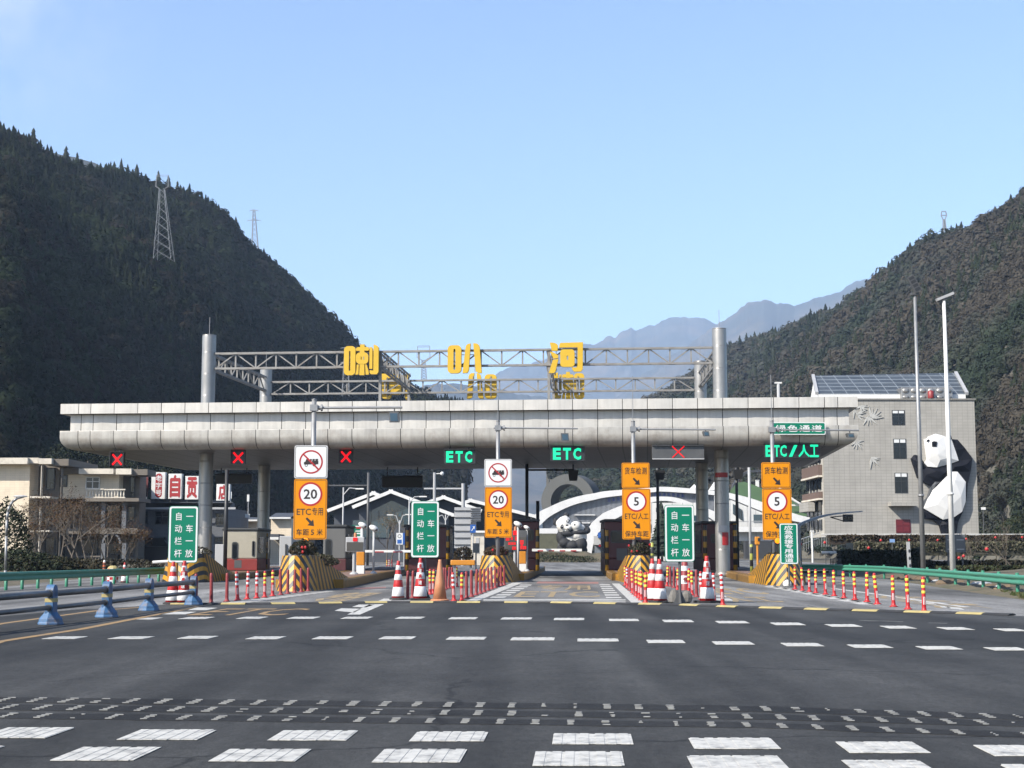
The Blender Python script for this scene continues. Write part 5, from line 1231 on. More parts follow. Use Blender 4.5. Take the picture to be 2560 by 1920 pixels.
# ================================================================== BLUE BARRIER AT THE LEFT
ps = [cG(1, 437, 1662), cG(1, 920, 1600), cG(1, 1285, 1543), cG(1, 1672, 1492)]
ps = [ps[0] + (ps[0] - ps[1]) * 2, ps[0] + (ps[0] - ps[1])] + ps
s = thing('tube_barrier', 'weathered barrier of blue cast posts and two steel rails at left', 'barrier', (ps[2].x, ps[2].y, 0))
for i, p in enumerate(ps):
    a = math.atan2((ps[min(i + 1, 5)] - ps[max(i - 1, 0)]).y, (ps[min(i + 1, 5)] - ps[max(i - 1, 0)]).x)
    mb = MB()
    mb.lathe([(.24, 0), (.235, .03), (.22, .05), (.215, .10), (.13, .20), (.125, .22)], p.x, p.y, 0, 8)
    mb.obox(p.x, p.y, .2, .60, .115, .075, a); ca, sa = math.cos(a), math.sin(a)
    for t in range(1): mb.tube((p.x + sa * .075, p.y - ca * .075, .60), (p.x - sa * .075, p.y + ca * .075, .60), .115, 14)
    o = part('cast_post', mb, m_blue, s, bevel=.008); mb = MB(); mb.obox(p.x, p.y, .40, .47, .118, .078, a); part('ochre_band', mb, m_ryel, o)
    mb = MB(); mb.tube((p.x - ca * .15, p.y - sa * .15, .555), (p.x + ca * .15, p.y + sa * .15, .555), .075, 12); mb.tube((p.x - ca * .15, p.y - sa * .15, .30), (p.x + ca * .15, p.y + sa * .15, .30), .06, 12); part('rail_sleeve', mb, m_rail, o)
for z, r in ((.555, .06), (.30, .045)):
    mb = MB(); mb.path([(p.x, p.y, z) for p in ps], r, 12); part('rail', mb, m_rail, s, smooth=True)
# ================================================================== GREEN GUARD RAILS
WP = [(.0, .62), (.05, .60), (.075, .545), (.03, .50), (.0, .47), (.03, .44), (.075, .395), (.05, .34), (.0, .32)]
def wbeam(label, path, posts, side, seed=0):
    s = thing('guard_rail', label, 'guard rail', (path[0].x, path[0].y, 0), 0, 'green corrugated guard rails')
    mb = MB(); m = len(WP); vs = []
    for i, p in enumerate(path):
        d = (path[min(i + 1, len(path) - 1)] - path[max(i - 1, 0)]).normalized(); nn = Vector((-d.y, d.x, 0)) * side
        for t, z in WP: vs.append((p.x + nn.x * (t + .09), p.y + nn.y * (t + .09), p.z + z))
    fs = [(i * m + j, i * m + j + 1, (i + 1) * m + j + 1, (i + 1) * m + j) for i in range(len(path) - 1) for j in range(m - 1)]
    mb.add(vs, fs); mb.add([(x - (.012 * side), y, z) for x, y, z in vs], [f[::-1] for f in fs]); part('beam', mb, m_grail, s, smooth=True)
    for p in posts:
        mb = MB(); mb.tube((p.x, p.y, p.z - .3), (p.x, p.y, p.z + (.56 if side < 0 else .65)), .057, 10); mb.lathe([(.06, .55), (.055, .56), (.02, .57)] if side < 0 else [(.06, .65), (.055, .67), (.02, .68)], p.x, p.y, p.z, 10); part('post', mb, m_grailp, s, smooth=True)
    return s
a, b = cG(1, 40, 1368), cG(1, 1372, 1292); d = (b - a)
Lp = [a + d * t for t in np.linspace(-.6, 1.05, 12)]
wbeam('dark green corrugated guard rail along the left edge of the road', Lp, [cG(1, x, 1368 - (x - 40) * .057) for x in (50, 190, 326, 444, 573, 690, 793, 890, 985, 1100, 1196, 1288, 1370)] + [a + d * t for t in (-.2, -.4)], -1)
rp = [(2900, 1540, .1), (2760, 1478, .05), (2160, 1412, 0), (1860, 1372, 0), (1490, 1325, .0), (1005, 1268, .0), (590, 1246, .0), (300, 1240, .0)]
path = []
for x, y, z in rp: g = cG(5, x, y); path.append(Vector((g.x, g.y, 0.0)))
wbeam('light green corrugated guard rail curving along the right verge', path, [cG(5, x, y) for x, y in ((2500, 1450), (2160, 1412), (2000, 1392), (1862, 1372), (1735, 1357), (1622, 1342), (1490, 1325), (1380, 1312), (1190, 1290), (1005, 1268), (850, 1260), (710, 1252), (590, 1246))], 1)
# ================================================================== TOLL BOOTHS
def booth(label, k, r, Y, dep, wall, base, trim=m_dark, win=None, door=None, roofh=.14, basez=.32, split=None):
    a, b, z0, z1 = cR(k, *r, Y); z0 = basez; s = thing('toll_booth', label, 'toll booth', ((a + b) / 2, Y, z0), 0, 'toll booths under the canopy')
    zb = z0 + .62
    mb = MB(); mb.box(a, b, Y, Y + dep, zb, z1 - roofh); part('wall', mb, wall, s, bevel=.06)
    mb = MB(); mb.box(a - .015, b + .015, Y - .015, Y + dep + .015, z0, zb); part('base_panel', mb, base, s, bevel=.03)
    mb = MB(); mb.box(a - .06, b + .06, Y - .08, Y + dep + .06, z1 - roofh, z1); part('roof', mb, trim, s, bevel=.04)
    for wx0, wy0, wx1, wy1 in (win or []):
        x0, x1, w0, w1 = cR(k, wx0, wy0, wx1, wy1, Y); mb = MB(); mb.prism(rrect(x0, x1, w0, w1, min(.12, (x1 - x0) / 2.2)), Y - .03, Y - .002); o = part('window', mb, m_frame, s)
        mb = MB(); mb.prism(rrect(x0 + .05, x1 - .05, w0 + .05, w1 - .05, min(.09, (x1 - x0) / 3)), Y - .035, Y - .031); part('pane', mb, m_glass, o)
    for dx0, dy0, dx1, dy1 in (door or []):
        x0, x1, w0, w1 = cR(k, dx0, dy0, dx1, dy1, Y); mb = MB(); mb.box(x0, x1, Y - .02, Y - .001, w0, w1); part('service_box', mb, m_grey, s)
    mb = MB()
    for f in (.12, .6): mb.box(b + .001, b + .03, Y + dep * f, Y + dep * (f + .3), zb + .3, z1 - roofh - .35)
    part('side_window', mb, m_glass, s)
    mb = MB(); mb.box(a - .03, a - .001, Y + dep * .1, Y + dep * .9, zb + .3, z1 - roofh - .35); part('side_window', mb, m_glass, s)
    return s
booth('cream toll booth with red base and rounded window beside the left columns', 37, (95, 490, 640, 1200), 80, 4.2, m_booth, m_boothr, m_frame, [(240, 705, 340, 975), (550, 690, 600, 930)], [(280, 985, 395, 1105)])
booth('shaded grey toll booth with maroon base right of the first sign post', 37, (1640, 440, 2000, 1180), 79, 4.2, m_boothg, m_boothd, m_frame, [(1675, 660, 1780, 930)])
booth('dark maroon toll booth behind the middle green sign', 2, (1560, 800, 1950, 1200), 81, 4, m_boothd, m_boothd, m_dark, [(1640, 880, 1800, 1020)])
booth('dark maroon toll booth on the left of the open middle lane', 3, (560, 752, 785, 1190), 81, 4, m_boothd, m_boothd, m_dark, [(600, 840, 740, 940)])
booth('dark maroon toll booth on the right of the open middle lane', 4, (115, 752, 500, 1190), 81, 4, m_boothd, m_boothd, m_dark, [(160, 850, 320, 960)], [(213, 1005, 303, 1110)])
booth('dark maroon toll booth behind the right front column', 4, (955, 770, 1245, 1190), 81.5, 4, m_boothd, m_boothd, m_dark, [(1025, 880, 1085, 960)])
def striped_post(k, x0, y0, x1, y1, Y, label, mat=m_hblk, name='guard_post'):
    a, b, z0, z1 = cR(k, x0, y0, x1, y1, Y); z0 = max(z0, 0) if z0 < 1.0 else z0
    mb = MB(); mb.lathe([((b - a) / 2, 0), ((b - a) / 2, z1 - .3 - .04), ((b - a) / 2 - .03, z1 - .3)], (a + b) / 2, Y, .3, 12)
    solo(name, mb, mat, label, 'guard post', ((a + b) / 2, Y, .3), 'black and yellow guard posts at the booths', smooth=True)
striped_post(3, 757, 835, 787, 1160, 80.2, 'black and yellow striped post at the left booth of the middle lane')
striped_post(4, 113, 840, 143, 1160, 80.2, 'black and yellow striped post at the right booth of the middle lane')
striped_post(2, 1568, 805, 1598, 1190, 80.2, 'black and yellow striped post showing left of the middle green sign')
striped_post(2, 1918, 812, 1948, 1190, 80.2, 'black and yellow striped post showing right of the middle green sign')
striped_post(4, 962, 800, 992, 1175, 80.6, 'black and yellow striped post left of the right front column')
striped_post(4, 1222, 792, 1252, 1175, 80.6, 'black and yellow striped post right of the right front column')
striped_post(37, 745, 570, 800, 1180, 83, 'black and yellow striped post beside the cream booth')
striped_post(4, 508, 955, 534, 1150, 72, 'black and lime striped post behind the right nose of the middle lane', m_hblk2)
striped_post(4, 1366, 970, 1390, 1180, 72, 'black and lime striped post at the far right island', m_hblk2)
# boom barriers with their cabinets
def boom(label, k, tip0, tip1, th, cab, Y, cabcol=m_orcab, n=7):
    s0 = cP(k, *tip0, Y); s1 = cP(k, *tip1, Y); a, b, z0, z1 = cR(k, *cab, Y); s = thing('boom_barrier', label, 'boom barrier', ((a + b) / 2, Y + .1, .3), 0, 'boom barriers of the toll lanes')
    zm = .3 + (z1 - .3) * .38
    mb = MB(); mb.box(a, b, Y, Y + .4, zm, z1); part('cabinet', mb, cabcol, s, bevel=.03); mb = MB(); mb.box(a + .003, b - .003, Y + .003, Y + .397, .3, zm - .002); part('cabinet_base', mb, m_white, s)
    z = (s0.z + s1.z) / 2
    mb = MB(); mb.box(s0.x, s1.x, Y - .08, Y - .03, z - th / 2, z + th / 2); o = part('boom_arm', mb, m_white, s)
    mb = MB(); L = s1.x - s0.x
    for i in range(n):
        if i % 2: mb = MB(); mb.box(s0.x + L * i / n, s0.x + L * (i + 1) / n, Y - .086, Y - .082, z - th / 2 + .0, z - th * .05); part('red_stripe', mb, m_signr, o)
boom('white boom with red stripes reaching towards the middle green sign, orange and white cabinet', 2, (1220, 1030), (1625, 1030), .11, (1142, 1035, 1212, 1245), 69, n=5)
boom('white boom with red stripes lowered across the open middle lane, orange cabinet', 33, (415, 1352), (1275, 1345), .13, (195, 1370, 310, 1690), 77, n=9)
p = cP(1, 1320, 1126, 60); q = cP(1, 1455, 1117, 60)
mb = MB(); mb.tube(p, q, .06, 10); o = thing('boom_barrier', 'short white boom end showing left of the far left striped nose', 'boom barrier', (q.x, 60, .3), 0, 'boom barriers of the toll lanes')
part('boom_arm', mb, m_white, o); mb = MB(); mb.box(q.x, q.x + .35, 59.9, 60.25, .0, q.z + .12); part('cabinet', mb, m_orcab, o)
# cameras on posts
def cam_post(label, k, head, base_y, x, Y, hs=.16, flip=1):
    h = cP(k, *head, Y); s = thing('camera_post', label, 'camera', (h.x, Y, .3), 0, 'white lane cameras on posts')
    px = cP(k, x, head[1], Y).x
    mb = MB(); mb.tube((px, Y, .3), (px, Y, h.z - hs * .7), .055, 10); mb.lathe([(.16, 0), (.15, .06), (.06, .14)], px, Y, .3, 10); part('post', mb, m_lgrey, s, smooth=True)
    mb = MB(); rot = Matrix.Rotation(R(28 * flip), 3, 'Y') @ Matrix.Rotation(R(0), 3, 'X'); mb.ell((h.x, Y, h.z), (hs * 1.45, hs * 1.4, hs * .82), 14, 8, 0, rot); part('camera_head', mb, m_white, s, smooth=True)
    mb = MB(); mb.ell((h.x + hs * .75 * flip, Y - hs * .85, h.z - hs * .42), (hs * .42, hs * .4, hs * .36), 10, 6); part('lens', mb, m_dark, s, smooth=True)
cam_post('white dome camera on a straight post between the price display and the middle green sign', 2, (1295, 832), 1225, 1295, 68)
cam_post('white camera on a post behind the grey price display', 2, (1200, 806), 1100, 1196, 71)
cam_post('larger white camera left of the open middle lane', 3, (605, 797), 1170, 605, 74)
cam_post('smaller white camera nearest the boom of the middle lane', 3, (681, 826), 1190, 682, 76, .12)
# price displays
def price_display(label, k, r, Y, lampr, post, lit):
    a, b, z0, z1 = cR(k, *r, Y); s = thing('price_display', label, 'display', ((a + b) / 2, Y, .3), 0, 'lane price displays')
    mb = MB(); mb.box(a, b, Y, Y + .3, z0, z1); part('housing', mb, m_lgrey if not lit else m_grey, s, bevel=.03)
    h = z1 - z0; mb = MB(); mb.box(a + .04, b - .04, Y - .012, Y - .001, z0 + h * .06, z0 + h * .66); part('screen', mb, M('display_screen', (.075, .07, .06), .5), s)
    x0, x1, w0, w1 = cR(k, *lampr, Y); mb = MB(); mb.box(x0, x1, Y - .03, Y - .002, w0, w1); part('red_lamp', mb, m_ledr, s)
    mb = MB(); mb.lathe([(.07, 0), (.07, .16), (.03, .2)], (x0 + x1) / 2, Y + .1, z1, 10); part('beacon', mb, m_oran, s)
    mb = MB(); mb.tube(((a + b) / 2 - .05, Y + .15, .3), ((a + b) / 2 - .05, Y + .15, z0), .07, 10); mb.lathe([(.2, 0), (.18, .05), (.08, .12)], (a + b) / 2 - .05, Y + .15, .3, 10); part('post', mb, m_lgrey, s)
    if lit:
        mb = MB()
        for x0, y0, x1, y1 in ((340, 830, 560, 990), (640, 760, 760, 940), (880, 740, 1010, 970), (480, 1090, 940, 1230), (720, 1340, 960, 1520), (1180, 960, 1400, 1180), (1220, 1180, 1360, 1300), (1200, 1310, 1560, 1490)):
            p0, p1 = P(1250 + x0 * .0422, 1310 + y1 * .0422, Y), P(1250 + x1 * .0422, 1310 + y0 * .0422, Y); h_ = p1.z - p0.z
            for f in (0, .4, .78): mb.box(p0.x, p1.x, Y - .016, Y - .013, p0.z + h_ * f, p0.z + h_ * (f + .2))
            for f in (.1, .5, .85): mb.box(p0.x + (p1.x - p0.x) * f, p0.x + (p1.x - p0.x) * (f + .1), Y - .016, Y - .013, p0.z, p1.z)
        part('red_lettering', mb, m_ledr, s)
price_display('grey lane display with a small lit red lamp next to the orange cabinet', 2, (1050, 908, 1212, 1036), 67, (1115, 912, 1152, 944), 0, False)
price_display('lane display filled with lit red characters left of the open middle lane', 3, (488, 850, 682, 1020), 75.5, (562, 852, 602, 892), 0, True)
# yellow service post at the right
a, b, z0, z1 = cR(4, 1416, 905, 1450, 1160, 66); s = thing('card_machine', 'pale yellow card machine on a slim post left of the rightmost sign post', 'card machine', ((a + b) / 2, 66, .3))
mb = MB(); mb.tube(((a + b) / 2, 66.1, .3), ((a + b) / 2, 66.1, z1 - .3), .05, 10); part('post', mb, m_orcab, s); mb = MB(); mb.box(a, b, 66, 66.25, z1 - .35, z1); part('machine_head', mb, m_orcab, s, bevel=.03)
mb = MB(); mb.box(b - .09, b + .03, 65.985, 66.0, z1 - .2, z1 - .06); part('camera_eye', mb, m_dark, s)
# gantry poles with flood lights seen under the canopy
def gantry(label, k, px, ytop, ybase, Y, arm, box, mat=m_dark):
    p = cP(k, px, ytop, Y); s = thing('lamp_gantry', label, 'lamp post', (p.x, Y, .3), 0, 'dark lamp posts behind the booths'); mb = MB(); mb.tube((p.x, Y, .3), (p.x, Y, p.z), .10, 10); part('pole', mb, mat, s, smooth=True)
    if arm: q = cP(k, *arm, Y); mb = MB(); mb.tube((p.x, Y, q.z), (q.x, Y, q.z), .06, 8); part('arm', mb, mat, s)
    if box: a, b, z0, z1 = cR(k, *box, Y); mb = MB(); mb.hexa([(a + .08, Y - .2, z0), (b - .08, Y - .2, z0), (b - .08, Y + .3, z0), (a + .08, Y + .3, z0), (a, Y - .2, z1), (b, Y - .2, z1), (b, Y + .3, z1), (a, Y + .3, z1)]); mb.box((a + b) / 2 - .05, (a + b) / 2 + .05, Y, Y + .1, z1, z1 + .5); part('floodlight', mb, mat, s)
gantry('dark pole with an arm carrying a black flood light left of the grey ring', 12, 1430, 1040, 1500, 90, (1750, 1092), (1715, 1095, 1786, 1166))
gantry('dark thin pole beside the left booth of the middle lane', 12, 1505, 1306, 1500, 86, None, None)
gantry('dark pole in front of the cream booth between the left columns', 11, 1293, 1090, 1650, 76, None, None)
gantry('dark pole with a high black flood light near the rear right column', 13, 395, 900, 1500, 97, (412, 1090), (378, 1094, 446, 1160))
gantry('dark pole with black flood light just right of the front right column', 13, 940, 950, 1500, 97, (955, 1090), (922, 1090, 991, 1156))
gantry('slim grey post before the dark gable of the service building', 12, 335, 1110, 1640, 110, (60, 1200), None, m_grey)

# ================================================================== BACKGROUND: LEFT HOUSES
def wall_window(root, k, r, Y, cross_=True, frame=m_white, depth=.12, pane=m_glass):
    x0, x1, z0, z1 = cR(k, *r, Y); mb = MB(); f = .09
    mb.box(x0, x1, Y - depth, Y - .01, z1 - f, z1); mb.box(x0, x1, Y - depth, Y - .01, z0, z0 + f); mb.box(x0, x0 + f, Y - depth, Y - .01, z0 + f, z1 - f); mb.box(x1 - f, x1, Y - depth, Y - .01, z0 + f, z1 - f)
    if cross_: mb.box((x0 + x1) / 2 - .04, (x0 + x1) / 2 + .04, Y - depth + .02, Y - .01, z0 + f, z1 - f); zz = z0 + (z1 - z0) * .58; mb.box(x0 + f, (x0 + x1) / 2 - .04, Y - depth + .02, Y - .01, zz, zz + .07); mb.box((x0 + x1) / 2 + .04, x1 - f, Y - depth + .02, Y - .01, zz, zz + .07)
    o = part('window', mb, frame, root); mb = MB(); mb.box(x0 + f * .5, x1 - f * .5, Y - .05, Y - .012, z0 + f * .5, z1 - f * .5); part('pane', mb, pane, o)
def wbox(root, name, k, r, Y0, Y1, mat, label=None):
    x0, x1, z0, z1 = cR(k, *r, Y0); mb = MB(); mb.box(x0, x1, Y0, Y1, z0, z1); return part(name, mb, mat, root, label)
YA = 140
p = cP(1, 100, 1180, YA); hA = thing('village_house', 'cream tiled three storey house with flat roof at the left edge', 'house', (p.x, YA, 1.0))
wbox(hA, 'wall', 1, (-900, 262, 262, 1185), YA, YA + 14, m_cream); wbox(hA, 'roof', 1, (-920, 222, 238, 276), YA - 1.2, YA + 14, m_trim)
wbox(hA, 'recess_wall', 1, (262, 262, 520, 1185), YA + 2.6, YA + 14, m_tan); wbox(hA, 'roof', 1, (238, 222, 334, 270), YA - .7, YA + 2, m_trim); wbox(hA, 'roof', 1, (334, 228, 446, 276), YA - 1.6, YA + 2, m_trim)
mb = MB(); x0, x1, z0, z1 = cR(1, 446, 238, 620, 296, YA); mb.box(x0, x1, YA - 1.0, YA + 9, z0, z1); part('roof', mb, m_tan, hA)
for r in ((258, 555, 358, 570), (358, 555, 432, 572), (258, 850, 432, 862)): wbox(hA, 'floor_ledge', 1, r, YA - 1.3, YA + 1.4, m_trim)
for x in (330, 506): wbox(hA, 'pillar', 1, (x, 290, x + 26, 1180), YA - .6, YA - .1, m_trim if x == 330 else m_tan)
for r in ((395, 310, 480, 500), (380, 620, 480, 780), (385, 910, 480, 1090)): wall_window(hA, 1, r, YA + 2.6, False, m_frame)
YB = 142
p = cP(1, 850, 1180, YB); hB = thing('village_house', 'tan three storey house with balconies and arched ground floor at left', 'house', (p.x, YB, 1.0))
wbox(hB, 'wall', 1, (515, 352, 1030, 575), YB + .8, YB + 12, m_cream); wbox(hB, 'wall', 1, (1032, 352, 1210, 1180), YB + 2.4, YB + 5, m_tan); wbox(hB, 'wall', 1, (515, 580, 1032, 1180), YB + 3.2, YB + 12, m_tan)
wbox(hB, 'roof', 1, (515, 312, 680, 362), YB + .2, YB + 12, m_tan); wbox(hB, 'roof', 1, (680, 316, 980, 362), YB - .8, YB + 12, m_trim); wbox(hB, 'roof', 1, (1000, 316, 1135, 366), YB - .8, YB + 5, m_trim); wbox(hB, 'roof', 1, (1135, 322, 1275, 372), YB - .4, YB + 3, m_tan)
wall_window(hB, 1, (740, 388, 866, 492), YB + .8)
wall_window(hB, 1, (522, 372, 585, 475), YB + .8, False, m_frame); wall_window(hB, 1, (1118, 382, 1170, 560), YB + 2.4, False, m_frame)
def balustrade(root, k, x0, x1, y0, y1, Y, mat):
    a, b, z0, z1 = cR(k, x0, y0, x1, y1, Y); mb = MB(); mb.box(a, b, Y - .12, Y + .12, z1 - .12, z1); mb.box(a, b, Y - .12, Y + .12, z0, z0 + .12)
    n = max(3, int((b - a) / .28))
    for i in range(n): x = a + (i + .5) * (b - a) / n; mb.lathe([(.035, 0), (.08, .25 * (z1 - z0)), (.035, .6 * (z1 - z0)), (.06, z1 - z0 - .2)], x, Y, z0 + .1, 6)
    part('balustrade', mb, mat, root)
balustrade(hB, 1, 735, 900, 488, 570, YB - .9, m_trim); balustrade(hB, 1, 900, 1085, 492, 572, YB - 1.3, m_trim); wbox(hB, 'balcony_slab', 1, (735, 570, 1200, 600), YB - 1.5, YB + 3.1, m_tan)
balustrade(hB, 1, 640, 870, 770, 830, YB - .6, m_tan); balustrade(hB, 1, 640, 870, 1070, 1135, YB - .6, m_tan); wbox(hB, 'balcony_slab', 1, (515, 832, 1190, 880), YB - .9, YB + 3.1, m_tan)
for x in (870, 1050): wbox(hB, 'pillar', 1, (x, 605, x + 42, 830), YB - .8, YB - .4, m_slate); wbox(hB, 'pillar', 1, (x, 960, x + 40, 1135), YB - .8, YB - .4, m_slate)
for r in ((560, 620, 660, 770), (715, 640, 860, 800), (915, 630, 1045, 770), (1100, 640, 1170, 770), (1115, 915, 1165, 1080), (905, 960, 1040, 1060), (700, 930, 850, 1060)): wall_window(hB, 1, r, YB + 3.2 if r[0] < 1040 else YB + 2.4, False, m_frame)
for cx in (985,):      # arch over the ground floor opening
    a, b, z0, z1 = cR(1, 912, 962, 1052, 900, YB); a, b, z0, z1 = cR(1, 912, 885, 1052, 965, YB); r0 = (b - a) / 2; mb = MB(); xc = (a + b) / 2
    for i in range(10):
        t0, t1 = math.pi * i / 10, math.pi * (i + 1) / 10; mb.hexa([(xc + r0 * math.cos(t) * f, y, z0 + (z1 - z0) * math.sin(t) * f) for y in (YB - .8, YB - .5) for t, f in ((t0, 1), (t1, 1), (t1, 1.2), (t0, 1.2))])
    part('arch', mb, m_slate, hB)
YC = 150
p = cP(1, 1600, 1140, YC); hC = thing('roadside_inn', 'grey brick two storey inn with slate eaves, carrying the sign boxes', 'building', (p.x, YC, 1.0))
wbox(hC, 'wall', 1, (1190, 655, 1965, 1160), YC, YC + 12, m_slate); wbox(hC, 'parapet', 1, (1190, 585, 1850, 622), YC + .8, YC + 12, m_slate)
x0, x1, z0, z1 = cR(1, 1190, 664, 2032, 616, YC); mb = MB(); mb.hexa([(x0, YC - 1.2, z0), (x1, YC - 1.2, z0), (x1 - 1, YC + 1, z1), (x0, YC + 1, z1), (x0, YC - 1.2, z0 + .08), (x1, YC - 1.2, z0 + .08), (x1 - 1, YC + 1, z1 + .08), (x0, YC + 1, z1 + .08)]); part('eaves', mb, m_roof, hC)
wbox(hC, 'eaves_board', 1, (1190, 650, 2035, 668), YC - 1.28, YC - 1.21, m_lgrey)
x0, x1, z0, z1 = cR(1, 1190, 985, 1450, 915, YC); mb = MB(); mb.hexa([(x0, YC - 2.2, z0), (x1, YC - 2.2, z0), (x1, YC - .01, z1), (x0, YC - .01, z1), (x0, YC - 2.2, z0 + .1), (x1, YC - 2.2, z0 + .1), (x1, YC - .01, z1 + .1), (x0, YC - .01, z1 + .1)]); part('awning', mb, m_roof, hC)
wbox(hC, 'shop_front', 1, (1195, 990, 1450, 1150), YC - .2, YC - .02, M('shop_front_brown', (.05, .035, .03), .6))
for r in ((1205, 680, 1282, 798), (1340, 686, 1462, 800), (1500, 690, 1600, 800), (1860, 700, 1942, 808), (1850, 905, 1930, 960), (1320, 905, 1440, 940)): wall_window(hC, 1, r, YC, True, m_frame)
def sign_box(label, r, chars, kind='char', side=16):
    Y = YC - .6; a, b, z0, z1 = cR(1, *r, Y); s = thing('sign_box', label, 'sign', ((a + b) / 2, Y, z0), 0, 'sign boxes on the inn roof'); sd = side * .28933 * Y / FL
    mb = MB(); mb.box(a + sd, b, Y, Y + .8, z0, z1); mb.hexa([(a, Y + .5, z0), (a + sd, Y, z0), (a + sd, Y + .8, z0), (a, Y + .8, z0), (a, Y + .5, z1), (a + sd, Y, z1), (a + sd, Y + .8, z1), (a, Y + .8, z1)]); part('box', mb, m_white, s)
    a += sd; w, h = b - a, z1 - z0; mb = MB()
    mb.box(a + .06, a + .14, Y + .3, Y + .4, z0 - .5, z0); mb.box(b - .14, b - .06, Y + .3, Y + .4, z0 - .5, z0); part('bracket', mb, m_grey, s)
    if kind == 'char':
        mb = MB(); mb.text(chars, a + w * .12, b - w * .12, z0 + h * .08, z0 + h * .92, Y - .006, .01, .045); part('lettering', mb, M('sign_character_red', (.50, .03, .03), .5), s)
    elif kind == 'seal':
        mb = MB(); mb.prism(rrect(a + w * .27, b - w * .22, z0 + h * .05, z0 + h * .95, w * .24), Y - .008, Y - .001); part('red_seal', mb, M('seal_red', (.42, .012, .015), .5), s)
        mb = MB()
        for i, ch in enumerate('老字号'): q = h * .24; zc = z0 + h * (.77 - i * .27); mb.text(ch, a + w * .525 - q / 2, a + w * .525 + q / 2, zc - q / 2, zc + q / 2, Y - .009, .004, .02, cell=True)
        part('lettering', mb, m_signw, s)
sign_box('white roof sign box with red oval seal and three small white characters', (1293, 347, 1428, 577), '', 'seal')
sign_box('white roof sign box with a red box-shaped character, right of the red seal', (1440, 360, 1570, 577), '自')
sign_box('white roof sign box with a red character directly left of the column', (1586, 380, 1716, 582), '贡')
sign_box('white roof sign box with a red shop character, right of the left front column', (1860, 450, 1985, 592), '店')
Y = YC - .5; a, b, z0, z1 = cR(1, 1203, 365, 1280, 560, Y); s = thing('portrait_board', 'dark red portrait board of a person in white beside the roof sign boxes', 'board', (a, Y, z0))
mb = MB(); mb.box(a, b, Y, Y + .12, z0, z1); part('panel', mb, M('portrait_red', (.20, .03, .025), .5), s); w, h = b - a, z1 - z0
mb = MB(); mb.prism(circ(a + w * .25, z0 + h * .62, w * .22, 20), Y - .006, Y - .001); mb.prism([(a + .02, z0 + .03), (a + w * .48, z0 + .03), (a + w * .38, z0 + h * .48), (a + .02, z0 + h * .5)], Y - .004, Y - .001); part('portrait', mb, M('portrait_grey', (.45, .46, .48), .5), s)
mb = MB(); mb.box(a + w * .05, a + w * .42, Y - .010, Y - .007, z0 + h * .55, z0 + h * .575); mb.prism([(a + w * .5, z0 + .03), (b - .02, z0 + .03), (b - .02, z0 + h * .4), (a + w * .52, z0 + h * .3)], Y - .004, Y - .001); part('portrait_dark_print', mb, m_dark, s)  # dark printed shapes of the portrait, moustache among them
# low cream buildings behind
for lab, k, wall, roofr, Y in (('low cream building with slate roof edge behind the cream booth', 37, (200, 385, 655, 900), (235, 330, 655, 386), 165), ('low cream building with two slate roof edges left of the first sign post', 37, (830, 345, 1160, 1100), (830, 262, 1165, 350), 160)):
    a, b, z0, z1 = cR(k, *wall, Y); s = thing('service_shed', lab, 'building', ((a + b) / 2, Y, .5)); mb = MB(); mb.box(a, b, Y, Y + 8, 0, z1); part('wall', mb, m_cream, s)
    a, b, z0, z1 = cR(k, *roofr, Y); mb = MB(); mb.hexa([(a, Y - .7, z0 + .02), (b, Y - .7, z0 + .02), (b, Y + 4, z1), (a, Y + 4, z1), (a, Y - .7, z0 + .14), (b, Y - .7, z0 + .14), (b, Y + 4, z1 + .12), (a, Y + 4, z1 + .12)]); part('roof', mb, m_roof, s)
    mb = MB(); mb.box(a, b, Y - .78, Y - .71, z0 - .02, z0 + .16); part('roof_edge', mb, m_white, s)
    if roofr[0] > 800:
        a, b, z0, z1 = cR(37, 830, 585, 975, 668, Y - 3); mb = MB(); mb.box(a, b, Y - 3.5, Y - .01, z0, z1); part('porch_roof', mb, m_roof, s); mb = MB(); mb.box(a, b, Y - 3.56, Y - 3.51, z0 - .02, z0 + .25); part('roof_edge', mb, m_white, s)
    else:
        for x in (270, 330): wbox(s, 'window', 37, (x, 410, x + 60, 560), Y - .1, Y - .01, m_glass)
a, b, z0, z1 = cR(37, 970, 615, 1165, 1010, 110); s = thing('equipment_cabinet', 'pale blue grey cabinet left of the first sign post', 'cabinet', (a, 110, 0)); mb = MB(); mb.box(a, b, 110, 112, 0, z1); part('cabinet', mb, m_lgrey, s, bevel=.05); mb = MB(); mb.box((a + b) / 2 - .02, (a + b) / 2 + .1, 109.9, 109.99, .8, z1 - .6); part('vent', mb, m_frame, s)
a, b, z0, z1 = cR(1, 1855, 970, 1950, 1135, 78); s = thing('equipment_cabinet', 'grey metal cabinet beside the left front column', 'cabinet', (a, 78, 0)); mb = MB(); mb.box(a, b, 78, 78.5, .4, z1); part('cabinet', mb, m_lgrey, s, bevel=.03); mb = MB(); mb.box(a + .1, a + .2, 78.1, 78.3, 0, .4); part('leg', mb, m_grey, s); mb = MB(); mb.box(b - .2, b - .1, 78.1, 78.3, 0, .4); part('leg', mb, m_grey, s)
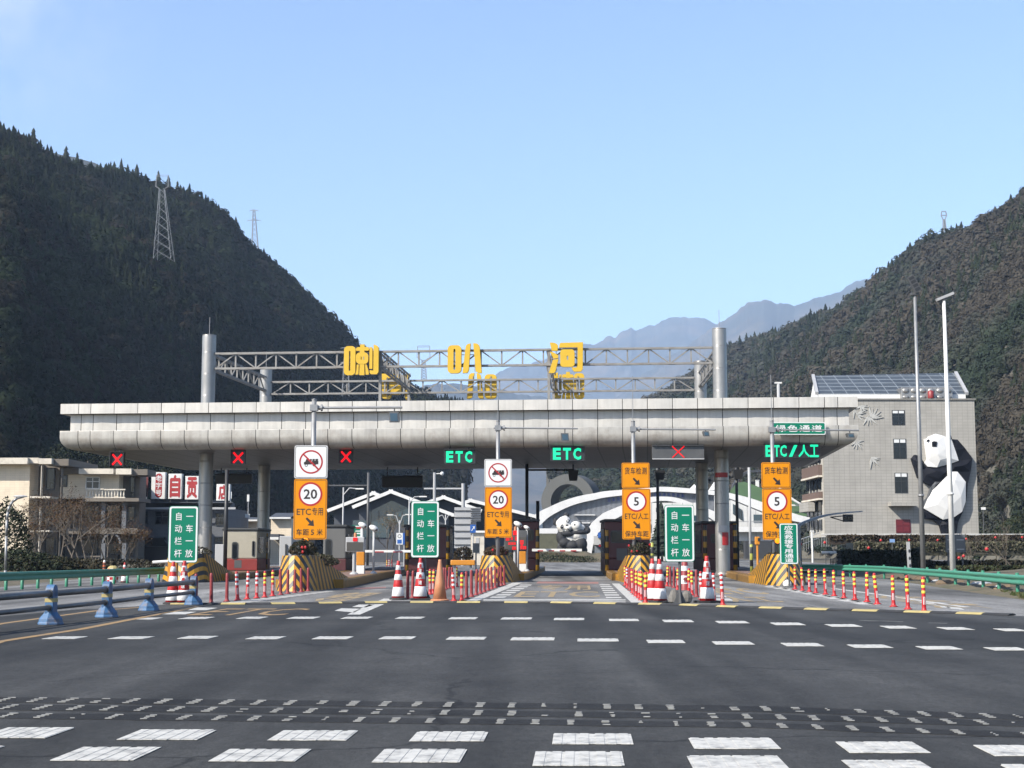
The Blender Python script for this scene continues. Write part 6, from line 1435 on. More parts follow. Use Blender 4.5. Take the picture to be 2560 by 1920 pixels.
# antennas above the low building
for x, y0, y1, lab in ((1995, 520, 640, 'white antenna panel on a thin mast behind the cream booth, left one'), (2147, 545, 700, 'white antenna panel on a thin mast behind the cream booth, right one')):
    p = cP(1, x, y0, 160); q = cP(1, x, y1, 160); s = thing('antenna', lab, 'antenna', (p.x, 160, q.z), 0, 'antenna masts'); mb = MB(); mb.tube((p.x, 160, 3), (p.x, 160, p.z), .05, 6); part('mast', mb, m_lgrey, s); mb = MB(); mb.box(p.x - .12, p.x + .12, 159.8, 159.95, p.z - .7, p.z + .05); part('antenna_panel', mb, m_white, s); mb = MB(); mb.box(p.x - .3, p.x + .2, 159.75, 160, q.z - .5, q.z - .1); part('radio_box', mb, m_white, s)

# ---- service building with white rimmed gables
YS = 190
p = cP(12, 600, 1640, YS); sv = thing('service_building', 'dark slate service building with four white rimmed gables', 'building', (p.x, YS, .5))
def gable(k, lf, ap, rt, base, Y, glass=True):
    L, A_g, Rr, bs = cP(k, *lf, Y), cP(k, *ap, Y), cP(k, *rt, Y), 0
    mb = MB(); mb.prism([(L.x + .8, 0), (Rr.x - .8, 0), (Rr.x - .8, Rr.z - .2), (A_g.x, A_g.z - .55), (L.x + .8, L.z - .2)], Y + 1, Y + 14); part('wall', mb, m_roof, sv)
    for s0, s1 in ((L, A_g), (A_g, Rr)):
        d = Vector((s1.x - s0.x, 0, s1.z - s0.z)).normalized(); u = Vector((-d.z, 0, d.x)); th = .42
        yo = .6 if s0 is L else .615; ext = d * .22; a, b = Vector((s0.x, Y - yo, s0.z)) - (ext if s0 is not L else ext * 0), Vector((s1.x, Y - yo, s1.z)) + (ext if s0 is L else ext * 0)
        mb = MB(); mb.hexa([a - u * th, b - u * th, b - u * th + Vector((0, .5, 0)), a - u * th + Vector((0, .5, 0)), a, b, b + Vector((0, .5, 0)), a + Vector((0, .5, 0))]); part('white_verge', mb, m_white, sv)
        a2, b2 = a + Vector((0, .5, 0)), b + Vector((0, .5, 0)); mb = MB(); bk = Vector((0, 14, 0)); mb.hexa([a2 - u * .3, b2 - u * .3, b2 - u * .3 + bk, a2 - u * .3 + bk, a2 - u * .02, b2 - u * .02, b2 - u * .02 + bk, a2 - u * .02 + bk]); part('roof', mb, m_roof, sv)
    if glass:
        q = .42; mb = MB(); w = Rr.x - L.x
        mb.prism([(A_g.x - w * .24, A_g.z - w * .32), (A_g.x + w * .2, A_g.z - w * .32), (A_g.x + w * .2, A_g.z - w * .19), (A_g.x, A_g.z - w * .10), (A_g.x - w * .24, A_g.z - w * .22)], Y + .9, Y + .99); g_ = part('gable_glazing', mb, m_glassb, sv)
        mb = MB()
        for i in range(6): x = A_g.x - w * .2 + w * .38 * i / 5; mb.box(x - .04, x + .04, Y + .84, Y + .895, A_g.z - w * .32, A_g.z - w * .2)
        part('mullion', mb, m_frame, g_)
gable(12, (50, 1365), (372, 1242), (690, 1365), 1650, YS + 6, False); gable(12, (222, 1340), (492, 1230), (930, 1395), 1650, YS)
gable(12, (700, 1320), (855, 1270), (1122, 1366), 1650, YS + 4, False); gable(12, (900, 1345), (1040, 1292), (1500, 1405), 1650, YS + 9, False)
for r in ((225, 1440, 330, 1560), (350, 1440, 480, 1560), (560, 1400, 640, 1480)): wbox(sv, 'window', 12, r, YS + .85, YS + .98, m_glassb)

# ---- street lamps, sign backs and small signs behind the plaza
def street_lamp(label, k, base, top, arms, Y, r=.09, mat=m_lgrey):
    p = cP(k, *top, Y); s = thing('street_lamp', label, 'street lamp', (p.x, Y, 0), 0, 'street lamps behind the plaza'); mb = MB(); mb.tube((p.x, Y, 0), (p.x, Y, p.z), r, 8, r * .6); part('pole', mb, mat, s, smooth=True)
    for x, y in arms:
        q = cP(k, x, y, Y); m = Vector(((p.x * .55 + q.x * .45), Y, q.z * .8 + p.z * .2 if q.z > p.z else max(p.z, q.z) - .05)); st = Vector((p.x, Y, min(p.z, q.z) - .5)) if q.z >= p.z - .2 else p
        mb = MB(); mb.path([st, m, q], r * .5, 6); o = part('arm', mb, mat, s); d = .55 * (1 if q.x > p.x else -1); mb = MB(); mb.box(q.x - .1 * (1 if d > 0 else -1), q.x + d, Y - .12, Y + .12, q.z - .05, q.z + .05); part('lamp_head', mb, m_white, o)
street_lamp('white street lamp with one arm right of the first sign post', 12, (160, 1600), (162, 1212), [(255, 1222)], 120)
street_lamp('white street lamp with one arm left of the middle green sign', 12, (617, 1600), (617, 1285), [(695, 1276)], 130)
street_lamp('double armed street lamp left of the middle green sign', 12, (550, 1600), (550, 1440), [(500, 1402), (598, 1400)], 150)
street_lamp('double armed street lamp right of the middle green sign', 12, (868, 1600), (868, 1400), [(822, 1412), (915, 1410)], 150)
p = cP(12, 990, 1185, 140); s = thing('sign_gantry', 'grey gantry with ribbed sign panels seen from behind, left of the second sign post', 'sign gantry', (p.x, 140, 0))
mb = MB(); mb.tube((p.x, 140, 0), (p.x, 140, p.z), .17, 10); q = cP(12, 718, 1222, 140); mb.tube((q.x, 140, q.z), (p.x, 140, q.z), .09, 8); part('pole', mb, m_lgrey, s)
for r in ((928, 1350, 1042, 1632), (1042, 1352, 1112, 1448)):
    a, b, z0, z1 = cR(12, *r, 139.7); mb = MB(); mb.box(a, b, 139.7, 139.75, z0, z1); o = part('sign_back', mb, m_lgrey, s); mb = MB(); n = 6
    for i in range(n): z = z0 + (z1 - z0) * (i + .5) / n; mb.box(a, b, 139.6, 139.69, z - .04, z + .04)
    part('rib', mb, m_grey, o)
p = cP(12, 792, 1110, 135); s = thing('camera_mast', 'tall thin grey mast with a small camera above the middle green sign', 'mast', (p.x, 135, 0)); mb = MB(); mb.tube((p.x, 135, 0), (p.x, 135, p.z), .13, 8); part('pole', mb, m_lgrey, s); mb = MB(); mb.ell((p.x + .7, 134.8, p.z - .1), (.18, .25, .18), 8, 6); mb.tube((p.x, 135, p.z - .1), (p.x + .7, 134.9, p.z - .1), .04, 6); part('camera', mb, m_white, s)
def small_sign(label, k, r, Y, face, extra=None):
    a, b, z0, z1 = cR(k, *r, Y); s = thing('road_sign', label, 'road sign', ((a + b) / 2, Y, 0), 0, 'small signs beyond the booths'); mb = MB(); mb.tube(((a + b) / 2, Y + .1, 0), ((a + b) / 2, Y + .1, z1), .05, 8); part('post', mb, m_lgrey, s)
    mb = MB(); mb.box(a, b, Y, Y + .04, z0, z1); o = part('sign_board', mb, face, s); w, h = b - a, z1 - z0
    if extra == 'arrow':
        mb = MB(); t = .06 * w; mb.bar((a + w * .25, Y - .01, z0 + h * .25), (a + w * .68, Y - .01, z0 + h * .68), .01, w * .14); mb.prism([(a + w * .8, z0 + h * .8), (a + w * .42, z0 + h * .78), (a + w * .78, z0 + h * .42)], Y - .02, Y - .001); part('arrow', mb, m_signw, o)
    if extra == 'teal':
        mb = MB(); mb.ring(rrect(a + .05, b - .05, z0 + .05, z1 - .05, .05), rrect(a + .13, b - .13, z0 + .13, z1 - .13, .04), Y - .005, Y - .001); mb.box(a + w * .5, b - w * .12, Y - .006, Y - .001, z0 + h * .30, z0 + h * .40); mb.box(a + w * .5, b - w * .12, Y - .006, Y - .001, z0 + h * .5, z0 + h * .58); part('lettering', mb, m_signw, o); mb = MB(); mb.box(a + w * .55, b - w * .02, Y - .008, Y - .001, z0 + h * .72, z0 + h * .86); part('red_panel', mb, m_signr, o)
    if extra == 'p':
        mb = MB(); mb.ring(circ(a + w * .5, z0 + h * .72, w * .3, 20), circ(a + w * .5, z0 + h * .72, w * .2, 20), Y - .005, Y - .001); part('ring_symbol', mb, m_grey, o); mb = MB(); mb.box(a + w * .15, b - w * .15, Y - .005, Y - .001, z0 + h * .08, z0 + h * .42); part('blue_symbol', mb, m_signb, o)
small_sign('small blue sign with a white arrow left of the second sign post', 12, (1038, 1470, 1077, 1526), 125, m_signb, 'arrow')
small_sign('green sign with red and white panels behind the grey price display', 2, (1080, 806, 1192, 915), 118, m_green, 'teal')
small_sign('white sign with ring and blue symbol left of the middle green sign', 2, (1488, 872, 1545, 972), 125, m_signw, 'p')
small_sign('small plain blue sign beside the white symbol sign', 2, (1545, 872, 1568, 972), 126, m_signb)
small_sign('small grey notice board behind the left nose of the middle lane', 12, (1056, 1598, 1100, 1665), 100, m_lgrey)
a, b, z0, z1 = cR(3, 197, 870, 312, 1030, 150); s = thing('kiosk', 'small pale kiosk beyond the booths left of the second sign post', 'kiosk', (a, 150, 0)); mb = MB(); mb.box(a, b, 150, 153, 0, z1); part('wall', mb, m_trim, s); mb = MB(); mb.box(a - .2, b + .2, 149.7, 153.3, z1, z1 + .2); part('roof', mb, m_white, s)
mb = MB(); mb.box(a + .5, b - .5, 149.95, 149.99, 1.2, z1 - .5); part('window', mb, m_lgrey, s)
# yellow height bar between the bollards
a, b, z0, z1 = cR(31, 1030, 222, 1368, 295, 55); s = thing('planter_box', 'long yellow box on legs with dry plants behind the red bollards', 'planter', ((a + b) / 2, 55, 0)); mb = MB(); mb.box(a, b, 55, 55.5, z0, z1); part('box', mb, m_orcab, s, bevel=.03)
mb = MB(); mb.box(a + .1, a + .2, 55.1, 55.2, 0, z0); part('leg', mb, m_galv, s); mb = MB(); mb.box(b - .2, b - .1, 55.1, 55.2, 0, z0); part('leg', mb, m_galv, s)
bush(s, 0, .25, z1 + .18, (b - a) / 2 * .85, .2, .32, 700, 12, [(.07, .05, .035), (.06, .055, .035)], .05, 'dry_plants')
g = cG(1, 55, 1372); s = thing('street_lamp', 'grey street lamp with a curved arm at the left edge', 'street lamp', (cP(1, 48, 1200, 70).x, 70, 0)); px = cP(1, 48, 1200, 70).x
arc = [cP(1, x, y, 70) for x, y in ((48, 1195), (55, 900), (60, 760), (68, 690), (84, 640), (110, 600), (150, 572), (205, 556))]
mb = MB(); mb.tube((px, 70, 0), arc[0], .075, 10); mb.path(arc, .065, 8); part('pole', mb, m_galv, s, smooth=True); q = arc[-1]; mb = MB(); mb.ell((q.x - .15, 70, q.z), (.35, .1, .06), 10, 6); part('lamp_head', mb, m_lgrey, s)
# ================================================================== BEYOND THE PLAZA: PANDA STATUE, ARCH, RING, HALL
YP = 200
pp = lambda x, y, Y=YP: cP(33, x, y, Y)
k33 = .14468 * YP / FL
def statue():
    g = pp(1110, 1385); s = thing('panda_statue', 'large statue of a sitting panda hugging its cub beyond the middle lane', 'statue', (g.x, YP, 0))
    # (centre px, centre py, rx, ry, depth offset m, depth radius factor, colour index)
    E_ = [(968, 912, 135, 146, -.9, 1.0, 0), (1008, 745, 52, 48, -.5, .7, 1), (818, 862, 45, 68, -.4, .7, 1), (1030, 965, 62, 50, -1.75, 1, 0),
          (1140, 1150, 200, 215, .4, 1.0, 1), (1190, 1090, 172, 120, -.45, 1.2, 0), (1250, 1130, 112, 110, -.5, 1.1, 0), (1080, 1140, 90, 70, -.9, 1, 0),
          (925, 1130, 95, 130, -.6, 1.0, 1), (985, 1225, 110, 80, -1.1, 1.0, 1), (1040, 1060, 140, 62, -1.25, .9, 1), (1200, 1045, 160, 50, -1.25, .9, 1), (1320, 990, 95, 70, -.7, .9, 1), (1360, 1010, 62, 62, -.9, .9, 1),
          (1165, 935, 95, 82, -1.45, .9, 0), (1240, 890, 28, 40, -1.2, .8, 1), (1260, 960, 60, 55, -1.1, .8, 0),
          (1250, 1250, 115, 125, -1.0, 1.1, 1), (1110, 1270, 130, 90, -1.2, 1.0, 1), (920, 1315, 80, 55, -.6, 1, 1), (1300, 1350, 70, 55, -1.0, 1, 1), (1180, 1340, 110, 60, -1.0, 1, 1)]
    mb = MB(); cen = []
    for x, y, rx, ry, dy, df, ci in E_:
        p = pp(x, y); r3 = (rx * k33, (rx + ry) / 2 * k33 * df, ry * k33); cc = Vector((p.x, YP + dy, p.z)); mb.ell(cc, r3, 18, 12); cen.append((cc, r3, ci))
    me = mesh_of('tmp', mb, m_white); o = bpy.data.objects.new('tmp', me); COL.objects.link(o)
    rm = o.modifiers.new('r', 'REMESH'); rm.mode = 'VOXEL'; rm.voxel_size = .07; sm = o.modifiers.new('s', 'SMOOTH'); sm.iterations = 3
    dg = bpy.context.evaluated_depsgraph_get(); m2 = bpy.data.meshes.new_from_object(o.evaluated_get(dg)); bpy.data.objects.remove(o)
    m2.materials.clear(); m2.materials.append(M('statue_white', (.98, .96, .90), .5, var=.05, dirt=(.5, .47, .42), dirt_sc=1.0, dirt_amt=.35)); m2.materials.append(M('statue_black', (.022, .024, .029), .8, var=.15, sc=1))
    P_ = np.array([p.center for p in m2.polygons]); best = None; idx = None
    for i, (cc, r3, ci) in enumerate(cen):
        d = np.sqrt((((P_ - np.array(cc)) / np.array(r3)) ** 2).sum(1)) * 1.0
        d = np.abs(d - 1)
        if best is None: best = d; idx = np.full(len(d), ci)
        else: m_ = d < best; best = np.where(m_, d, best); idx = np.where(m_, ci, idx)
    m2.polygons.foreach_set('material_index', idx.astype(np.int32)); m2.polygons.foreach_set('use_smooth', np.ones(len(idx), dtype=bool))
    m2.transform(Matrix.Translation((-g.x, -YP, 0))); b = bpy.data.objects.new('body', m2); b.name = 'body'; m2.name = 'body'; COL.objects.link(b); b.parent = s
    def front(x, y):    # where the statue's skin is at a pixel
        u, v = 1270 + x * .14468, 1180 + y * .14468; a, bb, w = ray(u, v); d = Vector((a, bb, w)).normalized()
        best = None
        for cc, r3, ci in cen:
            oo = Vector((-cc.x / r3[0], -cc.y / r3[1], (EYE - cc.z) / r3[2])); dd = Vector((d.x / r3[0], d.y / r3[1], d.z / r3[2]))
            A, B, C_ = dd.dot(dd), oo.dot(dd), oo.dot(oo) - 1; q = B * B - A * C_
            if q > 0:
                t = (-B - math.sqrt(q)) / A
                if best is None or t < best: best = t
        return Vector((0, 0, EYE)) + d * best
    for nm, x, y, rx, ry, rot in (('eye_patch', 1032, 852, 40, 26, 30), ('eye_patch', 932, 942, 26, 42, -20), ('eye_patch', 1150, 908, 15, 19, 0), ('nose', 1020, 925, 24, 22, 0), ('nose', 1085, 910, 9, 8, 0), ('mouth', 1045, 990, 30, 9, -35), ('mouth', 1100, 945, 20, 5, 15)):
        p = front(x, y); mb = MB(); mb.ell(p, (rx * k33, .09, ry * k33), 14, 8, 0, Matrix.Rotation(R(-rot), 3, 'Y')); o = part(nm, mb, m_dark, s, smooth=True)
        if nm == 'eye_patch': q = p + Vector((.04, -.08, .03)); mb = MB(); mb.ell(q, (rx * k33 * .35, .05, rx * k33 * .35), 8, 6); part('eye', mb, m_signw, o, smooth=True)
statue()
# planted mound and low dark hedge in front of the statue
a = cP(33, 700, 1400, 192); b = cP(33, 1560, 1400, 192)
mb = MB(); n = 24; vs = []
for i in range(n + 1):
    x = a.x - 2 + (b.x - a.x + 4) * i / n; h = .75 + .35 * math.sin(i * 1.3) * .3 + .35 * math.sin(math.pi * i / n)
    for y, z in ((188, .0), (190, .6 * h), (194, 1.2 * h), (206, 1.2 * h), (210, 0)): vs.append((x, y, z))
mb.add(vs, [(i * 5 + j, (i + 1) * 5 + j, (i + 1) * 5 + j + 1, i * 5 + j + 1) for i in range(n) for j in range(4)]); struct('flower_mound', mb, m_verge, smooth=True)
s = thing('hedge', 'low dark clipped hedge crossing behind the open middle lane', 'hedge', (1.8, 184, 0)); bush(s, 0, 0, .35, 9, .8, .62, 5200, 31, [(.03, .045, .022), (.045, .06, .03), (.035, .05, .03)], .10, 'foliage')
s = thing('flower_bed', 'brown dry planting around the foot of the panda statue', 'flower bed', (2.2, 190, .3)); bush(s, 0, 0, .3, 7, 1.5, .75, 4200, 33, [(.11, .09, .055), (.13, .085, .055), (.07, .08, .04)], .10, 'foliage')

YG = 232
def band(root, name, top, bot, Y0, Y1, mat, k=None):
    """curved white band given as matching points along its upper and lower edge"""
    mb = MB(); T = [P(u, v, Y0) for u, v in top]; B = [P(u, v, Y0) for u, v in bot]; n = len(T)
    vs = [(p.x, Y0, p.z) for p in T] + [(p.x, Y0, p.z) for p in B] + [(p.x, Y1, p.z) for p in T] + [(p.x, Y1, p.z) for p in B]
    fs = []
    for i in range(n - 1): fs += [(n + i, n + i + 1, i + 1, i), (2 * n + i, 2 * n + i + 1, 3 * n + i + 1, 3 * n + i), (i, i + 1, 2 * n + i + 1, 2 * n + i), (3 * n + i, 3 * n + i + 1, n + i + 1, n + i)]
    fs += [(0, 2 * n, 3 * n, n), (n - 1, 2 * n - 1, 4 * n - 1, 3 * n - 1)]
    mb.add(vs, fs); return part(name, mb, mat, root)
def dens(pts, m=5):
    u = [p[0] for p in pts]; t = np.arange(len(pts)); tt = np.linspace(0, len(pts) - 1, (len(pts) - 1) * m + 1)
    X = np.array(pts, float); out = []
    for q in tt:       # Catmull-Rom
        i = min(int(q), len(pts) - 2); f = q - i; p0, p1, p2, p3 = X[max(i - 1, 0)], X[i], X[i + 1], X[min(i + 2, len(pts) - 1)]
        out.append(tuple(.5 * (2 * p1 + (p2 - p0) * f + (2 * p0 - 5 * p1 + 4 * p2 - p3) * f * f + (3 * p1 - p0 - 3 * p2 + p3) * f ** 3)))
    return out
m_archw = M('arch_white', (.98, .98, .96), .5, var=.04, dirt=(.55, .53, .5), dirt_sc=.3, dirt_amt=.35)
g = cP(33, 500, 900, YG); arch = thing('arch_gate', 'wide white double arch gate with vertical fins behind the panda statue', 'arch gate', (g.x, YG, 0))
c3, c35 = lambda x, y: c(33, x, y), lambda x, y: c(35, x, y)
otop = [c3(330, 830), c3(530, 692), c3(700, 610), c3(900, 520), c3(1100, 450), c3(1300, 400), c3(1500, 365), c3(1728, 326), c(3, 1750, 482), c35(60, 163), c35(250, 172), c35(470, 190), c35(690, 212), c35(850, 240), c35(1020, 282), c35(1180, 335), c35(1340, 395), c35(1500, 450), c35(1640, 490), c35(1800, 520)]
obot = [c3(440, 1010), c3(560, 915), c3(700, 785), c3(900, 668), c3(1100, 580), c3(1300, 520), c3(1500, 478), c3(1728, 432), c(3, 1760, 520), c35(60, 215), c35(250, 225), c35(470, 240), c35(690, 262), c35(850, 305), c35(1010, 370), c35(1160, 430), c35(1310, 490), c35(1470, 530), c35(1620, 560), c35(1800, 580)]
band(arch, 'outer_arch', dens(otop), dens(obot), YG, YG + 2.2, m_archw)
itop = [c3(1335, 1410), c3(1350, 1230), c3(1372, 1080), c3(1415, 940), c3(1500, 835), c3(1610, 745), c3(1728, 672), c(3, 1620, 590), c(3, 1740, 562), c35(100, 272), c35(250, 290), c35(460, 365), c35(600, 415), c35(740, 490), c35(860, 590)]
ibot = [c3(1445, 1410), c3(1462, 1300), c3(1490, 1200), c3(1535, 1100), c3(1620, 985), c3(1670, 930), c3(1735, 872), c(3, 1650, 650), c(3, 1760, 608), c35(100, 318), c35(240, 342), c35(440, 415), c35(570, 490), c35(680, 570), c35(760, 650)]
band(arch, 'inner_arch', dens(itop), dens(ibot), YG - .8, YG + 1.6, m_archw)
def interp_v(pts, u): 
    xs = [p[0] for p in pts]; return float(np.interp(u, xs, [p[1] for p in pts]))
mb = MB(); m2 = MB(); us = np.arange(c3(600, 0)[0], c35(640, 0)[0], 3.1)
for u in us:
    vt = interp_v(obot, u) - 2; mono = [p for p in itop[2:]]; vb = interp_v(mono, u) + 2 if u > mono[0][0] else c3(0, 985)[1]
    a, b = P(u, vb, YG + 1), P(u, vt, YG + 1); mb.box(a.x - .045, a.x + .045, YG + .8, YG + 1.3, a.z, b.z)
part('fin', mb, M('fin_grey', (.42, .45, .50), .5), arch, kind='stuff')
mb = MB(); tp = [(u, interp_v(obot, u) - 2) for u in us]; bt = [(u, (interp_v(itop[2:], u) + 2) if u > itop[2][0] else c3(0, 985)[1]) for u in us]
band(arch, 'glazing', tp, bt, YG + 1.5, YG + 1.7, M('arch_glass', (.075, .09, .105), .25, var=.3, sc=.3))
wbox(arch, 'lower_beam', 33, (480, 975, 860, 1062), YG - .2, YG + 1.2, m_archw); wbox(arch, 'lower_beam', 33, (1150, 735, 1510, 748), YG + .2, YG + .7, m_archw); wbox(arch, 'lower_beam', 33, (1050, 872, 1420, 886), YG + .2, YG + .7, m_archw)
mb = MB(); rr = random.Random(5)     # band of blue lettering too far to read
for i in range(24):
    u = c(3, 1380, 0)[0] + i * 11.5
    if u > c35(330, 0)[0]: break
    v0 = interp_v(obot, u) + 3; a, b = P(u, v0 + 8, YG + .75), P(u + 7, v0, YG + .75)
    for f in (0, .4, .8): mb.box(a.x, b.x, YG + .7, YG + .75, a.z + (b.z - a.z) * f, a.z + (b.z - a.z) * (f + .16))
    mb.box(a.x + .15, a.x + .22, YG + .7, YG + .75, a.z, b.z)
part('blue_lettering', mb, M('lettering_blue', (.05, .10, .40), .5), arch)
wbox(arch, 'wall', 33, (545, 1062, 860, 1400), YG + 6, YG + 7, M('far_planting_wall', (.14, .145, .10), .9, var=.4, sc=.6))
# ring sculpture
YR = 300
def ringthing(name, label, k, cx, cy, ro, ri, Y, rot, dep, mat, squash=1.0):
    cc = cP(k, cx, cy, Y); s_ = ZO[k][2] * Y / FL; s = thing(name, label, 'sculpture', (cc.x, Y, 0), R(rot)); mb = MB(); n = 64
    o = [(ro * s_ * math.cos(2 * math.pi * i / n), cc.z + ro * s_ * squash * math.sin(2 * math.pi * i / n)) for i in range(n)]; q = [(ri * s_ * math.cos(2 * math.pi * i / n), cc.z + ri * s_ * squash * math.sin(2 * math.pi * i / n)) for i in range(n)]
    mb.ring(o, q, -dep / 2, dep / 2); part('ring', mb, mat, s, local=True); mb = MB(); mb.box(-ro * s_ * .5, ro * s_ * .5, -dep * .6, dep * .6, 0, max(.5, cc.z - ro * s_ * .93)); part('pedestal', mb, mat, s, local=True)
m_ring = M('ring_concrete', (.095, .10, .096), .7, var=.1, sc=.4, dirt=(.13, .135, .13), dirt_sc=.3, dirt_amt=.4)
ringthing('ring_sculpture', 'huge grey ring sculpture rising behind the left of the white arch', 33, 1100, 520, 490, 312, YR, -24, 4.4, m_ring, .97)
ringthing('ring_sculpture', 'thin dark ring showing beside the right front column', 35, 1110, 260, 290, 262, 290, 6, 1.2, M('ring_dark', (.07, .075, .085), .6), .98)
# hall with a planted roof to the right of the arch
YH = 262
g = cP(35, 1200, 600, YH); hall = thing('exhibition_hall', 'white hall with a sloping green planted roof right of the arch', 'building', (g.x, YH, 0))
def polyslope(root, name, pts, Y0, Y1, mat, k=35):     # a sheet that leans back: lower points near, upper points far
    ys = [p[1] for p in pts]; lo, hi = max(ys), min(ys); V = []
    for x, y in pts: Yq = Y0 + (Y1 - Y0) * (lo - y) / (lo - hi); q = cP(k, x, y, Yq); V.append((q.x, Yq, q.z))
    n = len(V); mb = MB(); mb.add(V + [(x, y + .3, z - .6) for x, y, z in V], [tuple(range(n)), tuple(range(n, 2 * n))[::-1]] + [(i, n + i, n + (i + 1) % n, (i + 1) % n) for i in range(n)]); part(name, mb, mat, root)
m_lawn = M('roof_lawn', (.065, .135, .045), .9, var=.2, sc=.5, bump=.3, bsc=3)
polyslope(hall, 'planted_roof', [(780, 300), (830, 190), (900, 118), (980, 108), (1100, 150), (1190, 190), (1340, 240), (1480, 285), (1570, 345), (1660, 400), (1745, 440), (1750, 500), (1560, 490), (1300, 420), (1180, 345), (1020, 285), (850, 245)][::-1], YH + 1, YH + 26, m_lawn)
band(hall, 'roof_rim', dens([c35(1480, 265), c35(1560, 318), c35(1620, 352), c35(1760, 425)]), dens([c35(1470, 285), c35(1550, 335), c35(1610, 368), c35(1760, 445)]), YH + 2, YH + 3, m_archw)
wbox(hall, 'roof_rim', 35, (1480, 358, 1640, 374), YH + 3, YH + 4, m_archw)
mb = MB(); pts = [P(*c35(x, y), YH) for x, y in ((560, 330), (850, 310), (1010, 380), (1180, 440), (1500, 540), (1500, 760), (560, 760))]; mb.prism([(p.x, p.z) for p in pts], YH, YH + 3)
m_panelw = grid_mat('white_cladding', (.90, .90, .86), (.5, .5, .48), 1.5, 30, .06, 'XZ', .5, var=.04); part('wall', mb, m_panelw, hall)
mb = MB(); pts = [P(*c35(x, y), YH - .1) for x, y in ((850, 350), (955, 425), (968, 548), (850, 462))]; mb.prism([(p.x, p.z) for p in pts], YH - .12, YH - .02); o = part('window', mb, m_glassb, hall)
mb = MB()
for i in range(1, 5):
    f = i / 5; a, b = P(*c35(850 + 112 * f, 350 + 75 * f), YH), P(*c35(850 + 116 * f, 462 + 86 * f), YH); mb.bar((a.x, YH - .16, a.z), (b.x, YH - .16, b.z), .12, .12)
part('mullion', mb, m_frame, o)
wbox(hall, 'window', 35, (1080, 470, 1170, 560), YH - .1, YH - .02, m_glassb); wbox(hall, 'terrace_band', 35, (845, 605, 1200, 662), YH - 2, YH - .2, m_archw); wbox(hall, 'window', 35, (420, 480, 470, 560), YH - 3, YH - 2.9, m_frame)
mb = MB()
for i in range(26): a = cP(35, 850 + i * 13.5, 605, YH - 2); mb.box(a.x - .03, a.x + .03, YH - 2, YH - 1.95, a.z, a.z + 1.1)
a, b, z0, z1 = cR(35, 845, 545, 1200, 552, YH - 2); mb.box(a, b, YH - 2, YH - 1.9, z0, z1); part('railing', mb, m_lgrey, hall)
for (xa, ya), (xb, yb), (xc, yc) in (((375, 185), (415, 135), (470, 185)), ((588, 200), (648, 108), (700, 205)), ((160, 362), (185, 338), (215, 362))):
    p0, p1, p2 = cP(35, xa, ya, YG + 8), cP(35, xb, yb, YG + 8), cP(35, xc, yc, YG + 8); s = thing('roof_pavilion', {375: 'small white pointed pavilion roof left of the rear right column', 588: 'white pointed pavilion roof between the two right columns', 160: 'tiny white gable peeping above the right green sign'}[xa], 'pavilion', (p1.x, YG + 8, 0), 0, 'white pointed roofs behind the arch'); w = (p2.x - p0.x) / 2; cx = (p0.x + p2.x) / 2
    mb = MB(); mb.add([(cx - w, YG + 8 - w, p0.z), (cx + w, YG + 8 - w, p0.z), (cx + w, YG + 8 + w, p0.z), (cx - w, YG + 8 + w, p0.z), (cx, YG + 8, p1.z)], [(0, 1, 4), (1, 2, 4), (2, 3, 4), (3, 0, 4), (3, 2, 1, 0)]); part('roof', mb, m_archw, s)
    mb = MB(); mb.box(cx - w * .8, cx + w * .8, YG + 8 - w * .8, YG + 8 + w * .8, 0, p0.z - .02); part('wall', mb, m_panelw, s)
p = cP(35, 1122, 95, 285); s = thing('chimney_post', 'small white post standing on the green roof slope', 'post', (p.x, 285, p.z - 1.6)); mb = MB(); mb.box(p.x - .3, p.x + .3, 285, 285.6, p.z - 6, p.z); part('post', mb, m_white, s); mb = MB(); mb.box(p.x - .36, p.x + .36, 284.94, 285.66, p.z, p.z + .12); part('cap', mb, m_white, s)
# white townhouse block and conifer behind the right green sign
a, b, z0, z1 = cR(35, -160, 340, 460, 760, 215); s = thing('townhouse', 'white multi storey house behind the right green sign', 'building', (a, 215, 0)); mb = MB(); mb.box(a, b, 215, 222, 0, z1); part('wall', mb, m_panelw, s)
for r in ((-150, 570, -60, 660), (10, 580, 95, 660), (0, 395, 30, 440), (420, 480, 468, 540), (20, 480, 70, 560)): wbox(s, 'window', 35, r, 214.85, 214.98, m_glassb)
wbox(s, 'balcony', 35, (0, 560, 110, 575), 213.8, 214.9, m_lgrey)
s = thing('conifer_tree', 'dark cedar standing left of the right green sign', 'tree', (cP(35, 60, 700, 205).x, 205, 0)); p = cP(35, 60, 325, 205); mb = MB(); mb.tube((p.x, 205, 0), (p.x, 205, p.z), .18, 8, .03); part('trunk', mb, m_bark, s); vv = conifer(random.Random(77), 18, 9) * np.array([14, 14, 9.5]) * .62; vv[:, 2] = vv[:, 2] / .62 * (p.z / 9.5)
me = npmesh('crown', vv, np.arange(len(vv)).reshape(-1, 3), m_con); o = bpy.data.objects.new('crown', me); COL.objects.link(o); o.parent = s
# tiny shop fronts under the arch
for i, (r, col) in enumerate((((1500, 1105, 1690, 1260), (.6, .6, .58)), ((1510, 1260, 1690, 1430), (.22, .25, .28)))):
    s = thing('shop_front', ('white shop wall under the right leg of the arch', 'glazed shop front under the right leg of the arch')[i], 'shop', (cP(33, 1600, 1300, 212).x, 212 + i, 0)); wbox(s, 'wall', 33, r, 212 + i, 215, M('shop_wall', col, .5)); wbox(s, 'awning', 33, (r[0] + 60, r[1] - (60 if i == 0 else 12), r[2], r[1] + 30), 211 + i, 212 + i, m_signb if i == 0 else m_signr)

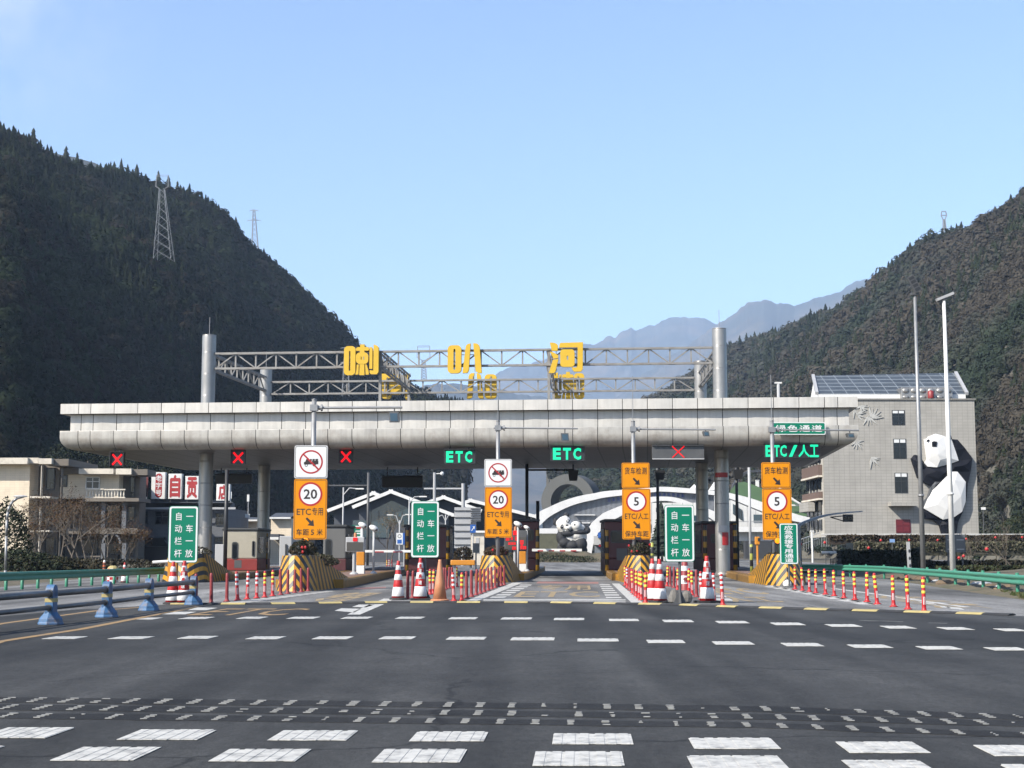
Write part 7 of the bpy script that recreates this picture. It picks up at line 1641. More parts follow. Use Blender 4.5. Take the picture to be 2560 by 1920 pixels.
# ================================================================== RIGHT BUILDING WITH THE CLIMBING PANDA
YW = 125
m_tile = grid_mat('grey_facade_tile', (.46, .445, .405), (.31, .295, .27), .44, .255, .014, 'XZ', .7, var=.035)
a, b = P(2062, 1300, YW).x, P(2446, 1300, YW).x; zt = P(2250, 1000, YW).z; zb = 2.55
rb_ = thing('panda_building', 'grey tiled four storey building with solar panel roof and climbing panda', 'building', (a, YW, zb))
mb = MB(); dd = LD * 8; mb.hexa([(a, YW, zb), (b, YW, zb), (b + dd.x, YW + 8, zb), (a + dd.x, YW + 8, zb), (a, YW, zt), (b, YW, zt), (b + dd.x, YW + 8, zt), (a + dd.x, YW + 8, zt)]); part('wall', mb, m_tile, rb_)
mb = MB(); mb.box(a - .1, b + .1, YW - .12, YW + .3, zt + .004, zt + .12); part('parapet', mb, M('parapet_grey', (.27, .26, .24), .7), rb_)
# lit left flank with windows and balconies
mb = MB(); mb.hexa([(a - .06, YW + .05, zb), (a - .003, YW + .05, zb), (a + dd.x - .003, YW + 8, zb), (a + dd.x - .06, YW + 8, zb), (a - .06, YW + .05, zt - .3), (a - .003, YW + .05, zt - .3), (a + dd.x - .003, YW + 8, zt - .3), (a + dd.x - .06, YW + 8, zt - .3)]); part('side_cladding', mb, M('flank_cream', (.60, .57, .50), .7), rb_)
for v, h in ((1166, .9), (1232, .55)):
    z = P(2050, v, YW + 3).z; mb = MB(); mb.box(a - .38, a - .07, YW + .3, YW + 7.6, z - h, z); part('balcony', mb, M('balcony_brown', (.18, .12, .095), .7), rb_); mb = MB(); mb.box(a - .44, a - .07, YW + .25, YW + 7.7, z - h - .15, z - h - .003); part('balcony_slab', mb, m_trim, rb_)
for v0, v1 in ((1140, 1160), (1185, 1225), (1250, 1290), (1300, 1325)):
    z0, z1 = P(2050, v1, YW + 3).z, P(2050, v0, YW + 3).z
    for i in range(4): mb = MB(); mb.box(a - .10 + .0, a - .02, YW + .9 + i * 1.7, YW + 2.0 + i * 1.7, z0, z1); part('side_window', mb, m_glass, rb_)
for u0, v0, u1, v1 in ((2230.5, 1025.5, 2261.5, 1063), (2234, 1097, 2265, 1147), (2237.5, 1182, 2268.5, 1233)):
    p, q = P(u0, v1, YW), P(u1, v0, YW); x0, x1, z0, z1 = p.x, q.x, p.z, q.z; f = .045
    mb = MB(); mb.box(x0, x1, YW - .03, YW - .001, z1 - f, z1); mb.box(x0, x1, YW - .03, YW - .001, z0, z0 + f); mb.box(x0, x0 + f, YW - .03, YW - .001, z0 + f, z1 - f); mb.box(x1 - f, x1, YW - .03, YW - .001, z0 + f, z1 - f); xm = (x0 + x1) / 2; mb.box(xm - .02, xm + .02, YW - .03, YW - .001, z0 + f, z1 - f); zz = z0 + (z1 - z0) * .58; mb.box(x0 + f, xm - .02, YW - .03, YW - .001, zz, zz + .03); mb.box(xm + .02, x1 - f, YW - .03, YW - .001, zz, zz + .03)
    o = part('window', mb, m_frame, rb_); mb = MB(); mb.box(x0 + .03, x1 - .03, YW - .016, YW - .002, z0 + .03, z1 - .03); part('pane', mb, m_glass, o)
    h = (z1 - z0) * .17; mb = MB(); mb.box(x0 + .07, xm - .04, YW - .022, YW - .0165, z1 - f - h, z1 - f - .01); mb.box(xm + .04, x1 - .07, YW - .022, YW - .0165, z1 - f - h, z1 - f - .01); part('blind', mb, m_signw, o)
c6 = lambda x, y: c(36, x, y)
x0, z1 = P(*c6(392, 1118), YW - .8).x, P(*c6(392, 1118), YW - .8).z; x1, z0 = P(*c6(722, 1166), YW - .8).x, P(*c6(722, 1166), YW - .8).z
mb = MB(); mb.box(x0, x1, YW - 1.15, YW - .001, z0, z1); part('door_canopy', mb, m_tile, rb_)
p, q = P(*c6(468, 1515), YW), P(*c6(650, 1340), YW); mb = MB(); mb.box(p.x, q.x, YW - .06, YW - .001, max(zb, p.z), q.z); o = part('door', mb, M('door_red', (.15, .012, .02), .4), rb_)
mb = MB(); w = q.x - p.x
for i in (0, 1):
    for j in (0, 1): xx = p.x + w * (.08 + .47 * i); mb.box(xx, xx + w * .36, YW - .075, YW - .062, p.z + .12 + j * .62 * (q.z - p.z) * .75, p.z + .12 + (j * .62 + .42) * (q.z - p.z) * .75)
part('door_panel', mb, M('door_panel_red', (.19, .018, .026), .4), o)
# bamboo leaves in relief
mb = MB()
def leaf(u, v, ang, L):
    p = P(u, v, YW); s_ = YW / FL; d = Vector((math.cos(R(ang)), math.sin(R(ang)))); n2 = Vector((-d.y, d.x)); L *= s_; w = L * .085
    mb.prism([(p.x, p.z), (p.x + d.x * L * .4 + n2.x * w, p.z + d.y * L * .4 + n2.y * w), (p.x + d.x * L, p.z + d.y * L), (p.x + d.x * L * .4 - n2.x * w, p.z + d.y * L * .4 - n2.y * w)], YW - .05 - rnd.random() * .03, YW - .001)
for u, v, angs, L in ((2178, 1046, (20, 40, 62, 80, 100, 8), 32), (2170, 1040, (-15, -40, -65, -95, -120), 30), (2150, 1015, (10, -10, -30, -50, -80), 24), (2140, 1035, (5, -20, -45, 20), 28), (2135, 1022, (-70, -95, 15), 26), (2141, 1104, (-30, -60, -85, -110, -140, 10), 22), (2178, 1143, (-25, -50, -72, -95, -5), 28)):
    for q in angs: leaf(u, v, q + rnd.uniform(-5, 5), L * rnd.uniform(.75, 1.1))
part('leaf_relief', mb, M('leaf_grey', (.58, .58, .55), .6), rb_)
# solar roof
s0, s1, s2, s3 = P(2046, 986, YW + .8), P(2414, 987, YW + .8), P(2386, 934.5, YW + 6), P(2036, 941.5, YW + 6)
m_sol = grid_mat('solar_panel', (.075, .088, .098), (.30, .33, .35), 1.18, .42, .035, 'XZ', .42, var=.1)
mb = MB(); mb.hexa([s0, s1, s2, s3, s0 + Vector((0, .1, .1)), s1 + Vector((0, .1, .1)), s2 + Vector((0, .1, .1)), s3 + Vector((0, .1, .1))]); o = part('solar_roof', mb, m_sol, rb_)
mb = MB(); mb.bar(s1 + Vector((.12, 0, .1)), s2 + Vector((.12, 0, .1)), .26, .26); part('roof_verge', mb, m_lgrey, o); mb = MB(); mb.bar(s0 - Vector((.12, 0, -.1)), s3 - Vector((.12, 0, -.1)), .26, .26); part('roof_verge', mb, m_lgrey, o)
mb = MB(); mb.add([(s0.x, s0.y, zt), (s0.x + .5, YW + 7.5, zt), (s3.x, s3.y, s3.z), (s0.x, s0.y, s0.z)], [(0, 1, 2, 3)]); mb.box(s0.x, s1.x, YW + .8, YW + .9, zt + .13, s0.z); part('roof_base', mb, m_white, rb_)
p, q = P(2254, 996, YW + .3), P(2381, 968, YW + .3)
wt = thing('water_tank', 'dimpled stainless water tank on the roof of the grey building', 'water tank', (p.x, YW + .3, zt)); mb = MB(); mb.box(p.x, q.x, YW + .3, YW + 2.2, zt + .13, q.z)
part('tank', mb, m_steel, wt, bevel=.03); mb = MB(); n = 6; w = (q.x - p.x) / n; h = (q.z - zt - .13) / 1.7
for i in range(n):
    for j in (0, 1): mb.ell((p.x + (i + .5) * w, YW + .31, q.z - h * (.5 + j * .95)), (w * .42, .14, h * .40 if j == 0 else h * .3), 14, 8)
part('dimple', mb, m_steel, wt, smooth=True)
p = P(2327, 985, YW + .1); mb = MB(); mb.lathe([(.24, 0), (.26, .06), (.26, .58), (.2, .64), (.08, .70)], p.x, YW - .02 + .1, zt + .13, 14); r_ = solo('red_barrel', mb, M('barrel_red', (.34, .03, .03), .5), 'red barrel standing in front of the roof water tank', 'barrel', (p.x, YW + .08, zt), smooth=True)
# side balcony block at left of the building
a2, b2, z0, z1 = cR(35, 1610, 345, 1845, 445, YW + 6); mb = MB(); mb.box(a2, min(b2, a - .2), YW + 3, YW + 7, z0, z1); part('side_block', mb, m_tile, rb_)

# ---- the faceted panda
k6 = .19289 * YW / FL
cp_ = thing('climbing_panda', 'giant faceted black and white panda sculpture climbing the grey wall', 'sculpture', (P(*c6(1100, 1500), YW).x, YW, zb))
def facet(name, outline, inner, mat, edge_d, y_base=-.02):
    """low-poly relief: outline stands off the wall by edge_d, inner points by their own depth"""
    inner = [(x, y, edge_d + (d - edge_d) * .6) for x, y, d in inner]; O = [P(*c6(x, y), YW - edge_d) for x, y in outline]; I = [P(*c6(x, y), YW - d) for x, y, d in inner]; n = len(O)
    pts = [Vector((p.x, p.z)) for p in O + I]; dep = [edge_d] * n + [d for _, _, d in inner]
    ar = sum(pts[i].x * pts[(i + 1) % n].y - pts[(i + 1) % n].x * pts[i].y for i in range(n)); loop = list(range(n)) if ar > 0 else list(range(n))[::-1]
    v2, e2, f2, ov, oe, of = delaunay_2d_cdt(pts, [], [loop], 1, 1e-5)
    D = []
    for i, src in enumerate(ov): D.append(dep[src[0]] if src else edge_d)
    mb = MB(); mb.add([(v.x, YW - d, v.y) for v, d in zip(v2, D)], [tuple(f) for f in f2])
    mb.add([(pts[i].x, YW - edge_d, pts[i].y) for i in loop] + [(pts[i].x, YW - .0, pts[i].y) for i in loop], [(j, n + j, n + (j + 1) % n, (j + 1) % n) for j in range(n)])
    return part(name, mb, mat, cp_)
m_pw = M('sculpture_white', (.98, .98, .96), .45, var=.03); m_pb = M('sculpture_black', (.012, .014, .022), .65, var=.1, sc=1, spec=.12)
facet('arm', [(1180, 300), (1265, 305), (1365, 420), (1458, 550), (1435, 720), (1395, 880), (1330, 860), (1265, 722), (1185, 722), (1130, 750), (1060, 850), (975, 850), (922, 905), (815, 848), (800, 700), (835, 690), (875, 655), (1000, 665), (1185, 615), (1280, 580)],
      [(1250, 430, .75), (1340, 640, .95), (1390, 620, .7), (1230, 660, .95), (990, 720, .95), (1010, 810, .8), (860, 760, .7), (1100, 740, .9)], m_pb, .45)
facet('paw', [(670, 552), (712, 502), (765, 515), (835, 605), (840, 690), (800, 720), (800, 800), (750, 798)], [(735, 590, .8), (790, 640, .75), (770, 720, .7)], m_pb, .4)
facet('back', [(1330, 860), (1395, 880), (1380, 1080), (1330, 1250), (1270, 1380), (1215, 1320), (1325, 1240), (1370, 1110)], [(1382, 990, .5)], m_pb, .3)
facet('leg', [(832, 1195), (1075, 1345), (1215, 1315), (1320, 1250), (1272, 1380), (1245, 1540), (1068, 1540), (1035, 1420), (962, 1352), (845, 1330), (815, 1210)], [(950, 1310, .75), (1130, 1400, .75), (1180, 1400, .6), (1150, 1480, .55), (870, 1260, .6)], m_pb, .35)
facet('hip', [(925, 905), (970, 842), (1060, 850), (945, 965), (880, 1080), (832, 1190), (815, 1200), (825, 1105), (880, 1050)], [(985, 880, .85), (900, 1020, .7)], M('sculpture_highlight_grey', (.10, .108, .12), .5), .4)  # grey colour paints a highlight onto this facet of the black body
facet('belly', [(1185, 720), (1265, 722), (1372, 855), (1370, 1110), (1325, 1240), (1215, 1315), (1075, 1342), (830, 1198), (880, 1080), (945, 965), (1060, 850)], [(1230, 830, 1.05), (1310, 1040, 1.0), (1130, 1215, 1.0), (1060, 1060, 1.12), (1180, 960, 1.15), (1000, 1150, .95)], m_pw, .6)
facet('head', [(848, 295), (890, 290), (900, 265), (985, 230), (1090, 260), (1185, 300), (1235, 440), (1280, 580), (1185, 615), (1000, 665), (875, 655), (838, 610), (885, 565), (868, 450)], [(935, 320, 1.15), (1000, 320, 1.15), (995, 410, 1.25), (930, 430, 1.2), (1120, 420, 1.1), (1010, 500, 1.3), (1040, 570, 1.15), (1150, 540, 1.05)], m_pw, .6)
for nm, pts in (('eye', [(935, 335), (962, 326), (998, 332), (994, 400), (935, 394)]), ('nose', [(868, 325), (885, 300), (905, 315), (885, 330)]), ('ear', [(1165, 262), (1180, 248), (1192, 300), (1180, 300)])):
    mb = MB(); d = 1.02 if nm == 'eye' else (.85 if nm == 'nose' else .75); o2 = [P(*c6(x, y), YW - d) for x, y in pts]; mb.prism([(p.x, p.z) for p in o2], YW - d, YW - d + .5); part(nm, mb, m_pb, cp_)
# ================================================================== RIGHT VERGE, LAMPS, HEDGES, TREES, PYLONS
def tall_lamp(label, u0, v0, u1, v1, Y, mat, r, head):
    b = P(u1, v1, Y); t = P(u0, v0, Y); s = thing('lamp_mast', label, 'lamp mast', (b.x, Y, 0), 0, 'tall flood light masts on the right')
    mb = MB(); mb.tube((b.x, Y, 0), (b.x, Y, t.z), r, 14, r * .55); mb.tube((b.x, Y, 3.9), (b.x, Y, 4.0), r * 1.15, 14); part('pole', mb, mat, s, smooth=True)
    if head == 1:
        mb = MB(); mb.box(b.x - .18, b.x + .18, Y - .12, Y + .12, t.z, t.z + .12); o = part('bracket', mb, m_grey, s)
        mb = MB(); mb.obox(0, 0, 0, .85, .17, .06, 0); rot = Matrix.Rotation(R(-28), 4, 'Y'); mb.v = [tuple((rot @ Vector(p)) + Vector((b.x + .15, Y - .15, t.z + .15))) for p in mb.v]; part('floodlight', mb, m_grey, s)
        mb = MB()
        for i in range(4): mb.obox(0, -.065, .06 + i * .2, .2 + i * .2, .13, .006, 0)
        mb.v = [tuple((rot @ Vector(p)) + Vector((b.x + .15, Y - .15, t.z + .15))) for p in mb.v]; part('lens', mb, m_dark, o)
    else:
        mb = MB(); mb.obox(0, 0, -.06, .06, .42, .14, 0); rot = Matrix.Rotation(R(-22), 4, 'Y'); mb.v = [tuple((rot @ Vector(p)) + Vector((b.x + .05, Y, t.z + .12))) for p in mb.v]; part('floodlight', mb, m_lgrey, s)
        mb = MB(); mb.box(b.x - .1, b.x + .1, Y - .1, Y + .1, t.z - .05, t.z + .1); part('bracket', mb, m_grey, s)
tall_lamp('tall grey flood light mast, left one of the two in front of the grey building', 2278, 738, 2308, 1416, 70, m_galv, .125, 1)
tall_lamp('tall white flood light mast, right one of the two crossing the climbing panda', 2356, 748, 2382, 1421, 68, m_white, .135, 2)
# grey marker post
b = cG(5, 1218, 1262); p = cP(5, 1200, 950, b.y); s = thing('marker_post', 'leaning pale marker post with dark blots by the right guard rail', 'marker post', (b.x, b.y, 0))
mb = MB(); mb.bar((b.x, b.y - .2, 0), (p.x, b.y - .2, p.z), .16, .12); part('post', mb, m_lgrey, s); mb = MB()
for f in (.35, .55, .75): q = b.lerp(p, f); mb.ell((q.x + .02, b.y - .27, p.z * f), (.05, .015, .09), 8, 6)
part('dark_mark', mb, m_dark, s)
# arched bus shelter beam with a signal head
YQ = 95; s = thing('arched_gantry', 'pale arched gantry with a black signal head right of the narrow green sign', 'gantry', (cP(35, 1570, 900, YQ).x, YQ, 0))
band(s, 'arched_beam', dens([c35(1555, 640), c35(1562, 590), c35(1640, 545), c35(1760, 502), c35(1900, 465), c35(2060, 445), c35(2214, 434), c(5, 818, 681)]), dens([c35(1600, 640), c35(1600, 600), c35(1680, 555), c35(1780, 522), c35(1910, 485), c35(2060, 462), c35(2214, 447), c(5, 818, 690)]), YQ, YQ + .5, M('gantry_blue_grey', (.40, .46, .54), .45))
a, b, z0, z1 = cR(35, 1562, 640, 1600, 900, YQ); mb = MB(); mb.box(a, b, YQ + .05, YQ + .45, 0, z1); part('leg', mb, m_lgrey, s)
a, b, z0, z1 = cR(5, 655, 712, 735, 776, YQ); mb = MB(); mb.box(a, b, YQ, YQ + .3, z0, z1); o = part('signal_head', mb, m_dark, s); mb = MB()
for y0, y1 in ((735, 768), (700, 742)): p, q = cP(5, 545, y0 - 0 if y0 > 710 else 735, YQ), cP(5, 655, y1 if y1 > 745 else 725, YQ); mb.tube((p.x, YQ + .2, p.z), (q.x, YQ + .2, q.z), .035, 6)
part('strut', mb, m_dark, s); mb = MB()
for i in (0, 1, 2): mb.lathe([(.12, 0), (.12, .05)], 0, 0, 0, 10)
mb.v = [(a + (b - a) * (.2 + .3 * (i // 20)) + x, YQ - .02 - z, (z0 + z1) / 2 + y) for i, (x, y, z) in enumerate(mb.v)]; part('lens', mb, m_glass, o)
# slim poles in the distance
for label, k, x, y0, y1, Y, r in (('slim grey pole in front of the white hall, left of the rightmost sign post', 35, 1028, -60, 960, 150, .14), ('thin white pole rising behind the canopy right of the solar fittings', 13, 1232, 495, 1300, 150, .16)):
    p = cP(k, x, y0, Y); s = thing('lamp_mast', label, 'lamp mast', (p.x, Y, 0)); mb = MB(); mb.tube((p.x, Y, 0), (p.x, Y, p.z), r, 10); part('pole', mb, m_lgrey, s, smooth=True); mb = MB(); mb.box(p.x - .35, p.x + .35, Y - .15, Y + .15, p.z, p.z + .15); part('lamp_head', mb, m_white, s)
p = cP(5, 380, 860, 112); s = thing('fence_post', 'white post beside the stair railing left of the grey building', 'post', (p.x, 112, .5)); mb = MB(); mb.tube((p.x, 112, .5), (p.x, 112, p.z), .07, 8); part('post', mb, m_white, s); mb = MB(); mb.box(p.x - .12, p.x + .12, 111.9, 112.1, p.z, p.z + .08); part('cap', mb, m_white, s)
# railing along the terrace
YT = 119; a, b, z0, z1 = cR(5, 460, 884, 2600, 864, YT); s = thing('terrace_railing', 'long white railing along the terrace before the grey building', 'railing', (a, YT, z0)); mb = MB(); mb.tube((a, YT, z1), (b, YT, z1), .035, 6); mb.tube((a, YT, z1 - .2), (b, YT, z1 - .2), .02, 6); part('rail', mb, m_white, s); mb = MB()
for i in range(150): x = a + (b - a) * i / 149; mb.box(x - .012, x + .012, YT - .012, YT + .012, z1 - 1.0, z1)
part('baluster', mb, m_lgrey, s, kind='stuff')
p, q = cP(5, 290, 925, 112), cP(5, 440, 872, 118); s = thing('stair_railing', 'sloping white stair railing left of the grey building', 'railing', (p.x, 112, 1)); mb = MB(); mb.tube(p, q, .025, 6); mb.tube(p - Vector((0, 0, .4)), q - Vector((0, 0, .4)), .015, 6); part('rail', mb, m_white, s); mb = MB()
for i in range(9): t = p.lerp(q, i / 8); mb.tube(t, t - Vector((0, 0, .95)), .012, 5)
part('baluster', mb, m_lgrey, s)
# planted bank in layers
def hedge(label, k, x0, x1, y0, y1, Y, dy, n, seed, cols, size, name='hedge', cat='hedge'):
    a, b, z0, z1 = cR(k, x0, y0, x1, y1, Y); s = thing(name, label, cat, ((a + b) / 2, Y + dy / 2, min(z0, z1)), 0, 'hedges and plantings on the right bank'); r = random.Random(seed); V = []; Cc = []; L = b - a; h = abs(z1 - z0)
    for i in range(n):
        x = r.uniform(-L / 2, L / 2); y = r.uniform(-dy / 2, dy / 2); z = r.random() ** .7 * h * (.85 + .2 * noise.noise(Vector((x * .8 + seed, y, 0)))); u = Vector((r.gauss(0, 1), r.gauss(0, 1), r.gauss(0, 1))).normalized(); w = u.orthogonal().normalized(); u = u.cross(w); kk = size * r.uniform(.6, 1.5); p = Vector((x, y, z))
        V += [tuple(p + w * kk), tuple(p - w * kk * .5 + u * kk * .6), tuple(p - w * kk * .5 - u * kk * .6)]; cc = cols[r.randrange(len(cols))]; f = r.uniform(.65, 1.35); Cc += [[q * f for q in cc]] * 3
    V = np.array(V); o = bpy.data.objects.new('foliage', npmesh('foliage', V, np.arange(len(V)).reshape(-1, 3), m_leaf, np.array(Cc))); COL.objects.link(o); o.parent = s
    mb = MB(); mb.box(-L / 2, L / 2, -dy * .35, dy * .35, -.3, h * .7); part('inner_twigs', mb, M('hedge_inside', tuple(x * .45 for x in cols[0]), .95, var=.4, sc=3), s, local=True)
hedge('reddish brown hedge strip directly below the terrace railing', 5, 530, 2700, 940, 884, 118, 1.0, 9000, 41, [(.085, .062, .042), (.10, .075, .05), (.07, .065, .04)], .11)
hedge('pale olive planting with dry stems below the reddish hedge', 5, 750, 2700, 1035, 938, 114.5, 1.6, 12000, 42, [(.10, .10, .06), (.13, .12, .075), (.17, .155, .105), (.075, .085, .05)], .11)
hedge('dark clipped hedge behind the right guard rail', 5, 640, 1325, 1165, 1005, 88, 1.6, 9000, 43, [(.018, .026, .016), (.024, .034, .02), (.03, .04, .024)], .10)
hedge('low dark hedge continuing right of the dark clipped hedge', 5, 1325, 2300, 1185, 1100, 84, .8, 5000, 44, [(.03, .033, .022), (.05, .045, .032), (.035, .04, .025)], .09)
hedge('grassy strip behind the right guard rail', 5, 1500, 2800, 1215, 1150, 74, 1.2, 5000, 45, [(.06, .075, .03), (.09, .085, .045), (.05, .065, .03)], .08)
mb = MB(); a, b, z0, z1 = cR(5, 1330, 1130, 2900, 1040, 100); mb.add([(a, 88, cP(5, 1400, 1150, 88).z), (b, 88, cP(5, 1400, 1150, 88).z), (b, 113, z1 + .12), (a, 113, z1 + .12)], [(0, 1, 2, 3)]); struct('upper_path', mb, M('path_grey', (.20, .20, .215), .85, var=.15, sc=.6))
# walls, gate pier, container, board
a, b, z0, z1 = cR(5, 255, 1150, 545, 985, 92); s = thing('boundary_wall', 'low grey wall behind the rightmost nose with a dark fence on top', 'wall', (a, 92, 0)); mb = MB(); mb.box(a, b, 92, 92.3, 0, z1 - .35); part('wall', mb, M('wall_dark_grey', (.085, .082, .078), .85, var=.2), s); mb = MB()
for i in range(30): x = a + (b - a) * i / 29; mb.box(x - .015, x + .015, 92.1, 92.14, z1 - .35, z1)
part('fence_bar', mb, m_dark, s)
a, b, z0, z1 = cR(5, 540, 1145, 645, 1020, 86); s = thing('gate_pier', 'square grey pier with a spiked top behind the right guard rail', 'gate pier', (a, 86, 0)); mb = MB(); mb.box(a, b, 86, 86.6, 0, z1); part('pier', mb, m_lgrey, s); mb = MB()
for i in range(8): x = a + (b - a) * (i + .5) / 8; mb.box(x - .02, x + .02, 86.2, 86.24, z1, z1 + .35)
mb.box(a, b, 86.2, 86.24, z1 + .12, z1 + .16); part('spike', mb, m_dark, s)
a, b, z0, z1 = cR(5, 524, 1030, 742, 945, 98); s = thing('site_container', 'white container with a grey window behind the spiked pier', 'container', (a, 98, .5)); mb = MB(); mb.box(a, b, 98, 100.4, z0 - .8, z1); part('container', mb, m_white, s, bevel=.03); mb = MB(); mb.box(a + (b - a) * .68, a + (b - a) * .97, 97.96, 97.99, z0 - .1, z1 - .25); part('window', mb, m_glassb, s)
a, b, z0, z1 = cR(5, 1534, 1040, 1708, 885, 80); s = thing('notice_board', 'grey information board behind the white mast on the right', 'notice board', (a, 80, .3)); mb = MB(); mb.box(a, b, 80, 80.06, z0, z1); o = part('panel', mb, M('board_grey', (.13, .14, .15), .5), s); mb = MB(); h, w = z1 - z0, b - a
for fx, fz in ((.08, .8), (.55, .8), (.08, .28), (.55, .28)): mb.box(a + w * fx, a + w * (fx + .38), 79.985, 79.995, z0 + h * fz, z0 + h * (fz + .05))
part('printed_line', mb, m_lgrey, o); mb = MB(); mb.box(a + .1, a + .18, 80.07, 80.15, .2, z1); part('leg', mb, m_grey, s); mb = MB(); mb.box(b - .18, b - .1, 80.07, 80.15, .2, z1); part('leg', mb, m_grey, s)
a, b, z0, z1 = cR(5, 1052, 954, 1096, 925, 113); s = thing('small_sign', 'tiny pale blue sign in the planting before the grey building', 'sign', (a, 113, 1)); mb = MB(); mb.box(a, b, 113, 113.04, z0, z1); part('panel', mb, M('pale_blue', (.25, .42, .75), .5), s); mb = MB(); mb.box((a + b) / 2 - .03, (a + b) / 2 + .03, 113.05, 113.1, z0 - 1, z0); part('post', mb, m_grey, s)
a, b, z0, z1 = cR(5, 1832, 672, 1882, 650, 124); s = thing('small_sign', 'tiny white sign on the slope right of the grey building', 'sign', (b, 124, 4)); mb = MB(); mb.box(a + .1, b, 124, 124.05, z0, z1); part('panel', mb, m_white, s); mb = MB(); mb.box((a + b) / 2, (a + b) / 2 + .06, 124.06, 124.12, z0 - 3.5, z0); part('post', mb, m_grey, s)
lam = [(975, 937, 115, .20, 'red lantern hanging in the planting, left of the tiny pale blue sign'), (1220, 933, 115, .17, 'red lantern hanging between the tiny blue sign and the grey mast'), (1466, 934, 115, .17, 'red lantern hanging between the two tall masts'), (1712, 925, 115, .18, 'red lantern hanging at the right edge of the information board'), (1965, 912, 115, .18, 'red lantern hanging in the planting at the far right'), (2196, 910, 115, .18, 'red lantern hanging at the right picture edge'), (1890, 1013, 96, .24, 'largest red lantern, alone on the grey path at right'), (870, 1002, 100, .2, 'red lantern low above the dark clipped hedge'), (280, 968, 96, .22, 'red lantern just right of the narrow green sign'), (491, 955, 110, .2, 'small red lantern left of the white container'), (1650, 1088, 78, .16, 'red lantern lying low at the foot of the white mast, left one'), (1690, 1072, 78, .16, 'red lantern lying low at the foot of the white mast, right one')]
for x, y, Y, r, lb in lam:
    p = cP(5, x, y, Y); s = thing('lantern', lb, 'lantern', (p.x, Y, p.z), 0, 'red lanterns in the planting'); mb = MB(); r *= .55; mb.ell((p.x, Y, p.z), (r, r, r * .95), 12, 8); part('shade', mb, M('lantern_red', (.55, .015, .02), .5) if x == 975 else bpy.data.materials['lantern_red'], s, smooth=True)
    mb = MB(); mb.tube((p.x, Y, p.z + r * .85), (p.x, Y, p.z + r * 1.15), r * .35, 8); mb.tube((p.x, Y, p.z - r * 1.2), (p.x, Y, p.z - r * .85), r * .25, 8); part('cap', mb, m_ryel, s)
    if y < 990: mb = MB(); mb.tube((p.x + r * .8, Y + .2, p.z - 2.0), (p.x + r * .8, Y + .2, p.z + r * 2.5), .025, 5); part('stake', mb, m_dark, s)
# soil and litter beside the guard rail
r = random.Random(9)
for i in range(16):
    x = 1150 + i * 62 + r.uniform(-20, 20); y = np.interp(x, [1150, 2212], [1275, 1400]) + r.uniform(-6, 10); g = cG(5, x, y); mb = MB(); w = r.uniform(.18, .5); mb.ell((0, 0, 0), (w, w * .8, w * .45), 8, 5); mb.v = [tuple(Vector(p) * (1 + .4 * noise.noise(Vector(p) * 4 + Vector((i, 0, 0)))) + Vector((g.x, g.y, .06))) for p in mb.v]
    pale = i in (5, 11, 14)
    solo('paper_litter' if pale else 'soil_clod', mb, m_lgrey if pale else M('clod', (.19, .135, .085), .95, var=.25, sc=6) if i == 0 else (m_lgrey if pale else bpy.data.materials['clod']), 'pale crumpled litter lying under the right guard rail' if pale else 'brown soil clod on the verge before the right guard rail', 'litter' if pale else 'soil clod', (g.x, g.y, 0), 'litter under the right guard rail' if pale else 'soil clods on the right verge')
V = []; Cc = []
for i in range(9000):
    x = r.uniform(1000, 2900); y0 = np.interp(x, [1000, 1400, 1800, 2212, 3000], [1243, 1288, 1348, 1452, 1612]); g = cG(5, x, y0 - 4 - abs(r.gauss(0, 26)) * (x / 2200)); h = r.uniform(.04, .16); a = r.uniform(0, 6.28); w = .02; d = Vector((math.cos(a), math.sin(a), 0)) * w; t = Vector((r.uniform(-.05, .05), r.uniform(-.05, .05), h)); q = Vector((g.x, g.y, .02))
    V += [tuple(q - d), tuple(q + d), tuple(q + t)]; cc = ((.07, .10, .03), (.14, .12, .06), (.11, .10, .045))[r.randrange(3) if x < 1900 else r.choice((0, 0, 2))]; Cc += [cc] * 3
V = np.array(V); o = bpy.data.objects.new('grass', npmesh('grass', V, np.arange(len(V)).reshape(-1, 3), m_leaf, np.array(Cc))); COL.objects.link(o); o['kind'] = 'stuff'; o['label'] = 'short dry grass on the verge under the right guard rail'; o['category'] = 'grass'
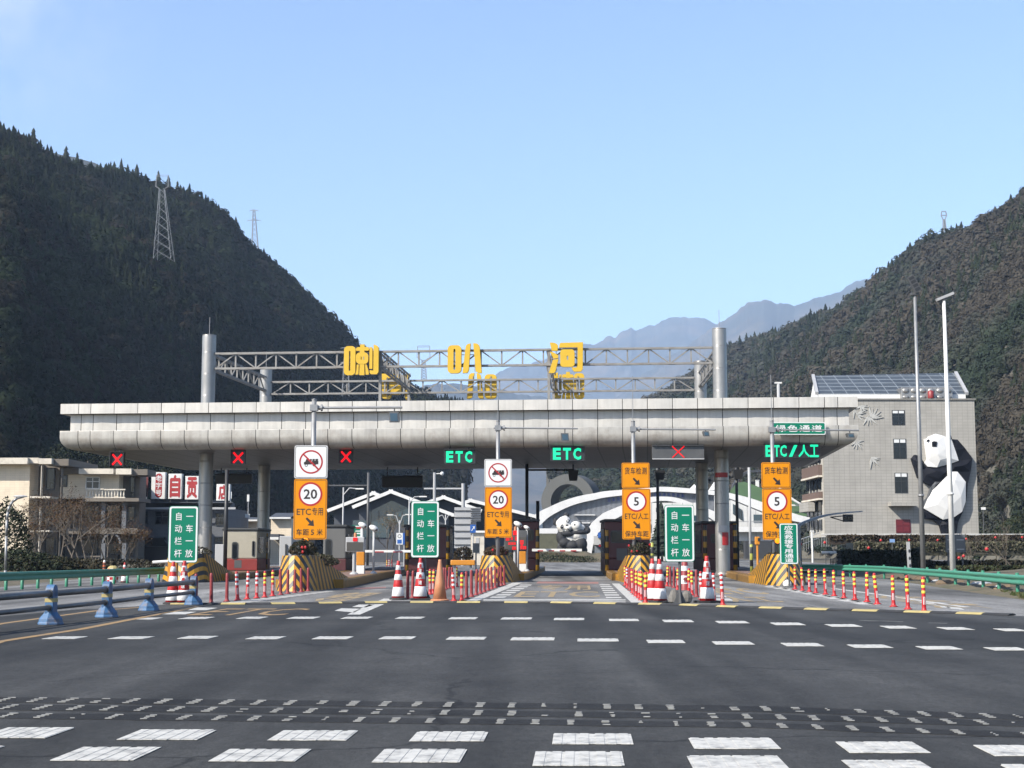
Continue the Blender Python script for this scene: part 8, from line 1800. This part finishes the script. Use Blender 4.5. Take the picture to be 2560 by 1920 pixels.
# bare trees
def bare_tree(label, x, y, Y, h, seed, lv=.02, n0=1, grp='bare trees before the left houses', twig=1.0, lcol=((.10, .05, .025), (.12, .075, .03)), base=0.6, nleaf=1):
    g = cP(1, x, y, Y) if not isinstance(x, Vector) else x; r = random.Random(seed); s = thing('bare_tree', label, 'tree', (g.x, Y, base), 0, grp); mb = MB(); tips = []; tw = MB()
    def grow(p, d, L, rad, lev):
        if lev > 4 or L < .12: tips.append(p); return
        q = p + d * L; (mb if lev < 2 else tw).tube(p, q, rad, 6 if lev < 2 else 3, rad * .68, caps=False)
        for i in range(r.choice((2, 3)) if lev else r.choice((3, 4))):
            nd_ = (d + Vector((r.gauss(0, .42), r.gauss(0, .42), r.gauss(.08, .25)))).normalized(); grow(p.lerp(q, r.uniform(.55, 1)), nd_, L * r.uniform(.55, .82), rad * .6, lev + 1)
        tips.append(q)
    for i in range(n0): grow(Vector((g.x + r.gauss(0, .3) * (n0 > 1), Y + r.gauss(0, .3), base - .3)), Vector((r.gauss(0, .12 + .1 * n0), r.gauss(0, .15), 1)).normalized(), h * .36, lv * h, 0)
    part('trunk', mb, m_bark, s); part('crown', tw, m_bark, s)
    if nleaf:
        V = []; Cc = []
        for t in tips:
            for j in range(nleaf):
                q = t + Vector((r.gauss(0, .2), r.gauss(0, .2), r.gauss(0, .2))) - Vector((g.x, Y, base)); u = Vector((r.gauss(0, 1), r.gauss(0, 1), r.gauss(0, 1))).normalized(); w = u.orthogonal().normalized(); u = u.cross(w); kk = .055
                V += [tuple(q + w * kk), tuple(q - w * kk + u * kk * .5), tuple(q - w * kk - u * kk * .5)]; Cc += [lcol[r.randrange(len(lcol))]] * 3
        V = np.array(V); o = bpy.data.objects.new('dry_leaves', npmesh('dry_leaves', V, np.arange(len(V)).reshape(-1, 3), m_leaf, np.array(Cc))); COL.objects.link(o); o.parent = s
for i, (x, h, n0, lb) in enumerate(((270, 4.2, 2, 'leftmost bare shrubby tree before the cream house'), (400, 5.2, 2, 'second bare tree from the left, before the recess of the cream house'), (515, 6.2, 1, 'tall bare tree with pale trunk between the two left houses'), (620, 5.6, 2, 'bare tree with reddish leaves before the tan house'), (720, 5.8, 2, 'bare tree below the white window of the tan house'), (800, 5.0, 2, 'bare tree below the balcony of the tan house'), (915, 4.4, 1, 'rightmost bare tree leaning before the arched opening'), (1020, 3.4, 2, 'small thin bare shrub right of the arched opening'))):
    bare_tree(lb, x, 1180, 96 + (i % 3) * 4, h * 1.02, 60 + i, .011, n0, nleaf=3)
bare_tree('bare tree on the right slope beyond the grey building', cP(5, 2100, 860, 130), 0, 130, 5.0, 81, .012, 2, 'bare trees on the right', base=3.0, nleaf=1)
bare_tree('bare shrub on the grey path at the far right', cP(5, 2110, 1150, 82), 0, 82, 3.2, 82, .01, 2, 'bare trees on the right', base=.6, nleaf=0)
bare_tree('thin bare shrub between the white mast and the largest lantern', cP(5, 1840, 1120, 84), 0, 84, 2.4, 83, .01, 2, 'bare trees on the right', base=.6, nleaf=0)
bare_tree('bare tree with yellow leaves between grey price display and middle green sign', cP(12, 470, 1600, 160), 0, 160, 7, 84, .011, 2, 'bare trees before the service building', base=.3, nleaf=2, lcol=((.16, .12, .05),))
bare_tree('bare tree behind the left nose of the middle lane', cP(12, 1200, 1600, 165), 0, 165, 7, 85, .011, 2, 'bare trees before the service building', base=.3, nleaf=2, lcol=((.10, .09, .05),))
# bushes at the left edge and under the trees
def bigbush(label, k, x, y, Y, rx, rz, n, seed, cols, grp='green bushes along the left verge'):
    p = cP(k, x, y, Y); s = thing('bush', label, 'bush', (p.x, Y, .3), 0, grp); bush(s, 0, 0, p.z - .3, rx, rx * .8, rz, n, seed, cols, .11, 'foliage'); mb = MB(); mb.tube((p.x, Y, 0), (p.x, Y, p.z), .08, 6); part('stem', mb, m_bark, s)
gr = [(.03, .045, .022), (.04, .055, .028), (.055, .06, .03)]
bigbush('large dark green bush at the left picture edge', 1, 20, 1000, 84, 1.6, 2.6, 3500, 51, gr); bigbush('rounded green bush below the curved street lamp', 1, 150, 1160, 82, 2.2, .9, 2600, 52, gr)
bigbush('olive bush below the leftmost bare tree', 1, 360, 1170, 84, 2.0, .8, 2200, 53, [(.07, .065, .035), (.05, .06, .03)]); bigbush('low olive bush below the tan house', 1, 620, 1175, 86, 2.4, .6, 2200, 54, [(.07, .06, .035), (.05, .05, .03)]); bigbush('low brownish bush left of the far left nose', 1, 1050, 1180, 88, 2.6, .6, 2200, 55, [(.06, .05, .035), (.045, .045, .03)])
bigbush('broad dark evergreen rising behind the tan house roof', 1, 760, 250, 165, 5.5, 2.6, 3600, 56, gr, 'evergreens behind the left houses'); bigbush('dark evergreen rising behind the inn roof', 1, 1190, 290, 168, 4.5, 2.0, 3000, 57, gr, 'evergreens behind the left houses')
bigbush('dark round bush at the far right by the slope', 5, 2180, 860, 122, 2.0, 1.3, 1800, 58, gr, 'evergreens on the right slope')
# pylons
def pylon(label, base, top, wb, wt, Y, arms, kind='T', r=.16):
    """base, top in pixels; widths in pixels; arms: (height fraction, half width px)"""
    k = Y / FL; b = P(*base, Y); t = P(*top, Y); s = thing('power_pylon', label, 'pylon', (b.x, Y, b.z), 0, 'lattice power pylons'); mb = MB(); H = t.z - b.z; w0, w1 = wb * k / 2, wt * k / 2; n = 9
    L = lambda f, sx, sy: Vector((b.x + (t.x - b.x) * f + sx * (w0 + (w1 - w0) * f), Y + sy * (w0 + (w1 - w0) * f), b.z + H * f))
    for sx, sy in ((-1, -1), (1, -1), (1, 1), (-1, 1)): mb.tube(L(0, sx, sy), L(1, sx, sy), r, 4)
    fs = [1 - (1 - i / n) ** 1.25 for i in range(n + 1)]
    for f0, f1 in zip(fs[:-1], fs[1:]):
        for a, c_ in (((-1, -1), (1, -1)), ((1, -1), (1, 1)), ((1, 1), (-1, 1)), ((-1, 1), (-1, -1))): mb.tube(L(f0, *a), L(f1, *c_), r * .55, 3); mb.tube(L(f0, *c_), L(f1, *a), r * .55, 3)
    part('lattice_tower', mb, m_ptower, s); mb = MB()
    if kind == 'Y':
        for sx in (-1, 1):
            p1 = Vector((t.x + sx * 17 * k, Y, t.z + 6 * k)); p2 = Vector((t.x + sx * 15 * k, Y, t.z + 36 * k)); mb.tube(Vector((t.x + sx * w1, Y, t.z)), p1, r * 1.1, 4); mb.tube(Vector((t.x + sx * w1, Y, t.z)), p1 + Vector((0, 0, 3 * k)), r * .7, 4); mb.tube(p1, p2, r * 1.0, 4); mb.tube(p1 - Vector((sx * 3 * k, 0, 0)), p2, r * .6, 4)
        mb.tube(Vector((t.x - 17 * k, Y, t.z + 33 * k)), Vector((t.x + 17 * k, Y, t.z + 33 * k)), r, 4); mb.tube(Vector((t.x - 15 * k, Y, t.z + 36 * k)), Vector((t.x + 15 * k, Y, t.z + 36 * k)), r, 4)
    for f, hw in arms:
        c0 = L(f, 0, 0)
        for sx in (-1, 1): e = c0 + Vector((sx * hw * k, 0, 0)); mb.tube(c0 + Vector((0, 0, 2.5 * k)), e, r * .7, 4); mb.tube(c0, e, r * .9, 4); mb.tube(e, e - Vector((0, 0, 3.5 * k)), r * .6, 4)
    part('crossarm', mb, m_ptower, s)
pylon('nearest grey lattice pylon on the left hill with a forked top', (410, 650), (405, 472), 44, 12, 400, [], 'Y', .06)
pylon('smaller lattice pylon standing behind the slope of the left hill', (638, 640), (635, 526), 18, 5, 760, [(1.0, 11), (.78, 17)], 'T', .17)
pylon('faint lattice pylon on the right skyline with an open top', (2363, 600), (2360, 548), 9, 4, 1000, [(.1, 1)], 'Y2', .4)
pylon('lattice pylon in the valley seen behind the front truss', (1060, 950), (1059, 900), 13, 9, 1400, [], 'Y', .32)
pylon('thin lattice pylon seen below the left front character', (864, 990), (866, 870), 18, 8, 330, [(1.0, 14), (.7, 14)], 'T', .06)
p = P(2360, 548, 1000); k = 1000 / FL
mb = MB()
for q0, q1 in (((-3, 0), (-7, 10)), ((3, 0), (7, 10)), ((-7, 10), (-5, 20)), ((7, 10), (5, 20)), ((-6, 20), (6, 20)), ((-7, 10), (7, 10))): mb.tube((p.x + q0[0] * k, 1000, p.z + q0[1] * k), (p.x + q1[0] * k, 1000, p.z + q1[1] * k), .45, 4)
for o in bpy.data.objects:
    if o.name.startswith('power_pylon') and o['label'].startswith('faint'): part('open_head', mb, m_ptower, o)
